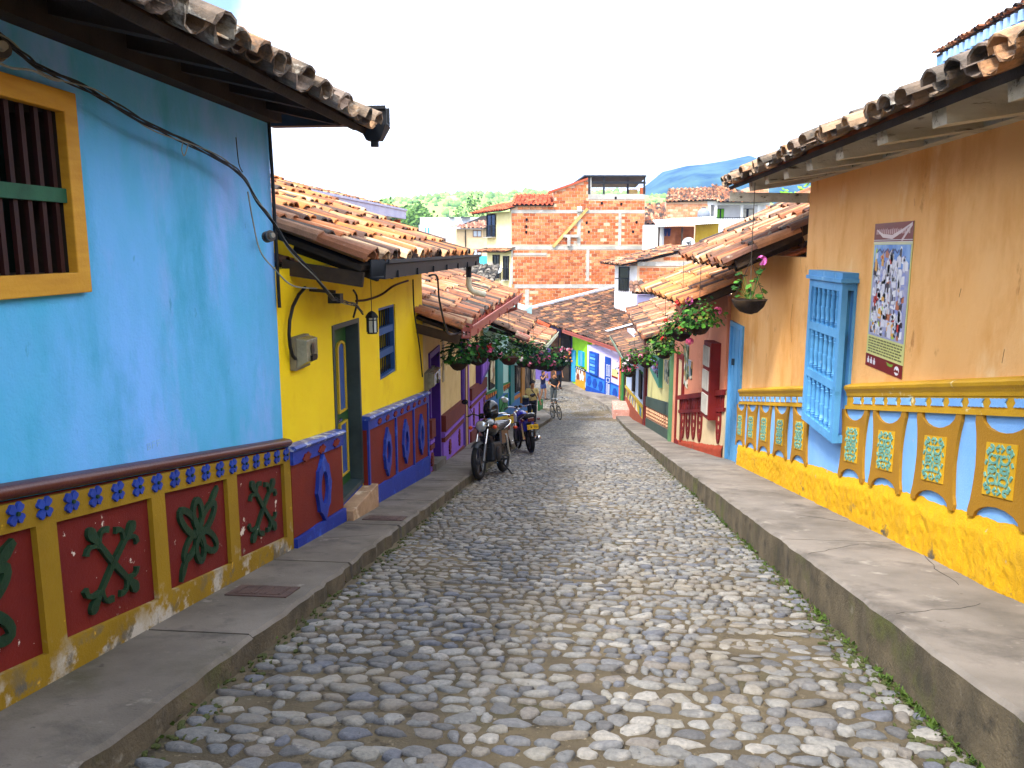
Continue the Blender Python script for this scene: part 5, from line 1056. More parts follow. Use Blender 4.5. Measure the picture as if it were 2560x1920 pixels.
for a, b in ((.30, .36),):
    p = A.lerp(B_, a); q = p + Uv * .15 + Vector((0, 0, .14)); MB().beam(q, p + Uv * .62 + Vector((0, 0, .14)), .34, .03).build('skylight_strip', mat('fibre_sheet', '#cfd6dc', '#bcc6ce', 2, .5, .1), Rn)
MB().box(A.lerp(B_, .5) + hv.normalized() * 4 + Vector((0, 0, -3.2)), (3.5, 3.5, 4.4)).build('wall', M_lav, Rn)
FW = Fac((-1.0, 50.25), (-4.4, 52.6), -1); wall(FW, 0, FW.len, zb - .2, -4.6, [], mat('far_purple_wall', '#6a5a9a', '#5a4a8a', 2, .8, .1), Rn)
MB().prism(FW, [(.1, zb), (.8, zb), (.8, -5), (.1, -5)], 0, .2).build('doorway', M_woodd, Rn); MB().prism(FW, [(1.0, zb), (1.6, zb), (1.6, -5.2), (1.0, -5.2)], 0, .12).build('door', mat('far_brown', '#5a3a22', '#4a2e1a', 3, .8, 0), Rn)
# ================================================================= buildings beyond the bend
ZR['s3'] = (1040, 540, 9.218)
M_brick = mat('hollow_brick', None, scale=3, rough=.85, bump=.2, bscale=20, rnd=['#cf7242', '#d87c4c', '#c46838', '#dc8656', '#b86034', '#d68254', '#cb7444', '#df9262', '#ce7040', '#a85a32'], spots=(('#c9a48a', 1.1, .70, .05),))
M_mort = mat('mortar', '#d9b79a', '#cda688', 1.2, .9, .2, 10, spots=(('#e2d6c8', .5, .66, .06),))
M_beam = mat('concrete_beam', '#b8b4ae', '#9d9a94', 1.0, .9, .3, 12, spots=(('#d6d2cc', 1.5, .62, .06),))
BR = [([(-.5, -.5, 0), (.5, -.5, 0), (.5, .5, 0), (-.5, .5, 0), (-.47, -.46, 1), (.47, -.46, 1), (.47, .46, 1), (-.47, .46, 1)], [(4, 5, 6, 7), (0, 1, 5, 4), (1, 2, 6, 5), (2, 3, 7, 6), (3, 0, 4, 7)])]
def bricks(fr, u0, u1, v0, top, parent, m, bw=.45, bh=.232, skip=(), limit=300, proud=.035, w0=0.0):
    out = []; Bm = Matrix((fr.d, Vector((0, 0, 1)), fr.n)).transposed(); r = 0; v = v0
    while v < 30:
        u = u0 + (0 if r % 2 else -bw / 2); any_ = False
        while u < u1:
            a, b = max(u, u0), min(u + bw, u1); c = (a + b) / 2; vm = v + bh / 2
            if b - a > .1 and vm + bh * .45 < top(c):
                any_ = True
                if not any(s[0] - .04 < c < s[1] + .04 and s[2] - .02 < vm < s[3] + .02 for s in skip) and random.random() > .012:
                    M = (Bm @ Matrix.Diagonal((b - a - .035, bh - .035, proud * random.uniform(.6, 1.2)))).to_4x4(); M.translation = fr(c, vm, w0); out.append((0, M))
            u += bw
        v += bh; r += 1
        if v > max(top(u0 + (u1 - u0) * k / 10) for k in range(11)): break
    pieces('brick', BR, out, m, parent, limit, rest='brick_field')
# ----------------------------------------------------------------- the tall unplastered brick building
FK = Fac((-5.95, 62), (4.45, 63.2), 1)
KB = thing('brick_building', 'tall unplastered orange brick building with open black roof terrace', 'building', (0, 66, -9))
def K6(x, y, w=0): return FK.px('r6', x, y, w)
uA, uB, uC, uD = 0.0, K6(950, 500)[0], K6(1335, 300)[0], K6(1990, 500)[0]
vA = K6(700, 425)[1]; vB0, vB1 = K6(950, 268)[1], K6(1330, 125)[1]; vC = K6(1600, 300)[1]
def ktop(u): return vA if u < uB else (vB0 + (vB1 - vB0) * (u - uB) / (uC - uB) if u < uC else vC - .3)
KWl = MB()
for a, b, ta, tb in ((uA, uB, vA, vA), (uB, uC, vB0, vB1), (uC, uD, vC, vC)): KWl.prism(FK, [(a, -9.2), (b, -9.2), (b, tb), (a, ta)], -(6 if a != uC else 5.9), 0)
KWo = KWl.build('wall', M_mort, KB)
def rect6(x0, x1, y0, y1): a, b = K6(x0, (y0 + y1) / 2)[0], K6(x1, (y0 + y1) / 2)[0]; c, d = K6((x0 + x1) / 2, y1)[1], K6((x0 + x1) / 2, y0)[1]; return (a, b, c, d)
bm = [rect6(440, 1990, 484, 522), rect6(445, 1982, 898, 940), rect6(480, 860, 978, 1008), rect6(490, 1640, 1340, 1385), rect6(1338, 1990, 300, 362), rect6(1215, 1252, 522, 898), rect6(1685, 1716, 522, 898), rect6(1315, 1350, 940, 1300), rect6(610, 655, 1400, 1620), rect6(440, 470, 940, 1340)]
for (a, b, c, d) in bm:
    a = max(a, .005); b = min(b, uD - .005); MB().prism(FK, [(a, c), (b, c), (b, d), (a, d)], -.05, .045 if b - a > 1 else .055).build('concrete_beam' if b - a > 1 else 'concrete_column', M_beam, KB)
bricks(FK, .02, uD - .02, -9.0, ktop, KWo, M_brick, skip=bm)
q = rect6(1945, 1998, 225, 300); MB().prism(FK, [(q[0], q[2]), (q[1], q[2]), (q[1], q[3]), (q[0], q[3])], -.5, 0).build('parapet_pier', M_brick, KB)
q = rect6(1330, 1376, 100, 300); MB().prism(FK, [(q[0], q[2]), (q[1], q[2]), (q[1], q[3]), (q[0], q[3])], -.4, .02).build('concrete_column', M_beam, KB)
q = [K6(932, 908), K6(1330, 468)]; MB().beam(FK(q[0][0], q[0][1], .12), FK(q[1][0], q[1][1], .12), .22, .1, tuple(FK.n)).build('timber_prop', mat('pale_timber', '#c9a86a', '#b89658', 3, .8, .2), KB)
for r_, mm in ((rect6(1210, 1262, 445, 500), M_wh), (rect6(1050, 1222, 768, 800), M_beam), (rect6(1096, 1130, 800, 900), M_beam)): MB().prism(FK, [(r_[0], r_[2]), (r_[1], r_[2]), (r_[1], r_[3]), (r_[0], r_[3])], 0, .3).build('bracket_block', mm, KB)
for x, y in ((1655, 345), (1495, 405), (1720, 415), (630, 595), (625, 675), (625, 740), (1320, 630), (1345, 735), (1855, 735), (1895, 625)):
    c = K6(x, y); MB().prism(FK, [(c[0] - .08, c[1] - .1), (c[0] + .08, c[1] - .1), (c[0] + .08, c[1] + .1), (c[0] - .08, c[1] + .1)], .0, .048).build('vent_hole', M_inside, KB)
# gable tiles on the sloping parapet
a, b = K6(885, 278), K6(1332, 122)
MB().prism(FK, [(a[0], a[1] - .1), (b[0], b[1] - .1), (b[0], b[1] + .06), (a[0], a[1] + .06)], -1.2, .18).build('gable_roof', mat('roof_red', '#b8583a', '#a84c30', 3, .85, .2), KB)
# open terrace canopy
M_blk = mat('black_steel', '#17181a', '#202226', 4, .5, .05)
cy = MB(); a, b = K6(1290, 84), K6(2005, 84); a0 = K6(1175, 106)
cy.hexa([FK(a[0], a[1], .2), FK(b[0], b[1], .2), FK(b[0], b[1] - .45, -4.5), FK(a0[0], a0[1] - .3, -4.5)], [FK(a[0], a[1] - .12, .2), FK(b[0], b[1] - .12, .2), FK(b[0], b[1] - .57, -4.5), FK(a0[0], a0[1] - .42, -4.5)])
CN = cy.build('canopy', M_blk, KB)
for x in (1350, 1520, 1832, 1985):
    u = K6(x, 200)[0]; MB().beam(FK(u, vC, .0 if x != 1832 else -1.5), FK(u, a[1] - .1, .0 if x != 1832 else -1.5), .14, .14).build('post', M_blk, CN)
MB().prism(FK, [(a[0], a[1] - .62), (b[0], b[1] - .62), (b[0], b[1] - .45), (a[0], a[1] - .45)], -.1, .0).build('canopy_beam', M_blk, CN)
a = K6(1845, 230); b = K6(1945, 295); MB().prism(FK, [(a[0], b[1]), (b[0], b[1]), (b[0], a[1]), (a[0], a[1])], -1.6, -1.4).build('parapet', M_cream, KB)
# tiled lean-to on block A and the pale yellow street front
roof(KB, FK(.1, vA - .02, .25), FK(uB - .1, vA - .02, .25), .30, 3.0, mat('roof_tile_red', None, scale=5, rough=.85, bump=.2, rnd=['#c0603c', '#b45634', '#cc6e48', '#a84e30']), M_woodd, uphill=(0, 1, 0), spacing=.27, limit=60)
FY = Fac((-5.95, 62.02), (-8.9, 66.2), -1)
def Y6(x, y): return FY.px('r6', x, y)
M_ly = mat('lemon_wall', '#efe4b0', '#e8dba0', 2, .8, .1)
wall(FY, 0, Y6(172, 700)[0], -9.2, Y6(440, 500)[1], [], M_ly, KB, name='street_front', th=.4)
for q, nm in ((((175, 800), (278, 795), (278, 530), (175, 535)), 'window'), (((245, 1272), (322, 1270), (322, 1000), (245, 1005)), 'window'), (((365, 1290), (430, 1300), (430, 1015), (365, 1010)), 'window')):
    pp = [Y6(*p) for p in q]; ua, ub = sorted(((pp[0][0] + pp[3][0]) / 2, (pp[1][0] + pp[2][0]) / 2)); ub = min(ub, FY.len * 1.0 + 3); va, vb = pp[0][1], pp[2][1]
    wo = frame(MB(), FY, ua, ub, va, vb, .08, .0, .08).build('window', M_woodd, KB); MB().prism(FY, [(ua + .08, va + .08), (ub - .08, va + .08), (ub - .08, vb - .08), (ua + .08, vb - .08)], .0, .03).build('pane', M_glass, wo)
    um = (ua + ub) / 2; MB().prism(FY, [(um - .03, va + .08), (um + .03, va + .08), (um + .03, vb - .08), (um - .03, vb - .08)], .03, .06).build('mullion', M_woodd, wo)
    for k in range(9): MB().beam(FY(ua + (ub - ua) * k / 8, va, .3), FY(ua + (ub - ua) * k / 8, va + .9, .3), .03, .03).build('baluster', M_blk, wo)
    MB().beam(FY(ua, va + .9, .3), FY(ub, va + .9, .3), .05, .05).build('handrail', M_blk, wo); MB().beam(FY(ua, va, .2), FY(ub, va, .2), .35, .06).build('balcony_slab', M_beam, wo)
e0, e1 = Y6(455, 488), Y6(60, 510)
roof(KB, FY(-.2, e0[1], .7), FY(5.3, e0[1] - .1, .7), .30, 2.6, MATS['roof_tile_red'], M_woodd, uphill=tuple(-FY.n), spacing=.27, limit=60)
l0 = Y6(470, 965); roof(KB, FY(-.1, l0[1], .55), FY(4.6, l0[1] - .02, .55), .30, .6, M_tile, M_woodd, uphill=tuple(-FY.n), spacing=.25, limit=40, name='window_hood')
c = Y6(388, 1170); P = FY(c[0], c[1], .6)
SD = thing('satellite_dish', 'grey satellite dish on the lemon yellow front of the brick building', 'satellite dish', tuple(P))
M_dish = mat('dish_white', '#d4d8da', '#c4c9cc', 2, .4, 0); ax = (Vector((0, 0, 0)) - P).normalized(); ax = (ax + Vector((-.5, 0, .3))).normalized()
def dish(root, P, ax, r):
    MB().lathe(P, [(.01, 0), (r * .5, r * .06), (r * .85, r * .18), (r, r * .27), (r, r * .3), (r * .85, r * .22), (r * .5, r * .1), (.01, r * .04)], 20, tuple(ax)).build('reflector', M_dish, root, smooth=True)
    lo = P + ax * r * .25 + Vector((0, 0, -r * .95)); MB().tube([lo, P + ax * r * 1.1 + Vector((0, 0, -r * .25))], .025, 6).build('feed_arm', M_blk, root)
    MB().box(P + ax * r * 1.1 + Vector((0, 0, -r * .22)), (.09, .09, .14)).build('feed_head', M_blk, root)
    MB().tube([P, P - ax * .25, P - ax * .3 + Vector((0, 0, -.8))], .03, 6).build('mount', M_blk, root)
dish(SD, P, ax, .32)
# ----------------------------------------------------------------- white house with brick side
CW = (2.85, 50.0)
FWf = Fac(CW, (1.5, 51.9), -1); FWs = Fac(CW, (8.4, 50.9), 1)
WH = thing('white_brick_house', 'narrow white fronted house with brick side wall and sloping tile roof', 'house', (4.6, 52, -8.8))
W7 = lambda x, y, f: f.px('r7', x, y)
M_whw = mat('white_wall', '#e6e6ea', '#d8d8de', 1.5, .8, .15, 30)
wl0 = W7(265, 950, FWf)[0]
wall(FWf, 0, wl0, -6, W7(400, 940, FWf)[1], [], M_whw, WH, th=.3)
sw = W7(1000, 830, FWs)[1]
def stop_(u): return W7(490, 935, FWs)[1] + .1 + .235 * u
wall(FWs, 0, 5.5, -6, lambda u: stop_(u), [], M_mort, WH, name='side_wall', th=2.5)
SW = [c for c in WH.children if c.name.startswith('side_wall')][0]
sk = [(0, 5.5, W7(800, 945, FWs)[1], W7(800, 895, FWs)[1]), (0, .12, -6, 3), (W7(1030, 1000, FWs)[0], W7(1190, 1000, FWs)[0], -6, W7(900, 900, FWs)[1])]
for a, b, c, d in sk[:1]: MB().prism(FWs, [(.01, c), (5.45, c), (5.45, d), (.01, d)], -.05, .045).build('concrete_beam', M_beam, WH)
a, b, c, d = sk[2]; MB().prism(FWs, [(a, -6), (b, -6), (b, sk[0][2] - .005), (a, sk[0][2] - .005)], -.05, .03).build('plaster_patch', M_beam, WH)
bricks(FWs, .14, 5.45, -5.9, stop_, SW, M_brick, bw=.42, bh=.215, skip=sk, limit=300)
pp = [W7(x, y, FWf) for x, y in ((310, 1225), (430, 1240), (430, 955), (315, 960))]; ua, ub = sorted(((pp[0][0] + pp[3][0]) / 2, (pp[1][0] + pp[2][0]) / 2)); va, vb = pp[0][1], pp[2][1]
wo = frame(MB(), FWf, ua, ub, va, vb, .07, 0, .06).build('window', M_blk, WH); MB().prism(FWf, [(ua + .07, va + .07), (ub - .07, va + .07), (ub - .07, vb - .07), (ua + .07, vb - .07)], 0, .03).build('pane', M_glass, wo)
for k in range(7): MB().beam(FWf(ua + (ub - ua) * k / 6, va - .05, .3), FWf(ua + (ub - ua) * k / 6, va + .75, .3), .025, .025).build('baluster', M_blk, wo)
MB().beam(FWf(ua, va + .75, .3), FWf(ub, va + .75, .3), .05, .05).build('handrail', M_blk, wo)
n_, f_ = on_y(*Z('r7', 345, 935), 49.4), on_y(*Z('r7', 92, 905), 52.6); tp = on_y(*Z('r7', 1010, 770), 50.4)
hv = Vector((tp.x - n_.x, tp.y - n_.y, 0)); roof(WH, n_, f_, (tp.z - n_.z) / hv.length, 4.4, M_tile, M_woodd, uphill=tuple(hv.normalized()), spacing=.25, jit=1.8, limit=200)
# ----------------------------------------------------------------- violet lean-to below it
VL = thing('violet_lean_to', 'low violet wall under a short tiled lean-to below the white house', 'building', (3.6, 47, -5.5))
a, b = on_y(*Z('r7', 530, 1285), 46.6), on_y(*Z('r7', 860, 1300), 46.6)
MB().box(((a.x + b.x + .6) / 2, 47.2, a.z - 1.4), (b.x - a.x + .6, 1.2, 2.8)).build('wall', M_lav, VL)
a, b = on_y(*Z('r7', 460, 1240), 46.3), on_y(*Z('r7', 880, 1300), 46.3); zz = (a.z + b.z) / 2
roof(VL, (a.x, 46.3, zz + .08), (b.x + .7, 46.1, zz - .02), .42, 1.5, M_tile, M_woodd, uphill=(0, 1, 0), spacing=.22, limit=120)
# ----------------------------------------------------------------- shed with metal roof
SDh = thing('metal_roof_shed', 'open shed with white corrugated metal roof on posts and hanging laundry', 'shed', (7, 60, -8.9))
FD = Fac((2.6, 58), (11.5, 58.4), 1); D7 = lambda x, y: FD.px('r7', x, y)
def d7box(x0, x1, y0, y1, w0, w1, nm, m, par=None):
    a, b = D7(x0, (y0 + y1) / 2)[0], D7(x1, (y0 + y1) / 2)[0]; c, d = D7(x0, y1)[1], D7(x0, y0)[1]
    return MB().prism(FD, [(a, c), (b, c), (b, d), (a, d)], w0, w1).build(nm, m, par or SDh)
d7box(600, 838, 470, 760, -1, -.4, 'white_wall', mat('white_brick_paint', '#e2e2e6', '#d2d4da', 2.5, .85, .4, 8), SDh)
d7box(838, 1240, 480, 800, -2.6, -2.4, 'rear_wall', mat('shed_brick', '#b5714c', '#9c5e3c', 3, .9, .3, 12)); d7box(850, 980, 520, 760, -1.0, -.8, 'brick_pier', MATS['shed_brick']); d7box(1215, 1480, 450, 800, -1.0, -.8, 'side_wall', mat('ochre_wall', '#c9a83a', '#b8962c', 2, .85, .2))
for x in (768, 1034): d7box(x - 9, x + 9, 500, 800, -.05, .1, 'post', M_wood)
rc = MB(); a, b = D7(752, 498), D7(1490, 455); c_ = D7(900, 445); n = 60
for i in range(n):
    u0_, u1_ = a[0] + (b[0] - a[0]) * i / n, a[0] + (b[0] - a[0]) * (i + 1) / n; z0_ = a[1] + (b[1] - a[1]) * i / n; dz = .05 * (i % 2)
    rc.hexa([FD(u0_, z0_ + dz, .4), FD(u1_, z0_ + .05 - dz, .4), FD(u1_, z0_ + .55 + .05 - dz, -2.8), FD(u0_, z0_ + .55 + dz, -2.8)], [FD(u0_, z0_ + dz + .02, .4), FD(u1_, z0_ + .07 - dz, .4), FD(u1_, z0_ + .62 - dz, -2.8), FD(u0_, z0_ + .57 + dz, -2.8)])
rc.build('metal_roof', mat('white_sheet', '#dfe3e6', '#cfd4d8', 1, .4, 0), SDh)
LN = thing('laundry', 'dark blue trousers hanging in the metal roofed shed', 'clothes', tuple(FD(D7(870, 600)[0], D7(870, 600)[1], -.2)))
M_jean = mat('denim_dark', '#1d2450', '#171c40', 8, .9, .2)
for x0, x1 in ((838, 866), (876, 905)):
    a, b = D7(x0, 600), D7(x1, 510); MB().prism(FD, [(a[0], a[1]), (b[0], a[1]), (b[0] + .05, b[1]), (a[0] - .05, b[1])], -.25, -.15).build('trouser_leg', M_jean, LN)
P = on_y(*Z('r7', 1112, 690), 57.5); SD2 = thing('satellite_dish', 'large white satellite dish with dark lettering beside the tiled roofs', 'satellite dish', tuple(P))
ax = Vector((-.15, -.95, .3)).normalized(); dish(SD2, P, ax, .44)
u_ = ax.cross(Vector((0, 0, 1))).normalized(); v_ = u_.cross(ax)
lg = lambda a, b, w: P + ax * (.05 + w * .5) + u_ * -a * .52 + v_ * b * .52
mb = MB()
for S in ([(-.32, -.02), (-.32, .28), (-.14, .26), (-.05, .13), (-.14, 0), (-.32, -.02)], [(.12, .28), (.12, .02), (.02, -.06)], [(.3, .24), (.2, .1)]): mb.stroke(lg, [(-a, b) for a, b in S], .04, .02, .10)
mb.build('dish_lettering', M_blk, SD2)
# ----------------------------------------------------------------- upper house with balcony
UH = thing('balcony_house', 'white balcony house with brick side and tiled hip roof up the hill', 'house', (12, 82, -8.9))
FU = Fac((4.2, 78), (24, 78.6), 1); U7 = lambda x, y: FU.px('r7', x, y)
def u7(x0, x1, y0, y1, w0, w1, nm, m, par=None, top=None):
    a, b = U7(x0, (y0 + y1) / 2)[0], U7(x1, (y0 + y1) / 2)[0]; c, d = U7(x0, y1)[1], U7(x0, y0)[1]; return MB().prism(FU, [(a, c), (b, c), (b, d), (a, d)], w0, w1).build(nm, m, par or UH)
W1_ = u7(848, 1330, 200, 640, -6, 0, 'brick_side', M_mort)
ub0, ub1 = U7(850, 300)[0], U7(1328, 300)[0]; vt_ = U7(900, 210)[1]
bricks(FU, ub0, ub1, U7(900, 440)[1], lambda u: vt_, W1_, mat('pale_brick', None, scale=3, rough=.85, bump=.1, rnd=['#dfa07c', '#d6946e', '#e6ae8c', '#d08a62', '#eabb9c']), bw=.45, bh=.24, limit=300)
u7(1330, 2040, 170, 640, -6, -1.5, 'wall', M_whw); u7(1330, 2040, 400, 640, -1.5, 0, 'balcony_front', M_whw); u7(1330, 2050, 172, 240, -1.5, .02, 'lintel', M_whw)
for x in (1335, 1410, 1710, 1905, 2030): u7(x, x + 32, 240, 400, -.3, 0, 'pillar', M_whw)
for x0, x1, m in ((1465, 1555, mat('green_curtain', '#7ac21e', '#6ab414', 3, .7, .1)), (1750, 1900, mat('pale_curtain', '#c9c6bc', '#b6b2a6', 3, .7, .1))):
    wo = u7(x0, x1, 275, 402, -1.5, -1.42, 'window', M_blk); u7(x0 + 8, x0 + (x1 - x0) * .42, 282, 398, -1.42, -1.38, 'curtain', m, wo); u7(x0 + (x1 - x0) * .62, x1 - 6, 282, 398, -1.42, -1.38, 'curtain', m, wo)
for k in range(26): x = 1340 + 690 * k / 25; u7(x, x + 4, 385, 415, -.05, 0, 'baluster', M_blk)
u7(1340, 2035, 383, 389, -.07, .02, 'handrail', M_blk)
a, b = U7(1440, 212), U7(2060, 212); roof(UH, FU(a[0], a[1], .8), FU(b[0], b[1], .8), .42, 4.5, M_tile, M_woodd, uphill=(0, 1, 0), spacing=.3, limit=150, keep=lambda x, r: r < 4.5 * min(1, (b[0] - a[0] - x) / 5 + .05), top1=.3)
a, b = U7(850, 205), U7(1450, 185); roof(UH, FU(a[0], a[1], .2), FU(b[0], b[1], .3), .30, 5, M_tile, M_woodd, uphill=(.15, .99, 0), spacing=.3, limit=60, name='rear_roof')
TK = on_y(*Z('r7', 1285, 405), 70); tk = thing('water_tank', 'small grey round water tank on the metal roof', 'tank', tuple(TK))
MB().lathe(TK, [(.4, 0), (.5, .08), (.52, .38), (.48, .65), (.35, .78), (.18, .85), (.18, .92), (.02, .93)], 16).build('tank_body', mat('tank_grey', '#8f97a6', '#7f8796', 2, .5, .1), tk, smooth=True); MB().lathe(TK + Vector((0, 0, -6)), [(.3, 0), (.3, 6)], 8).build('tank_stand', M_beam, tk); MB().lathe(TK + Vector((0, 0, .92)), [(.19, 0), (.19, .04)], 12).build('tank_lid', M_blk, tk)
# brick block further right, partly under the orange roof
RB = thing('rear_brick_block', 'pale brick block rising behind the hip roof at the right', 'building', (21, 95, -8.9))
a, b = on_y(*Z('r7', 1790, 40), 92), on_y(*Z('r7', 2030, 210), 92)
MB().box(((a.x + b.x) / 2, 95, -2), (b.x - a.x, 6, 2 * (a.z + 2))).build('wall', M_mort, RB); Fr_ = Fac((a.x, 92), (b.x, 92), 1); bricks(Fr_, .05, Fr_.len - .05, b.z - 1, lambda u: a.z - .05, RB, MATS['pale_brick'], bw=.5, bh=.26, limit=200)
# small tiled roof and white wall left of the shed
SR = thing('small_tiled_house', 'small white house with tiled roof just right of the brick building', 'house', (5.2, 70, -8.9))
a, b = on_y(*Z('r7', 605, 465), 68), on_y(*Z('r7', 840, 455), 68)
MB().box(((a.x + b.x) / 2, 70.3, (a.z - 9) / 2), (b.x - a.x, 4, a.z + 9)).build('wall', M_whw, SR); roof(SR, (a.x - .1, 68, a.z), (b.x + .2, 68, b.z), .42, 4.4, M_tile, M_woodd, uphill=(0, 1, 0), spacing=.3, limit=80)
# ----------------------------------------------------------------- left distance: cream house, white hall, dark roof
YB = thing('cream_hip_house', 'cream house with brown hip roof and turquoise ground floor left of the brick building', 'house', (-14, 98, -8.9))
FC = Fac((-18.6, 92), (-9, 94), 1); C3 = lambda x, y: FC.px('s3', x, y)
def c3(x0, x1, y0, y1, w0, w1, nm, m, par=None, fr=None):
    g_ = (lambda x, y: fr.px('s3', x, y)) if fr else C3; ff = fr or FC
    a, b = g_(x0, (y0 + y1) / 2)[0], g_(x1, (y0 + y1) / 2)[0]; c, d = g_((x0 + x1) / 2, y1)[1], g_((x0 + x1) / 2, y0)[1]; return MB().prism(ff, [(a, c), (b, c), (b, d), (a, d)], w0, w1).build(nm, m, par or YB)
c3(940, 1900, 300, 920, -6, 0, 'wall', mat('peach_wall', '#e8cda8', '#e0c29a', 2, .85, .1)); c3(1200, 1900, 920, 1500, -6, .05, 'ground_floor', mat('turquoise_floor', '#5cc8d6', '#4cbaca', 1.5, .85, .15))
c3(940, 970, 920, 1500, -6, -.05, 'corner_wall', MATS['peach_wall'])
for y0, y1 in ((330, 482), (758, 912)):
    wo = c3(1310, 1508, y0, y1, 0, .08, 'window', mat('window_brown', '#8a5a34', '#7a4c2a', 3, .6, 0)); c3(1325, 1400, y0 + 15, y1 - 12, .08, .1, 'pane', mat('curtain_pane', '#c4cede', '#aebace', 4, .3, 0), wo); c3(1418, 1495, y0 + 15, y1 - 12, .08, .1, 'pane', MATS['curtain_pane'], wo)
wo = c3(1310, 1510, 1180, 1300, .05, .1, 'window', M_tblue); c3(1330, 1490, 1195, 1300, .1, .12, 'pane', M_whw, wo)
MB().tube([FC(C3(1140, 320)[0], C3(1140, 320)[1], .1), FC(C3(1140, 900)[0], C3(1140, 900)[1], .1)], .06, 6).build('downspout', M_woodd, YB)
a, b = C3(930, 285), C3(1900, 285); roof(YB, FC(a[0] - .5, a[1], .6), FC(b[0], b[1], .6), .33, 5.2, mat('roof_tile_brown', None, scale=3, rough=.85, bump=.2, rnd=['#b98a72', '#a5755c', '#c99c84', '#9a6a54', '#8a6050']), M_woodd, uphill=(-.2, .98, 0), spacing=.36, sc=1.3, limit=100, keep=lambda x, r: r < .62 * x + .4, top0=.75)
c3(815, 1020, 255, 300, .6, .9, 'eave_board', mat('eave_grey', '#b8b4c4', '#a8a4b6', 3, .6, 0))
HL = thing('white_hall', 'big white hall with a blue vertical sign in the distance at the left', 'building', (-22, 122, -8.9))
FH = Fac((-26.6, 118), (-10, 119), 1)
h3 = lambda *a_, **k_: c3(*a_, **dict(k_, fr=FH, par=HL))
h3(75, 1500, 205, 1300, -8, 0, 'wall', M_whw); h3(85, 1480, 30, 200, -8, -.4, 'upper_wall', mat('white_wall_cool', '#dcdfea', '#cfd3e2', 2, .8, .1))
sg = h3(212, 302, 270, 480, 0, .15, 'sign', mat('sign_cyan', '#1f9fd0', '#188fc0', 2, .5, 0))
def sgx(u, v, w): q = FH.px('s3', 212 + 90 * u, 480 - 210 * v); return FH(q[0], q[1], .15 + w)
mb = MB()
for S in ([(.75, .88), (.3, .92), (.25, .75), (.7, .72), (.72, .8), (.5, .8)], [(.3, .6), (.7, .62), (.72, .48), (.3, .46), (.3, .6)], [(.3, .36), (.72, .38)], [(.5, .38), (.5, .24)], [(.3, .16), (.68, .18), (.7, .05), (.3, .04), (.3, .16)]): mb.stroke(sgx, S, .06, 0, .05)
mb.build('sign_lettering', M_wh, sg)
for x0, x1, y0, y1 in ((1035, 1245, 20, 48), (760, 880, 25, 45)): h3(x0, x1, y0, y1, -1, .1, 'roof_unit', M_glass)
for r in range(2):
    for k in range(9): h3(1040 + k * 22, 1052 + k * 22, 80 + 55 * r, 120 + 55 * r, -.4, -.35, 'louvre', mat('louvre_grey', '#a8adba', '#989eac', 3, .7, 0))
DR_ = thing('dark_tiled_house', 'low house with blackened tile roof behind the pink guttered roof', 'house', (-6.8, 43, gz(43)))
a, b = on_y(*Z('s3', 560, 1560), 40), on_y(*Z('s3', 1770, 1590), 40)
roof(DR_, (a.x, 40, a.z), (b.x, 40, b.z), .26, 3.4, mat('roof_tile_black', None, scale=6, rough=.9, bump=.3, rnd=['#4a4640', '#5c564e', '#3a3733', '#6f675c', '#7c746a', '#2f2d2a', '#8a8278'], spots=(('#a09a8e', 6, .66, .04),)), M_woodd, uphill=(0, 1, 0), spacing=.3, sc=1.2, limit=200, jit=1.6)
MB().box(((a.x + b.x) / 2, 42, (a.z + gz(42)) / 2 - .2), (b.x - a.x - .4, 3.4, a.z - gz(42) - .2)).build('wall', M_cream, DR_)
# ----------------------------------------------------------------- house above the orange roof, top right
TR = thing('blue_eave_house', 'tall white house with blue and green painted eaves behind the orange roof', 'house', (12, 19, -6))
FT = Fac((9.2, 0), (9.2, 1), -1); s_ = lambda x, y: FT.px('s', x, y, 1.05)
t0, t1 = s_(2345, 122), s_(2560, 40); zt = (t0[1] + t1[1]) / 2
wall(FT, 10, t0[0] - 1.0, -5, zt - .1, [], M_whw, TR, th=4)
for k, (dz, m, wo_) in enumerate(((.0, mat('eave_blue', '#5a9ae0', '#86b8ee', 4, .6, .2), 1.05), (-.28, mat('eave_green', '#9aae5a', '#b4c47a', 4, .6, .2), .65), (-.5, M_whw, .35))):
    MB().prism(FT, [(9.5, zt - .28 + dz), (t0[0] + .0 - .25 * k, zt - .28 + dz), (t0[0] + .02 - .25 * k, zt + dz), (9.5, zt + dz)], 0, wo_).build('eave_band', m, TR)
for i in range(40): MB().prism(FT, [(9.6 + .28 * i, zt - .24), (9.74 + .28 * i, zt - .24), (9.74 + .28 * i, zt - .04), (9.6 + .28 * i, zt - .04)], 1.05, 1.12).build('eave_dentil', mat('eave_pale_blue', '#a8c8ea', '#90b8e4', 4, .6, .1), TR) if 9.74 + .28 * i < t0[0] else None
roof(TR, (8.12, 9.6, zt + .03), (8.12, t0[0], zt + .03), .12, 2.4, M_tile, M_woodd, side=1, spacing=.24, limit=80, sc=.8)
q = s_(2440, 120); wo = frame(MB(), FT, q[0] - 1.5, q[0] + 1.0, zt - 2.2, zt - .95, .14, 0, .06).build('window', M_ylw, TR); MB().prism(FT, [(q[0] - 1.36, zt - 2.06), (q[0] + .86, zt - 2.06), (q[0] + .86, zt - 1.09), (q[0] - 1.36, zt - 1.09)], 0, .03).build('pane', M_glass, wo)
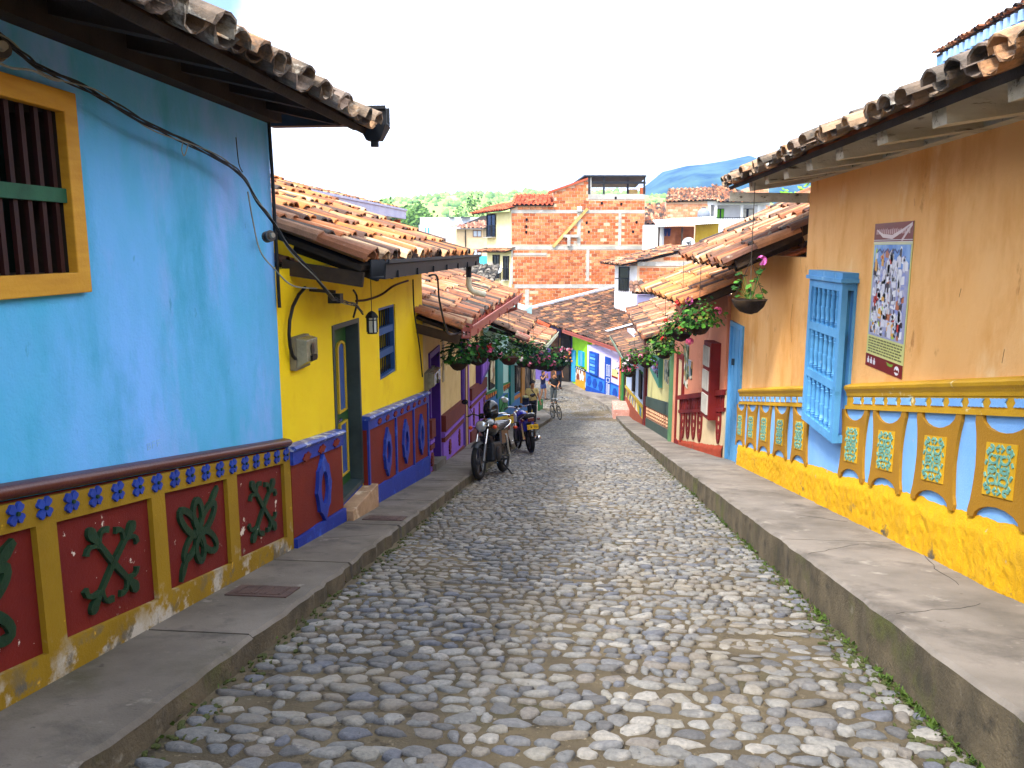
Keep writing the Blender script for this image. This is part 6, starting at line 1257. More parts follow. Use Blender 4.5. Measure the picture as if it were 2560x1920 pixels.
# trees
def tree(name, label, base, h, r, m, n=420, trunk=.16, seed=1):
    rs = random.Random(seed); base = Vector(base); t = thing(name, label, 'tree', tuple(base)); mb = MB()
    top = base + Vector((0, 0, h * .62)); mb.tube([base, base.lerp(top, .5) + Vector((.05 * h, 0, 0)), top], [trunk, trunk * .75, trunk * .4], 8)
    cl = [(top + Vector((rs.gauss(0, r * .45), rs.gauss(0, r * .45), rs.gauss(h * .12, h * .13))), r * rs.uniform(.3, .55)) for _ in range(9)]
    for c, _ in cl: mb.tube([base.lerp(top, .7), c], [trunk * .4, trunk * .12], 5)
    mb.build('trunk', M_wood, t); lb = MB()
    for i in range(n):
        c, cr = rs.choice(cl); d = Vector((rs.gauss(0, 1), rs.gauss(0, 1), rs.gauss(0, 1))).normalized() * cr * rs.uniform(.55, 1.05); s = r * rs.uniform(.07, .13)
        a = Vector((rs.gauss(0, 1), rs.gauss(0, 1), rs.gauss(0, .6))).normalized(); b = a.orthogonal().normalized(); p = c + d
        lb.add([p - a * s, p - b * s * .6, p + a * s, p + b * s * .6], [(0, 1, 2, 3)])
    lb.build('crown', m, t); return t
M_lf = mat('leaf_dark', None, scale=2, rough=.7, bump=0, rnd=['#557a34', '#648a3c', '#486a2c', '#6f9644'])
for i, (px, py, d, h, r) in enumerate(((1012, 575, 150, 9, 4), (1038, 560, 160, 9, 4.2), (985, 560, 155, 10, 4.5), (960, 580, 150, 9, 4), (1048, 548, 210, 10, 3.2), (1185, 545, 190, 8, 3.5))):
    P = on_y(px, py, d); lab = ['dark leafy tree left of the white hall, lowest in its clump', 'dark leafy tree touching the left edge of the white hall', 'dark leafy tree behind the terrace post', 'leftmost dark tree seen under the terrace roof', 'lone round tree standing above the white hall on the hillside', 'dark tree rising behind the roof of the white hall'][i]
    tree('broadleaf_tree', lab, (P.x, d, P.z - h * .6), h, r, M_lf, 500, seed=i)['group'] = 'trees around the white hall'
M_lf2 = mat('leaf_bright', None, scale=2, rough=.6, bump=0, rnd=['#6aa81e', '#7fbe2a', '#5c9618', '#8fce34'])
P = FT(q[0] + .6, zt - 1.6, .9); tree('roof_plant', 'bright green bushy plant behind the orange roof, top right', (P.x - .4, P.y - .2, P.z - 1.1), 1.6, .55, M_lf2, 320, .04, 31)
P = on_y(*Z('r1', 700, 1290), 19); tree('courtyard_tree', 'bright green tree peeking out between the two roofs of the orange house', (P.x + .3, 19, P.z - 2.2), 2.8, .6, M_lf2, 360, .07, 33)
# ================================================================= things in the street
def lthing(name, label, cat, loc, mat3, group=None):
    o = bpy.data.objects.new(name, None); COL.objects.link(o); o.matrix_world = Matrix.Translation(loc) @ mat3.to_4x4(); o.empty_display_size = .2
    return tag(o, label, cat, group)
# ----------------------------------------------------------------- hanging flower baskets
M_coir = mat('coir_basket', '#3a2a18', '#241a10', 9, .95, .8, 60); M_coir2 = mat('coir_basket_red', '#5a3020', '#3a2016', 9, .95, .8, 60)
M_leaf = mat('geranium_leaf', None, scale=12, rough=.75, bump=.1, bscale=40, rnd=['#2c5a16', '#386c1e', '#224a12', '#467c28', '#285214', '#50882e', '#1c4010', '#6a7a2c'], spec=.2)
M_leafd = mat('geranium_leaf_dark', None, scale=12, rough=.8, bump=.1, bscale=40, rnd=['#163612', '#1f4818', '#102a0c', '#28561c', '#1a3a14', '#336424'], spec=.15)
M_wire = mat('hanger_wire', '#4a4238', '#3a332c', 8, .6, 0)
MP = {'pink': mat('petal_pink', '#e0628e', '#cf4a7a', 20, .6, 0), 'red': mat('petal_red', '#b8281c', '#a01c14', 20, .6, 0), 'rose': mat('petal_rose', '#e88aa4', '#d8708e', 20, .6, 0), 'magenta': mat('petal_magenta', '#d04aa8', '#e07ac0', 20, .6, 0), 'white': mat('petal_white', '#e8d8dc', '#d8c4ca', 20, .6, 0)}
def leaf_at(mb, p, nrm, s, rs):
    nrm = nrm.normalized(); a = nrm.orthogonal().normalized(); a = (a * math.cos(rs.uniform(0, 6.28)) + nrm.cross(a) * math.sin(rs.uniform(0, 6.28))).normalized(); b = nrm.cross(a)
    n = 9; V = [p - nrm * s * .12]
    for k in range(n):
        t = 2 * math.pi * k / n; rr = s * (1 - .12 * (k % 2)) * (.55 if k == 0 else 1); V.append(p + a * math.cos(t) * rr + b * math.sin(t) * rr + nrm * rs.uniform(0, .18) * s)
    mb.add(V, [(0, k + 1, (k + 1) % n + 1) for k in range(n)])
def basket(label, P, r, hang, n, ls, blossoms, seed, group, m=None, mb_=None, single=False, spread=1.5, tall=1.3, up=.5):
    rs = random.Random(seed); P = Vector(P); t = thing('hanging_basket', label, 'flower basket', (P.x, P.y, P.z - r * .7), group)
    pr = [(r * .15, -r * .78), (r * .55, -r * .66), (r * .85, -r * .35), (r, 0), (r * 1.03, r * .05), (r * .97, r * .08), (r * .85, r * .02), (.02, r * .04)]
    bo = MB().lathe(P, pr, 14).build('bowl', mb_ or M_coir, t, smooth=True)
    for v in bo.data.vertices: v.co += Vector((rs.uniform(-1, 1), rs.uniform(-1, 1), rs.uniform(-1, 1))) * r * .035
    w = MB(); top = P + Vector((0, 0, r * 2.4)); top.z = min(top.z, hang - .05)
    for k in range(3): a = 2 * math.pi * k / 3 + .4; w.tube([P + Vector((math.cos(a) * r, math.sin(a) * r, .02)), top], .004, 5)
    w.tube([top, (P.x, P.y, hang)], .005, 5); w.build('hanger', M_wire, t)
    mm = m or M_leaf; lm = MB(); stems = MB()
    for i in range(int(n * (1 if single else .72))):
        th = rs.uniform(0, 6.28); ph = rs.random(); d = Vector((math.cos(th) * spread * (1 - .55 * ph ** 2), math.sin(th) * spread * (1 - .55 * ph ** 2), ph * tall * 1.1 - .25 * (1 - ph) * rs.random() * 2 + up * .4)) * r * (rs.uniform(.55, 1.0) if rs.random() < .85 else rs.uniform(1.0, 1.35))
        p = P + d; nn = (d.normalized() + Vector((rs.gauss(0, .4), rs.gauss(0, .4), .5 + rs.gauss(0, .3))))
        if single and i < 46:
            q = MB(); leaf_at(q, p, nn, ls * rs.uniform(.7, 1.2), rs); q.build('leaf', mm, t)
            if i % 2 == 0: stems.tube([P + Vector((d.x * .15, d.y * .15, .02)), P + d * .6 + Vector((0, 0, .02)), p], .0032, 5)
        else: leaf_at(lm, p, nn, ls * rs.choice((.45, .6, .75, .9, 1.05)), rs)
    if stems.V: stems.build('stem', mat('geranium_stem', '#5f8a34', '#4a7228', 8, .6, 0), t)
    if lm.V: lm.build('foliage', mm, t, kind='stuff')
    for (dx, dy, dz, s, c) in blossoms:
        q = MB(); cc = P + Vector((dx, dy, dz)) * r; s = s * 1.3
        for k in range(12):
            v = Vector((rs.gauss(0, 1), rs.gauss(0, 1), rs.gauss(0, 1) + .3)).normalized(); leaf_at(q, cc + v * s * .75, v, s * .42, rs)
        st = MB().tube([P + Vector((dx * .3, dy * .3, .1)) * r, cc], .004, 4).build('flower_stem', M_leaf, t); q.build('blossom', MP[c], t)
rnd_b = lambda seed, n, cols, s, lo=.2: [(lambda R: [(R.uniform(-1.3, 1.3), R.uniform(-1.4, -.2), R.uniform(lo, 1.5), s * R.uniform(.8, 1.2), R.choice(cols)) for _ in range(n)])(random.Random(seed))][0]
GB = 'hanging flower baskets along the eaves'
def at(k, x, y, Y): return on_y(*Z(k, x, y), Y)
basket('nearly bare coir basket with one pink geranium, nearest on the orange wall', at('r2', 630, 580, 9.9), .20, .75, 34, .042, [(.55, -.2, 2.35, .055, 'magenta')], 3, GB, single=True, spread=1.35, tall=1.7, up=.9)
basket('lush geranium basket with magenta flower beside the light blue door', at('z8', 1500, 420, 14.0), .20, -.25, 420, .045, [(-.9, -.3, 2.1, .06, 'magenta'), (1.5, -.3, 1.3, .06, 'pink'), (-1.9, -.2, 1.9, .05, 'red')], 4, GB, spread=1.9, tall=1.7)
basket('lush geranium basket with two red blooms, second beyond the light blue door', at('z8', 1340, 490, 16.6), .21, -.25, 380, .05, [(-.1, -1, .6, .06, 'red'), (.7, -.9, -.7, .07, 'pink'), (-1.5, -.4, 1.2, .05, 'red')], 5, GB, spread=1.9, tall=1.6)
basket('round geranium basket with one red bloom before the pale yellow house', at('z8', 1180, 665, 17.6), .19, -1.05, 380, .05, [(-.2, -1, 1.6, .06, 'red')], 6, GB, spread=1.8, tall=1.9)
basket('sparse yellowing basket on the eave of the pale yellow house', at('z8', 1020, 760, 21.4), .19, -2.4, 220, .05, [(-.9, -.5, .9, .06, 'rose')], 7, GB, spread=1.5, tall=1.5)
basket('dry brown basket with pale blooms, next beyond the yellowing one', at('z8', 905, 735, 27.6), .22, -2.4, 180, .05, rnd_b(8, 4, ['rose', 'white'], .06), 8, GB, mb_=M_coir2, spread=1.5, tall=1.4)
basket('farthest right-hand basket, trailing pink flowers by the lavender house', at('z8', 860, 850, 30), .24, -4.1, 260, .06, rnd_b(9, 7, ['pink', 'rose', 'white', 'red'], .08, .3), 9, GB, m=M_leafd, spread=1.9, tall=2.2)
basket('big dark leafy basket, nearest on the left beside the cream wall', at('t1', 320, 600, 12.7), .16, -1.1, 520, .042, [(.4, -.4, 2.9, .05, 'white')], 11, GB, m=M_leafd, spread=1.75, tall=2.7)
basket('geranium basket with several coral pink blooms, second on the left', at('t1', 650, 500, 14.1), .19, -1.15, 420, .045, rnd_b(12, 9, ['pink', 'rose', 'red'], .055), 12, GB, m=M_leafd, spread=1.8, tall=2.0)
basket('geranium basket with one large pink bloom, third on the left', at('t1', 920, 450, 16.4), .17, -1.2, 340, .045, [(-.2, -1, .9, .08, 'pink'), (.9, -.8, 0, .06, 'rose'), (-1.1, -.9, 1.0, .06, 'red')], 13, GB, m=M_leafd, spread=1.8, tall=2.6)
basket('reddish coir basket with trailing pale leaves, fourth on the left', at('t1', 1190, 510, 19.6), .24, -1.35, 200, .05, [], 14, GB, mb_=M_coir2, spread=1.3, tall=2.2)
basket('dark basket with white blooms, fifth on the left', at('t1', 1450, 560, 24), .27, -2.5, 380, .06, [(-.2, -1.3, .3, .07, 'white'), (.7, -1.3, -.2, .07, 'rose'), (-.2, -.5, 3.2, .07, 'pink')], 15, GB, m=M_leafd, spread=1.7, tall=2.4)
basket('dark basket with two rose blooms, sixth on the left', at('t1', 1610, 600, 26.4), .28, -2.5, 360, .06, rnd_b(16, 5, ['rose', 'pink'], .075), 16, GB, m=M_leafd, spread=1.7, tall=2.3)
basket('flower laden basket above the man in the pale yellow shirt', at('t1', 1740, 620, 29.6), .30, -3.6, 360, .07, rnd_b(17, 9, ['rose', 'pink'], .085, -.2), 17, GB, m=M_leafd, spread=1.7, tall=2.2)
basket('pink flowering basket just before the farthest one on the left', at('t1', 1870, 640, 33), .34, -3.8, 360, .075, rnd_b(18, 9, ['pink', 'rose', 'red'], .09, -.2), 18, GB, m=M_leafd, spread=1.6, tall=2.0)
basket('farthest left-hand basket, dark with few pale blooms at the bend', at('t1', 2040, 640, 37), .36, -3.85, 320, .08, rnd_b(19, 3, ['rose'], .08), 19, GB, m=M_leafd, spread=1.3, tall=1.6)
# ----------------------------------------------------------------- poster on the orange wall
pc = FR.quad('s1', (95, 1470), (450, 1618), (572, 80), (195, 118)); pl_, pr_ = (pc[0][0] + pc[3][0]) / 2, (pc[1][0] + pc[2][0]) / 2; pb_, pt_ = (pc[0][1] + pc[1][1]) / 2, (pc[2][1] + pc[3][1]) / 2
PO = thing('poster', 'tall printed poster with maroon header and collage of colourful houses on orange wall', 'poster', tuple(FR((pl_ + pr_) / 2, pb_, .01)))
pf = lambda a, b, w: FR(pl_ + (pr_ - pl_) * a, pb_ + (pt_ - pb_) * b, .006 + w)
def pp_(a0, a1, b0, b1, w0, w1, nm, m, par=PO): return MB().prism(pf, [(a0, b0), (a1, b0), (a1, b1), (a0, b1)], w0, w1).build(nm, m, par)
M_pmar = mat('print_maroon', '#7a1416', '#6c1012', 3, .4, 0); M_pcr = mat('print_pale_green', '#cfcf86', '#c2c478', 2, .4, 0); M_psky = mat('print_sky', '#3f78c8', '#8fb4e0', 5, .4, 0); M_pw = mat('print_white', '#dcdce0', '#cfd0d8', 4, .4, 0)
pp_(0, 1, 0, 1, -.004, 0, 'sheet', M_pcr); pp_(0, 1, .875, 1, 0, .0015, 'header', M_pmar); pp_(0, 1, 0, .088, 0, .0015, 'footer', M_pmar); pp_(.03, .97, .225, .855, 0, .0015, 'picture', M_psky)
pp_(.03, .97, .225, .70, .0015, .0017, 'picture_ground', mat('print_lavender', '#a8aac8', '#8c90b4', 6, .4, 0))
for b in (.862, .884, .872): pp_(0, 1, b, b + .004, .0015, .0025, 'stripe', M_pw)
mb = MB(); rs = random.Random(5)
for k in range(17): x = .06 + .052 * k; mb.prism(pf, [(x, .925), (x + .034, .925), (x + .034, .955 + .012 * rs.random()), (x, .955)], .0015, .003)
mb.build('title_lettering', mat('print_pinkgrey', '#c09a9a', '#b08888', 6, .4, 0), PO)
mb = MB(); mb.stroke(pf, [(.08, .955), (.25, .915), (.5, .905), (.75, .945), (.97, .99)], [.004, .012, .014, .010, .003], .003, .004); mb.stroke(pf, [(.97, .985), (.85, .93), (.74, .88)], [.012, .012, .01], .003, .004); mb.build('painted_glare', mat('glare_white', '#cbb0b4', '#d8c4c6', 4, .3, 0), PO)  # pale strokes paint the glare on the poster's plastic film
cols = [('#8a94c8', 18), ('#b06a4a', 9), ('#7a7a86', 12), ('#a8c83a', 3), ('#e0e0e6', 34), ('#30283a', 12), ('#d8a04a', 5), ('#b8342c', 3), ('#d0d0dc', 26)]
for ci, (c, n) in enumerate(cols):
    mb = MB()
    for _ in range(int(n * 2.2)):
        x = rs.uniform(.05, .86); y = .235 + .56 * rs.random() ** 1.2; y = min(y, .79 - .25 * max(0, x - .62)); w, h = rs.uniform(.02, .11), rs.uniform(.012, .075); sk = rs.uniform(-.02, .02)
        w = min(w, .95 - x); mb.prism(pf, [(x, y), (x + w, y + sk * .5), (x + w, y + h + sk), (x + w * .5, y + h * 1.25), (x, y + h)], .0015, .0022 + ci * .0003)
    mb.build('picture_houses', mat('print_%d' % ci, c, c, 5, .4, 0), PO, kind='stuff')
mb = MB()
for k, c in enumerate('abc'): mb.stroke(pf, [(.12 + .2 * k, .80), (.2 + .2 * k, .825), (.26 + .2 * k, .80), (.3 + .2 * k, .82)], .006, .0045, .0052)
mb.build('script_lettering', mat('print_navy', '#3a4a80', '#44548a', 5, .4, 0), PO)
mb = MB()
for r in range(6):
    x = .05
    while x < .92:
        w = rs.uniform(.03, .10); mb.prism(pf, [(x, .105 + .019 * r), (min(x + w, .95), .105 + .019 * r), (min(x + w, .95), .115 + .019 * r), (x, .115 + .019 * r)], .0, .0016); x += w + .018
mb.build('text_lines', mat('print_olive', '#6a6a3a', '#5c5c30', 8, .4, 0), PO)
for k in range(3):
    x = .06 + .085 * k; MB().prism(pf, [(x, .025), (x + .05, .025), (x + .055, .05), (x + .035, .055), (x + .035, .07), (x + .015, .07), (x + .015, .055), (x - .005, .05)], .0015, .003).build('figure_icon', M_pw, PO)
MB().prism(pf, circ(.86, .042, .06, .03, 14), .0015, .003).build('round_logo', M_pw, PO); MB().prism(pf, [(.8, .03), (.92, .03), (.9, .05), (.86, .045), (.83, .052)], .003, .004).build('logo_mark', M_pmar, PO)
MB().prism(pf, [(.62, .055), (.68, .05), (.74, .055), (.77, .075), (.68, .068), (.59, .075)], .0015, .003).build('green_logo', mat('print_green', '#7aa83a', '#6a9830', 5, .4, 0), PO)
# ----------------------------------------------------------------- meters, lantern, cables, drains
M_mbox = mat('meter_grey', '#7a7460', '#68634f', 5, .6, .2); M_mclear = mat('meter_cover', '#8d8a72', '#5c5a48', 7, .25, .05, spec=.6)
def meter(label, fr, k, x0, x1, y0, y1, dp):
    a, b = fr.px(k, x0, (y0 + y1) / 2), fr.px(k, x1, (y0 + y1) / 2); u0, u1 = sorted((a[0], b[0])); v0, v1 = fr.px(k, (x0 + x1) / 2, y1)[1], fr.px(k, (x0 + x1) / 2, y0)[1]; u1 -= dp * .5
    t = thing('electricity_meter', label, 'meter box', tuple(fr((u0 + u1) / 2, v0, .01)))
    MB().prism(fr, [(u0, v0), (u1, v0), (u1, v1), (u0, v1)], .0, .06).build('back_box', M_mbox, t, bevel=.008)
    MB().hexa([fr(u, v, .06) for u, v in ((u0 + .02, v0 + .02), (u1 - .02, v0 + .02), (u1 - .02, v1 - .01), (u0 + .02, v1 - .01))], [fr(u, v, dp) for u, v in ((u0 + .04, v0 + .08), (u1 - .04, v0 + .08), (u1 - .04, v1 - .03), (u0 + .04, v1 - .03))]).build('cover', M_mclear, t, bevel=.006)
    MB().lathe(fr((u0 + u1) / 2, v1 - (v1 - v0) * .4, dp), [(.05, 0), (.055, .01), (.02, .014)], 12, tuple(fr.n)).build('dial', mat('meter_dial', '#3a3a34', '#2c2c28', 5, .3, 0), t)
    MB().box(fr((u0 + u1) / 2, v0 + .1, dp + .001), (.04, .12, .05)).build('seal', M_black, t); return t, (u0 + u1) / 2, v0, v1
mt, mu, mv0, mv1 = meter('grey electricity meter box on the yellow wall left of the door', FL, 'z5', 190, 292, 362, 552, .15)
meter('grey electricity meter box on the cream wall beside the purple door', F2, 'z7', 222, 300, 522, 690, .16)
cn = thing('meter_conduit', 'dark bowed cable from the eave to the meter on the yellow wall', 'cable', tuple(FL.px and FL(*FL.px('z5', 195, 495), .03)))
pts = [FL(*FL.px('z5', x, y), .05) for x, y in ((252, 90), (215, 130), (180, 200), (162, 280), (158, 360), (165, 430), (178, 480), (200, 505))]
MB().tube(pts, .016, 8).build('conduit', M_black, cn, smooth=True)
lp = on_x(*Z('z5', 668, 290), -2.2); LN_ = thing('lantern', 'small black framed lantern with white glass hanging by the yellow wall window', 'lantern', tuple(lp))
h = .10; MB().lathe(lp + Vector((0, 0, -h)), [(.05, 0), (.05, 2 * h - .05)], 6).build('glass', mat('lantern_glass', '#c9cdc8', '#b8bcb6', 4, .3, 0), LN_); MB().lathe(lp + Vector((0, 0, h - .05)), [(.075, 0), (.07, .015), (.04, .05), (.012, .065)], 6).build('cap', M_blackmetal, LN_); MB().lathe(lp + Vector((0, 0, -h - .015)), [(.057, 0), (.057, .015)], 6).build('base', M_blackmetal, LN_)
for k in range(6): a = math.pi / 3 * k; c = Vector((math.cos(a), math.sin(a), 0)) * .052; MB().beam(lp + c + Vector((0, 0, -h)), lp + c + Vector((0, 0, h - .05)), .012, .012).build('bar', M_blackmetal, LN_)
MB().lathe(lp + Vector((0, 0, .02)), [(.054, 0), (.054, .01)], 6).build('band', M_blackmetal, LN_); MB().tube([lp + Vector((0, 0, h)), (lp.x, lp.y, zg - .05)], .004, 5).build('chain', M_wire, LN_)
CB = thing('power_cables', 'twisted bundle of black power cables across the blue wall', 'cable', tuple(FL(5, .2, .1)))
path = [('z1', -150, 110, -2.48), ('z1', 20, 215, -2.5), ('z1', 150, 320, -2.5), ('z1', 250, 390, -2.5), ('z1', 460, 480, -2.5), ('z1', 620, 570, -2.5), ('z1', 820, 690, -2.5), ('z1', 1040, 790, -2.5), ('z1', 1250, 900, -2.5), ('z1', 1350, 985, -2.5), ('z1', 1420, 1110, -2.48), ('z1', 1500, 1215, -2.46), ('z1', 1600, 1370, -2.4), ('z1', 1720, 1500, -2.32), ('z1', 1830, 1640, -2.3), ('z4', 630, 1035, -2.35), ('z4', 720, 1065, -2.35), ('z4', 790, 1085, -2.35), ('z4', 845, 1150, -2.35)]
PT = [on_x(*Z(k, x, y), X) for k, x, y, X in path]
def smooth_path(P, n=6):
    o = []
    for i in range(len(P) - 1):
        p0, p1, p2, p3 = P[max(i - 1, 0)], P[i], P[i + 1], P[min(i + 2, len(P) - 1)]
        for k in range(n):
            t = k / n; o.append(.5 * ((2 * p1) + (p2 - p0) * t + (2 * p0 - 5 * p1 + 4 * p2 - p3) * t * t + (3 * p1 - p0 - 3 * p2 + p3) * t ** 3))
    return o + [P[-1]]
SP = smooth_path(PT)
for s, (rr, am) in enumerate(((.0075, .011), (.0055, .013), (.005, .015), (.004, .018))):
    MB().tube([p + Vector((math.cos(i * .33 + s * 1.6) * am * .5, math.sin(i * .2 + s) * am * .5, math.sin(i * .33 + s * 1.6) * am)) for i, p in enumerate(SP)], rr, 6).build('cable', M_black if s < 3 else mat('cable_grey', '#8d8f86', '#6e7068', 8, .6, 0), CB)
for pth, r_, m in (([('z1', -40, 330, -2.5), ('z1', 60, 375, -2.5), ('z1', 180, 390, -2.5), ('z1', 290, 440, -2.5), ('z1', 340, 445, -2.5)], .006, MATS['cable_grey']), ([('z1', 1370, 1060, -2.5), ('z1', 1400, 1230, -2.5), ('z1', 1440, 1390, -2.47), ('z1', 1520, 1490, -2.42), ('z1', 1620, 1580, -2.4), ('z1', 1750, 1595, -2.38)], .006, MATS['cable_grey']), ([('z1', 1305, 760, -2.6), ('z1', 1320, 900, -2.58), ('z1', 1340, 950, -2.5)], .004, M_black),
                   ([('z4', 770, 965, -2.4), ('z4', 795, 1010, -2.4), ('z4', 795, 1080, -2.36), ('z4', 770, 1180, -2.36)], .011, M_black), ([('z4', 790, 1050, -2.36), ('z4', 880, 1040, -2.3), ('z4', 990, 1000, -2.2), ('z4', 1090, 930, -2.05), ('z4', 1200, 890, -2.0)], .012, mat('cable_brown', '#3a2016', '#4a2a1c', 8, .7, 0)), ([('z4', 1240, 880, -2.6), ('z4', 1250, 1130, -2.6), ('z4', 1290, 1400, -2.6), ('z4', 1315, 1650, -2.6)], .012, M_black),
                   ([('z4', 1370, 850, -1.95), ('z4', 1430, 860, -1.95), ('z4', 1450, 1050, -1.95), ('z4', 1510, 1290, -1.97), ('z4', 1570, 1310, -2.0), ('z4', 1640, 1290, -2.0)], .014, M_black), ([('z1', 1010, 790, -2.49), ('z1', 1005, 830, -2.48), ('z1', 1020, 860, -2.48), ('z1', 1040, 800, -2.49)], .004, MATS['cable_grey'])):
    MB().tube(smooth_path([on_x(*Z(k, x, y), X) for k, x, y, X in pth]), r_, 6).build('loose_cable', m, CB)
for kk, x, y, X in (('z1', 1492, 1290, -2.52), ('z1', 5, 245, -2.52)):
    p = on_x(*Z(kk, x, y), X); MB().lathe(p + Vector((-.03, 0, -.03)), [(.045, 0), (.045, .015), (.03, .02), (.03, .04), (.045, .045), (.045, .06), (.015, .061)], 14, (1, -.6, .2)).build('insulator', mat('insulator', '#2b2622', '#4a443c', 10, .35, 0, spec=.6), CB, smooth=True)
    MB().lathe(p + Vector((.02, -.03, -.02)), [(.02, 0), (.02, .03)], 10, (1, -.6, .2)).build('insulator_cap', mat('insulator_cap', '#a8a294', '#8f897c', 6, .5, 0), CB)
p = on_x(*Z('z4', 628, 1030), -2.4); MB().box(p, (.12, .10, .09)).build('junction_box', M_black, CB); MB().beam(p + Vector((-.25, 0, .08)), p + Vector((0, 0, .06)), .03, .03).build('junction_bracket', M_wire, CB)
for lab, cx, cy in (('rusty rectangular drain cover on the left pavement before the blue house', -2.27, 5.23), ('dull rectangular drain cover on the left pavement before the yellow door', -2.2, 8.38)):
    z = gz(cy) + .13; t = thing('drain_cover', lab, 'drain cover', (cx, cy, z), 'pavement drain covers'); rot = Matrix.Rotation(-math.atan(SL), 3, 'X'); mm = mat('drain_iron', '#5a4640', '#4a3a36', 9, .7, .4, 80)
    MB().box((cx, cy, z + .003), (.44, .28, .012), rot).build('frame', mm, t)
    for k in range(2): MB().box((cx - .09 + .18 * k, cy, z + .010), (.15, .2, .006), rot).build('plate', mm, t)
    for k in range(4): MB().box((cx - .15 + .1 * k, cy, z + .014), (.012, .17, .005), rot).build('rib', mm, t)
MC = Vector((-.1, 43.0, gz(43.0))); t = thing('manhole_cover', 'round pale manhole cover in the road at the bend', 'manhole cover', tuple(MC)); MB().lathe(MC + Vector((0, 0, -.02)), [(.55, 0), (.55, .045), (.5, .05)], 24).build('frame', M_conc2, t); MB().lathe(MC, [(.4, 0), (.4, .045), (.36, .05)], 20).build('lid', M_conc, t)
# ----------------------------------------------------------------- motorcycles
M_tyre = mat('tyre', '#141414', '#1c1c1c', 20, .85, .3, 90); M_chr = MATS['chrome']; M_alu = mat('alloy', '#6a6c70', '#505256', 6, .35, .1, metal=.8); M_bp = mat('black_paint', '#0c0c0e', '#141416', 4, .2, 0, spec=.6); M_seat = mat('seat_vinyl', '#17171a', '#222226', 12, .5, .2, 60); M_amber = mat('indicator_orange', '#c9481a', '#b23c14', 4, .3, 0); M_redl = mat('tail_red', '#5a0c0e', '#4a0a0c', 4, .25, 0, spec=.6)
M_glassl = mat('lamp_glass', '#cfd6d8', '#b4bcc0', 3, .08, 0, metal=.6); M_gry = mat('seat_grey', '#c4c6ca', '#a8aab0', 6, .4, .05); M_eng = mat('engine_alloy', '#303236', '#232528', 7, .45, .2, metal=.6)
def torus(mb, c, R, r, n=28, m=8, sq=1.0):      # wheel in the local xz plane
    V = []; F = []
    for i in range(n):
        a = 2 * math.pi * i / n
        for j in range(m):
            b = 2 * math.pi * j / m; rr = R + r * math.cos(b); V.append(Vector(c) + Vector((math.cos(a) * rr, r * sq * math.sin(b), math.sin(a) * rr)))
    for i in range(n): F += [(i * m + j, ((i + 1) % n) * m + j, ((i + 1) % n) * m + (j + 1) % m, i * m + (j + 1) % m) for j in range(m)]
    return mb.add(V, F)
def wheel(root, c, R, r, spokes, hub=.06, thin=False):
    w = torus(MB(), c, R - r, r, sq=1.0).build('wheel', M_tyre, root, smooth=True)
    torus(MB(), c, R - r * 1.9, r * .45, 28, 6, 1.2).build('rim', M_alu, w, smooth=True)
    MB().lathe(Vector(c) + Vector((0, -.05, 0)), [(hub, 0), (hub, .1)], 14, (0, 1, 0)).build('hub', M_alu, w)
    mb = MB()
    for k in range(spokes):
        a = 2 * math.pi * k / spokes + .3; d = Vector((math.cos(a), 0, math.sin(a)))
        if thin: mb.tube([Vector(c) + d * hub * .8 + Vector((0, .02 * (-1) ** k, 0)), Vector(c) + d * (R - r * 2)], .003, 4)
        else: mb.beam(Vector(c) + d * hub * .8, Vector(c) + d * (R - r * 1.9), .03, .045, (0, 1, 0))
    mb.build('spokes', M_alu, w); return w
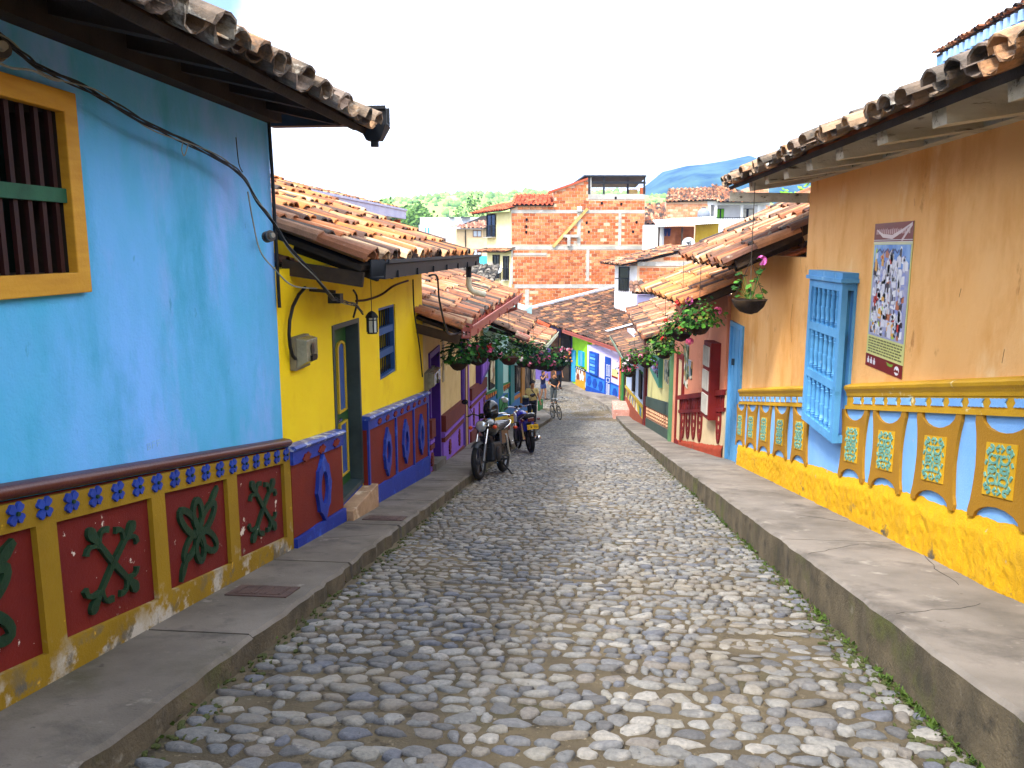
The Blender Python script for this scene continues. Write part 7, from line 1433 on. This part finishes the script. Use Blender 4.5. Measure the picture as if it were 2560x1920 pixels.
def motorcycle(label, front, rear, lean, body, seatm, rear_plate=False, helmet=False, steer=0.0):
    f, r = Vector((front[0], front[1], gz(front[1]))), Vector((rear[0], rear[1], gz(rear[1]))); X = (f - r).normalized(); Y = Vector((0, 0, 1)).cross(X).normalized(); Zz = X.cross(Y)
    B = Matrix((X, Y, Zz)).transposed() @ Matrix.Rotation(lean, 3, 'X'); b = lthing('motorcycle', label, 'motorcycle', r, B, 'motorcycles parked at the kerb')
    wb = 1.30; R = .30
    b.location = r + X * ((f - r).length - wb) * .5 + Vector((0, 0, .022))
    wheel(b, (0, 0, R), R, .055, 6); wheel(b, (wb, 0, R + .0), R + .005, .045, 5)
    hd = Vector((wb - .36, 0, .98))             # steering head
    for s in (-1, 1):
        MB().tube([(wb, .085 * s, R), (wb - .13, .085 * s, .58)], [.028, .028], 10).build('fork_slider', M_alu, b, smooth=True); MB().tube([(wb - .13, .085 * s, .56), hd + Vector((.02, .085 * s, -.06))], .019, 10).build('fork_tube', M_chr, b, smooth=True)
    MB().box((wb - .3, 0, .86), (.07, .25, .04)).build('fork_yoke', M_bp, b)
    fd = MB(); n = 12; V = []; F = []
    for i in range(n + 1):
        a = R_(48 + 100 * i / n); rr = R + .03
        for k, (dy, dr) in enumerate(((-.07, -.03), (-.05, .0), (0, .012), (.05, .0), (.07, -.03))): V.append((wb + math.cos(a) * (rr + dr), dy, R + math.sin(a) * (rr + dr)))
    for i in range(n): F += [(i * 5 + k, i * 5 + k + 1, i * 5 + 6 + k, i * 5 + 5 + k) for k in range(4)]
    mesh_obj('front_fender', V, F, M_eng if body == 'black' else MATS['white_paint'], b, True)
    MB().lathe((wb - .33, 0, .90), [(.045, 0), (.085, .05), (.095, .12), (.10, .14)], 18, (1, 0, -.12)).build('headlight', M_bp if body == 'black' else M_chr, b, smooth=True); MB().lathe((wb - .192, 0, .884), [(.095, 0), (.07, .02), (.01, .028)], 18, (1, 0, -.12)).build('headlight_lens', M_glassl, b, smooth=True)
    for s in (-1, 1):
        MB().tube([(wb - .3, .08 * s, .86), (wb - .28, .19 * s, .86)], .01, 6).build('indicator_stalk', M_bp, b); MB().ell((wb - .27, .22 * s, .86), (.035, .04, .035), 10, 6).build('indicator', M_amber, b, smooth=True)
        MB().lathe((wb - .40, .055 * s, 1.02), [(.045, 0), (.05, .05), (.045, .07)], 14, (.3, 0, 1)).build('instrument', M_bp, b)
    hb = smooth_path([Vector(p) for p in ((wb - .62, -.37, 1.06), (wb - .52, -.28, 1.09), (wb - .44, -.12, 1.06), (wb - .42, 0, 1.02), (wb - .44, .12, 1.06), (wb - .52, .28, 1.09), (wb - .62, .37, 1.06))])
    MB().tube(hb, .013, 8).build('handlebar', M_chr, b, smooth=True)
    for s in (-1, 1):
        MB().tube([(wb - .55, .30 * s, 1.085), (wb - .64, .39 * s, 1.055)], .019, 8).build('grip', M_tyre, b); MB().tube([(wb - .49, .30 * s, 1.07), (wb - .53, .42 * s, 1.05)], .007, 6).build('lever', M_chr, b)
        MB().tube([(wb - .5, .25 * s, 1.1), (wb - .46, .34 * s, 1.28)], .006, 6).build('mirror_stem', M_bp, b); MB().ell((wb - .45, .37 * s, 1.31), (.015, .065, .045), 12, 6).build('mirror', M_glassl if s == 1 else M_bp, b, smooth=True)
    bm = M_bp if body == 'black' else mat('blue_paint', '#141c8a', '#1a2498', 4, .2, 0, spec=.6)
    MB().ell((wb - .62, 0, .83), (.30, .155, .165), 16, 10).build('fuel_tank', bm, b, smooth=True); MB().lathe((wb - .6, 0, .955), [(.04, 0), (.04, .02)], 12).build('fuel_cap', M_chr, b)
    if body != 'black': MB().hexa([Vector(p) for p in ((wb - .4, .10, .95), (wb - .75, .14, .90), (wb - .7, .14, .72), (wb - .42, .12, .72))], [Vector(p) for p in ((wb - .4, .135, .95), (wb - .75, .165, .90), (wb - .7, .165, .72), (wb - .42, .15, .72))]).build('tank_stripe', MATS['white_paint'], b)
    se = MB().hexa([Vector(p) for p in ((.62, -.14, .76), (-.18, -.13, .84), (-.18, .13, .84), (.62, .14, .76))], [Vector(p) for p in ((.60, -.12, .86), (-.16, -.11, .95), (-.16, .11, .95), (.60, .12, .86))]).build('seat', M_seat, b, bevel=.03)
    for k in range(3): MB().box((.42 - .2 * k, 0, .888 + .021 * k), (.12, .21, .012), Matrix.Rotation(.11, 3, 'Y')).build('seat_stripe', seatm, se)
    MB().box((.2, 0, .66), (.46, .26, .28)).build('side_panel', bm, b, bevel=.03)
    MB().box((.64, 0, .42), (.46, .27, .34)).build('crankcase', M_eng, b, bevel=.04); MB().lathe((.72, -.14, .40), [(.12, 0), (.12, .03), (.09, .05)], 16, (0, -1, 0)).build('engine_cover', M_eng, b, smooth=True); MB().lathe((.66, .12, .38), [(.13, 0), (.13, .03), (.1, .05)], 16, (0, 1, 0)).build('engine_cover', M_eng, b, smooth=True)
    cyl = MB()
    for k in range(7): cyl.box((.76 + .02 * k, 0, .52 + .028 * k), (.2, .19, .014), Matrix.Rotation(-.25, 3, 'Y'))
    cyl.box((.81, 0, .6), (.13, .13, .22), Matrix.Rotation(-.25, 3, 'Y')); cyl.build('cylinder', M_eng, b)
    MB().tube(smooth_path([Vector(p) for p in ((.9, -.06, .56), (.98, -.10, .44), (.9, -.14, .26), (.5, -.16, .22))]), .022, 8).build('exhaust_pipe', M_chr, b, smooth=True); MB().tube([(.5, -.16, .22), (.3, -.17, .25), (-.18, -.18, .36), (-.2, -.18, .365)], [.022, .045, .05, .03], 12).build('muffler', M_chr, b, smooth=True)
    fr_ = MB()
    for s in (-1, 1):
        fr_.tube([(0, .1 * s, R), (.48, .1 * s, .36)], .018, 8); fr_.tube([(.5, .1 * s, .72), (-.1, .09 * s, .8)], .015, 8)
    fr_.tube([hd, (wb - .8, 0, .8), (.45, 0, .72)], .022, 8); fr_.tube([hd + Vector((0, 0, -.1)), (.95, 0, .5), (.85, 0, .27), (.45, 0, .27), (.42, 0, .7)], .018, 8); fr_.build('frame', M_bp, b)
    for s in (-1, 1): MB().tube([(.02, .13 * s, R + .03), (.14, .12 * s, .70)], [.03, .03], 8).build('shock_absorber', M_chr, b)
    MB().tube(smooth_path([Vector(p) for p in ((.25, .13, .80), (-.05, .14, .86), (-.26, .10, .93), (-.28, 0, .95), (-.26, -.10, .93), (-.05, -.14, .86), (.25, -.13, .80))]), .011, 6).build('grab_rail', M_chr, b, smooth=True)
    rf = MB(); V = []; F = []
    for i in range(9):
        a = R_(75 + 95 * i / 8)
        for dy, dr in ((-.08, -.03), (-.05, .01), (.05, .01), (.08, -.03)): V.append((math.cos(a) * (R + .05 + dr), dy, R + .06 + math.sin(a) * (R + .05 + dr)))
    for i in range(8): F += [(i * 4 + k, i * 4 + k + 1, i * 4 + 5 + k, i * 4 + 4 + k) for k in range(3)]
    mesh_obj('rear_fender', V, F, M_bp, b, True)
    MB().box((-.27, 0, .80), (.08, .16, .09)).build('tail_light', M_redl, b, bevel=.015)
    for s in (-1, 1): MB().ell((-.24, .19 * s, .80), (.03, .045, .03), 10, 6).build('indicator', M_redl if rear_plate else M_amber, b, smooth=True)
    if rear_plate:
        pf_ = lambda a, bb, w: Vector((-.40 - w + bb * .02, a, .64 + bb)); pl = MB().prism(pf_, [(-.13, -.055), (.13, -.055), (.13, .055), (-.13, .055)], 0, .008).build('number_plate', mat('plate_yellow', '#e0b018', '#d4a410', 4, .5, 0), b)
        GL = {'L': [[(0, 1), (0, 0), (.8, 0)]], 'T': [[(0, 1), (1, 1)], [(.5, 1), (.5, 0)]], 'W': [[(0, 1), (.25, 0), (.5, .7), (.75, 0), (1, 1)]], '9': [[(.9, .6), (.1, .55), (.1, 1), (.9, 1), (.9, .3), (.5, 0)]], '4': [[(.7, 0), (.7, 1), (0, .35), (1, .35)]], 'A': [[(0, 0), (.5, 1), (1, 0)], [(.2, .4), (.8, .4)]]}
        mb = MB(); x = -.112
        for ch in 'LTW 94A':
            if ch != ' ':
                for S in GL[ch]: mb.stroke(pf_, [(-(x + .025 * a), -.03 + .06 * c) for a, c in S], .0045, .008, .011)
            x += .033
        mb.build('plate_lettering', M_black, pl)
    MB().tube([(.52, .12, .26), (.42, .30, .0)], .014, 8).build('kickstand', M_bp, b); MB().box((.41, .31, .01), (.08, .05, .015)).build('kickstand_foot', M_bp, b)
    for s in (-1, 1): MB().tube([(.55, .12 * s, .28), (.55, .27 * s, .28)], .016, 8).build('foot_peg', M_tyre, b)
    MB().tube([(.8, .14, .28), (.95, .16, .24), (.97, .22, .25)], .009, 6).build('gear_lever', M_chr, b)
    if helmet:
        P = b.matrix_world @ Vector((0, 0, 0))
    return b, X, Y
m1, X1, Y1 = motorcycle('black motorcycle with chrome forks facing up the street, helmet on its bars', (-1.80, 12.95), (-1.50, 14.35), .10, 'black', M_gry)
m2, X2, Y2 = motorcycle('blue motorcycle with yellow number plate facing down the street', (-1.72, 19.7), (-1.28, 18.36), -.06, 'blue', M_seat, rear_plate=True)
hp = at('z7', 835, 890, 13.55); H_ = thing('helmet', 'glossy black motorcycle helmet hanging on the mirror of the nearer motorcycle', 'helmet', tuple(hp))
sh = MB().ell(hp, (.135, .165, .15), 20, 12); sh.build('shell', M_bp, H_, smooth=True); MB().ell(hp + Vector((.02, -.035, -.03)), (.12, .145, .075), 16, 8).build('visor', M_glass, H_, smooth=True); MB().ell(hp + Vector((.04, .0, -.09)), (.10, .12, .085), 14, 8).build('liner', M_tyre, H_, smooth=True); MB().tube([hp + Vector((.05, -.05, -.12)), hp + Vector((.07, -.02, -.24)), hp + Vector((.06, .05, -.14))], .008, 6).build('strap', M_tyre, H_)
# ----------------------------------------------------------------- bicycle leaning at the kerb
f_, r_ = Vector((-1.26, 36.75, gz(36.75))), Vector((-1.62, 37.7, gz(37.7))); X = (f_ - r_).normalized(); Y = Vector((0, 0, 1)).cross(X).normalized()
BI = lthing('bicycle', 'black bicycle parked at the end of the left kerb, front wheel towards the viewer', 'bicycle', r_ + Vector((0, 0, .0)), Matrix((X, Y, X.cross(Y))).transposed() @ Matrix.Rotation(.08, 3, 'X'))
wheel(BI, (0, 0, .335), .335, .022, 20, .025, True); wheel(BI, (1.02, 0, .335), .335, .022, 20, .025, True)
fr_ = MB()
for a, b_ in (((.42, 0, .3), (.26, 0, .78)), ((.42, 0, .3), (.84, 0, .72)), ((.28, 0, .74), (.82, 0, .82)), ((.84, 0, .68), (.8, 0, .95))): fr_.tube([a, b_], .018, 8)
for s in (-1, 1):
    for a, b_ in (((0, .06 * s, .335), (.42, .03 * s, .3)), ((0, .06 * s, .335), (.27, .02 * s, .74)), ((1.02, .05 * s, .335), (.84, .04 * s, .7))): fr_.tube([a, b_], .011, 6)
fr_.build('frame', M_bp, BI); MB().tube([(.72, -.3, 1.0), (.8, -.2, 1.02), (.82, 0, .98), (.8, .2, 1.02), (.72, .3, 1.0)], .013, 8).build('handlebar', M_chr, BI)
for s in (-1, 1): MB().tube([(.73, .29 * s, 1.0), (.68, .36 * s, .99)], .018, 8).build('grip', M_tyre, BI); MB().tube([(.42, .06 * s, .3), (.42 + .1 * s, .09 * s, .3 + .14 * s)], .01, 6).build('crank', M_alu, BI); MB().box((.42 + .1 * s, .13 * s, .3 + .14 * s), (.09, .08, .02)).build('pedal', M_tyre, BI)
MB().hexa([Vector(p) for p in ((.12, -.08, .86), (.4, -.02, .87), (.4, .02, .87), (.12, .08, .86))], [Vector(p) for p in ((.11, -.07, .91), (.4, -.015, .90), (.4, .015, .90), (.11, .07, .91))]).build('saddle', M_seat, BI, bevel=.015); MB().lathe((.42, -.05, .3), [(.09, 0), (.09, .006)], 20, (0, 1, 0)).build('chainring', M_alu, BI); MB().ell((.9, 0, .93), (.05, .045, .045), 10, 6).build('front_lamp', M_chr, BI, smooth=True)
# ----------------------------------------------------------------- people
def person(label, loc, face, h, J, shirt, pants, hair, short=False, sleeve=.5, skin='#a8714e', bag=None, longhair=False, wide=1.0):
    """J: joint offsets in metres for a 1.7 m figure, x = its right-hand side as seen from the front, y = backwards"""
    k = h / 1.7; R3 = Matrix.Rotation(face, 3, 'Z'); loc = Vector(loc); T = lambda p: loc + R3 @ (Vector(p) * k)
    t = thing('person', label, 'person', tuple(loc)); sk = mat('skin_' + skin[1:], skin, skin, 6, .6, .05)
    base = {'pel': (0, 0, .93), 'wst': (0, 0, 1.08), 'chs': (0, .0, 1.28), 'nck': (0, .01, 1.46), 'hed': (0, -.01, 1.60), 'sR': (.18, .01, 1.39), 'sL': (-.18, .01, 1.39), 'eR': (.22, .03, 1.12), 'eL': (-.22, .03, 1.12), 'hR': (.23, -.05, .88), 'hL': (-.23, -.05, .88), 'pR': (.09, 0, .90), 'pL': (-.09, 0, .90), 'kR': (.10, -.02, .50), 'kL': (-.10, -.02, .50), 'aR': (.10, .03, .09), 'aL': (-.10, .03, .09), 'tR': (.12, -.16, .035), 'tL': (-.12, -.16, .035)}
    base.update(J); Jn = {a: Vector(b) for a, b in base.items()}
    V = []; RR = []; E = []; idx = {}
    rad = {'pel': .13, 'wst': .12, 'chs': .14, 'nck': .055, 'hed': .10, 'sR': .06, 'sL': .06, 'eR': .042, 'eL': .042, 'hR': .03, 'hL': .03, 'pR': .085, 'pL': .085, 'kR': .058, 'kL': .058, 'aR': .038, 'aL': .038, 'tR': .035, 'tL': .035}
    for n_ in ('pel', 'wst', 'chs', 'nck', 'hed', 'sR', 'eR', 'hR', 'sL', 'eL', 'hL', 'pR', 'kR', 'aR', 'tR', 'pL', 'kL', 'aL', 'tL'): idx[n_] = len(V); V.append(T(Jn[n_])); RR.append(rad[n_] * k)
    for a, b_ in (('pel', 'wst'), ('wst', 'chs'), ('chs', 'nck'), ('nck', 'hed'), ('chs', 'sR'), ('sR', 'eR'), ('eR', 'hR'), ('chs', 'sL'), ('sL', 'eL'), ('eL', 'hL'), ('pel', 'pR'), ('pR', 'kR'), ('kR', 'aR'), ('aR', 'tR'), ('pel', 'pL'), ('pL', 'kL'), ('kL', 'aL'), ('aL', 'tL')): E.append((idx[a], idx[b_]))
    for s in 'RL':                              # palm and five fingers
        d = (Jn['h' + s] - Jn['e' + s]).normalized(); sd = d.cross(Vector((0, 1, 0))).normalized(); pm = Jn['h' + s] + d * .07; i0 = len(V); V.append(T(pm)); RR.append(.032 * k); E.append((idx['h' + s], i0))
        for q, ln in enumerate((.06, .075, .08, .072, .058)):
            o = pm + sd * (-.034 + .017 * q) + d * (.0 if q else -.02); tip = o + d * ln + Vector((0, -.02, 0)) + (sd * -.03 if q == 0 else Vector((0, 0, 0)))
            V.append(T(o + d * .03)); RR.append(.009 * k); V.append(T(tip)); RR.append(.007 * k); E.append((i0, len(V) - 2)); E.append((len(V) - 2, len(V) - 1))
    me = bpy.data.meshes.new('body'); me.from_pydata([tuple(v) for v in V], E, []); me.materials.append(sk); o = link(bpy.data.objects.new('body', me), t)
    sm = o.modifiers.new('skin', 'SKIN'); sm.use_smooth_shade = True
    if not me.skin_vertices:
        bm_ = bmesh.new(); bm_.from_mesh(me); bm_.verts.layers.skin.verify(); bm_.to_mesh(me); bm_.free()
    for i, sv in enumerate(me.skin_vertices[0].data): sv.radius = (RR[i], RR[i]); sv.use_root = (i == 0)
    ss = o.modifiers.new('sub', 'SUBSURF'); ss.levels = 1; ss.render_levels = 2
    # clothing follows the limbs
    def sleeve_(mb, a, b_, f, r0, r1): mb.tube([T(Jn[a]), T(Jn[a].lerp(Jn[b_], f * .5)), T(Jn[a].lerp(Jn[b_], f))], [r0 * k, (r0 + r1) / 2 * k, r1 * k], 10)
    tr = MB(); w_ = wide
    prof = [(.93, .155, .115), (1.02, .16 * w_, .12 * w_), (1.12, .165 * w_, .13 * w_), (1.26, .185 * (1 + (w_ - 1) * .5), .13), (1.38, .19, .105), (1.44, .13, .085), (1.475, .075, .07)]
    V2 = []; F2 = []; nn = 14
    for z, rx, ry in prof:
        c = Jn['pel'].lerp(Jn['nck'], (z - .93) / .53); V2 += [T((c.x + rx * math.cos(2 * math.pi * q / nn), c.y + ry * math.sin(2 * math.pi * q / nn), z)) for q in range(nn)]
    for i in range(len(prof) - 1): F2 += [(i * nn + q, i * nn + (q + 1) % nn, (i + 1) * nn + (q + 1) % nn, (i + 1) * nn + q) for q in range(nn)]
    tr.add(V2, F2)
    for s in 'RL': tr.tube([T(Jn['chs'].lerp(Jn['s' + s], .6) + Vector((0, 0, .03))), T(Jn['s' + s]), T(Jn['s' + s].lerp(Jn['e' + s], sleeve))], [.085 * k, .078 * k, .07 * k], 10)
    tr.build('shirt', shirt, t, smooth=True)
    pn = MB(); pn.ell(T(Jn['pel']), (.165 * k * w_, .125 * k * w_, .12 * k), 14, 8)
    for s in 'RL':
        pn.tube([T(Jn['p' + s] + Vector((0, 0, .02))), T(Jn['p' + s].lerp(Jn['k' + s], .5)), T(Jn['k' + s] if not short else Jn['p' + s].lerp(Jn['k' + s], .55))], [.105 * k, .095 * k, .08 * k], 10)
        if not short: pn.tube([T(Jn['k' + s]), T(Jn['k' + s].lerp(Jn['a' + s], .5)), T(Jn['a' + s])], [.078 * k, .07 * k, .065 * k], 10)
    pn.build('shorts' if short else 'trousers', pants, t, smooth=True)
    for s in 'RL':
        d = (Jn['t' + s] - Jn['a' + s]); d.z = 0; a = math.atan2(d.y, d.x); MB().ell(T((Jn['a' + s] + Jn['t' + s]) / 2 + Vector((0, 0, -.015 - min(0, 0)))), (.13 * k, .05 * k, .042 * k), 12, 6, Matrix.Rotation(face + a, 3, 'Z')).build('shoe', M_tyre, t, smooth=True)
    hd = Jn['hed']; hh = MB().ell(T(hd + Vector((0, .02, .045))), (.098 * k, .115 * k, .105 * k), 14, 8, R3)
    if longhair: hh.ell(T(hd + Vector((0, .06, -.1))), (.09 * k, .05 * k, .17 * k), 12, 8, R3)
    hh.build('hair', hair, t, smooth=True)
    MB().ell(T(hd + Vector((0, -.02, .0))), (.078 * k, .095 * k, .118 * k), 14, 10, R3).build('face', sk, t, smooth=True)
    MB().ell(T(hd + Vector((0, -.12, -.01))), (.014 * k, .02 * k, .022 * k), 8, 5, R3).build('nose', sk, t, smooth=True)
    for s in (-1, 1): MB().ell(T(hd + Vector((.03 * s, -.105, .02))), (.013 * k, .008 * k, .008 * k), 8, 5, R3).build('eye', M_black, t); MB().ell(T(hd + Vector((.085 * s, .0, .0))), (.012 * k, .022 * k, .03 * k), 8, 5, R3).build('ear', sk, t, smooth=True)
    MB().box(T(hd + Vector((0, -.105, -.055))), (.04 * k, .012 * k, .009 * k), R3).build('mouth', mat('lips', '#7a3a34', '#6c302c', 5, .6, 0), t)
    if bag: bag(t, T, k)
    return t
M_yshirt = mat('shirt_pale_yellow', '#cfb478', '#c4a868', 8, .85, .2, 40); M_bshirt = mat('shirt_black', '#121214', '#19191c', 8, .85, .2, 40); M_nshirt = mat('top_navy', '#1c2044', '#24284e', 8, .85, .2, 40); M_dj = mat('jeans_dark', '#14171f', '#1c202b', 8, .9, .2); M_gj = mat('jeans_grey', '#3c4246', '#4a5054', 8, .9, .2); M_sj = mat('shorts_denim', '#4a5a9a', '#3c4a88', 8, .9, .2); M_hair = mat('hair_dark', '#15100d', '#1f1813', 20, .6, .2, 90)
def shoulder_bag(t, T, k):
    st = [(-.10, .06, 1.46), (-.02, -.10, 1.38), (.10, -.16, 1.22), (.18, -.15, 1.05)]
    MB().tube(smooth_path([T(p) for p in st]), .016 * k, 6).build('bag_strap', M_black, t)
py_ = 29.5; person('person in a pale yellow shirt with a bag strap across the chest', (-2.06, py_, gz(py_) + .13), .28, 1.62, {'hR': (.30, -.12, .93), 'eR': (.27, .0, 1.12), 'eL': (-.27, .02, 1.12), 'hL': (-.27, -.05, .86), 'hed': (.0, -.04, 1.59), 'kR': (.10, -.05, .5), 'tR': (.13, -.18, .035)}, M_yshirt, M_dj, M_hair, wide=1.25, bag=shoulder_bag)
bp = T_ = on_y(*Z('r8', 985 - 105, 475), 29.35); BG = thing('shoulder_bag', 'navy shoulder bag with cream cloth held by the person in pale yellow', 'bag', tuple(bp)); MB().box(bp, (.24, .16, .26)).build('pouch', M_nshirt, BG, bevel=.03); MB().ell(bp + Vector((.0, -.02, .17)), (.12, .09, .06), 10, 6).build('cream_cloth', mat('cloth_cream', '#c9c39a', '#b8b28a', 8, .9, .2), BG, smooth=True); MB().box(bp + Vector((0, -.085, .05)), (.2, .012, .1)).build('flap', M_dj, BG)
person('person in a black T-shirt and grey jeans standing behind the bicycle', (-1.86, 43.6, gz(43.6)), .35, 1.66, {'eR': (-.40, .02, 1.14) if False else (.36, .05, 1.16), 'hR': (.20, -.16, 1.04), 'eL': (-.30, .03, 1.16), 'hL': (-.08, -.20, 1.06), 'hed': (0, -.05, 1.585)}, M_bshirt, M_gj, M_hair)
person('person in navy top and denim shorts with raised arms at the bend', (-2.5, 44.7, gz(44.7)), .9, 1.62, {'eR': (.26, -.16, 1.28), 'hR': (.10, -.24, 1.50), 'eL': (-.24, -.18, 1.26), 'hL': (-.06, -.25, 1.48), 'kR': (.12, -.1, .5), 'tR': (.13, -.22, .05), 'aR': (.12, -.06, .09), 'aL': (-.1, .12, .1), 'tL': (-.12, -.02, .04)}, M_nshirt, M_sj, M_hair, short=True, sleeve=.12, longhair=True, skin='#b58262')
person('person in dark blue beside the lime green house', (-1.75, 48.2, gz(48) + .0), .5, 1.66, {'kL': (-.1, -.06, .5)}, M_nshirt, M_dj, M_hair, longhair=True)
# craft goods hanging at the far shop
for lab, k, x, y, Y_, kind in (('straw coloured woven panel hanging at the far shop doorway', 's4', 105, 265, 50.6, 0), ('cluster of pink craft flowers hanging at the far shop', 's4', 65, 500, 50.4, 1), ('red and yellow craft toys hanging beside the lime green house', 's4', 240, 560, 49.9, 1)):
    P = on_y(*Z(k, x, y), Y_); t = thing('hanging_craft', lab, 'craft goods', tuple(P), 'craft goods at the far shop')
    if kind == 0:
        for j in range(5): MB().box(P + Vector((-.24 + .12 * j, 0, 0)), (.11, .04, .62)).build('woven_strip', mat('straw', '#c99a58', '#b5864a', 9, .85, .3), t)
    else:
        rs = random.Random(x)
        for j in range(16): MB().ell(P + Vector((rs.uniform(-.22, .22), rs.uniform(-.08, .08), rs.uniform(-.4, .4))), (.07, .06, .07), 8, 5).build('craft_piece', [MP['pink'], MP['rose'], MP['white'], MP['red'], M_or][rs.randrange(3 if x < 100 else 5)], t, smooth=True)
    MB().tube([P + Vector((0, 0, .2)), P + Vector((0, 0, .9))], .012, 5).build('cord', M_wire, t)
# ----------------------------------------------------------------- the air between here and the mountain
hz = MB().box((0, 1560, 140), (13000, 4100, 420)).build('haze', bpy.data.materials.new('haze')); hz['kind'] = 'stuff'; hz['label'] = 'thin pale blue haze over the valley'; hz['category'] = 'haze'
hm = hz.data.materials[0]; hm.use_nodes = True; hn = hm.node_tree; hn.nodes.clear(); ho = hn.nodes.new('ShaderNodeOutputMaterial'); hv_ = hn.nodes.new('ShaderNodeVolumePrincipled')
hv_.inputs['Color'].default_value = (.15, .34, .92, 1); hv_.inputs['Density'].default_value = .00029; hn.links.new(hv_.outputs[0], ho.inputs['Volume'])
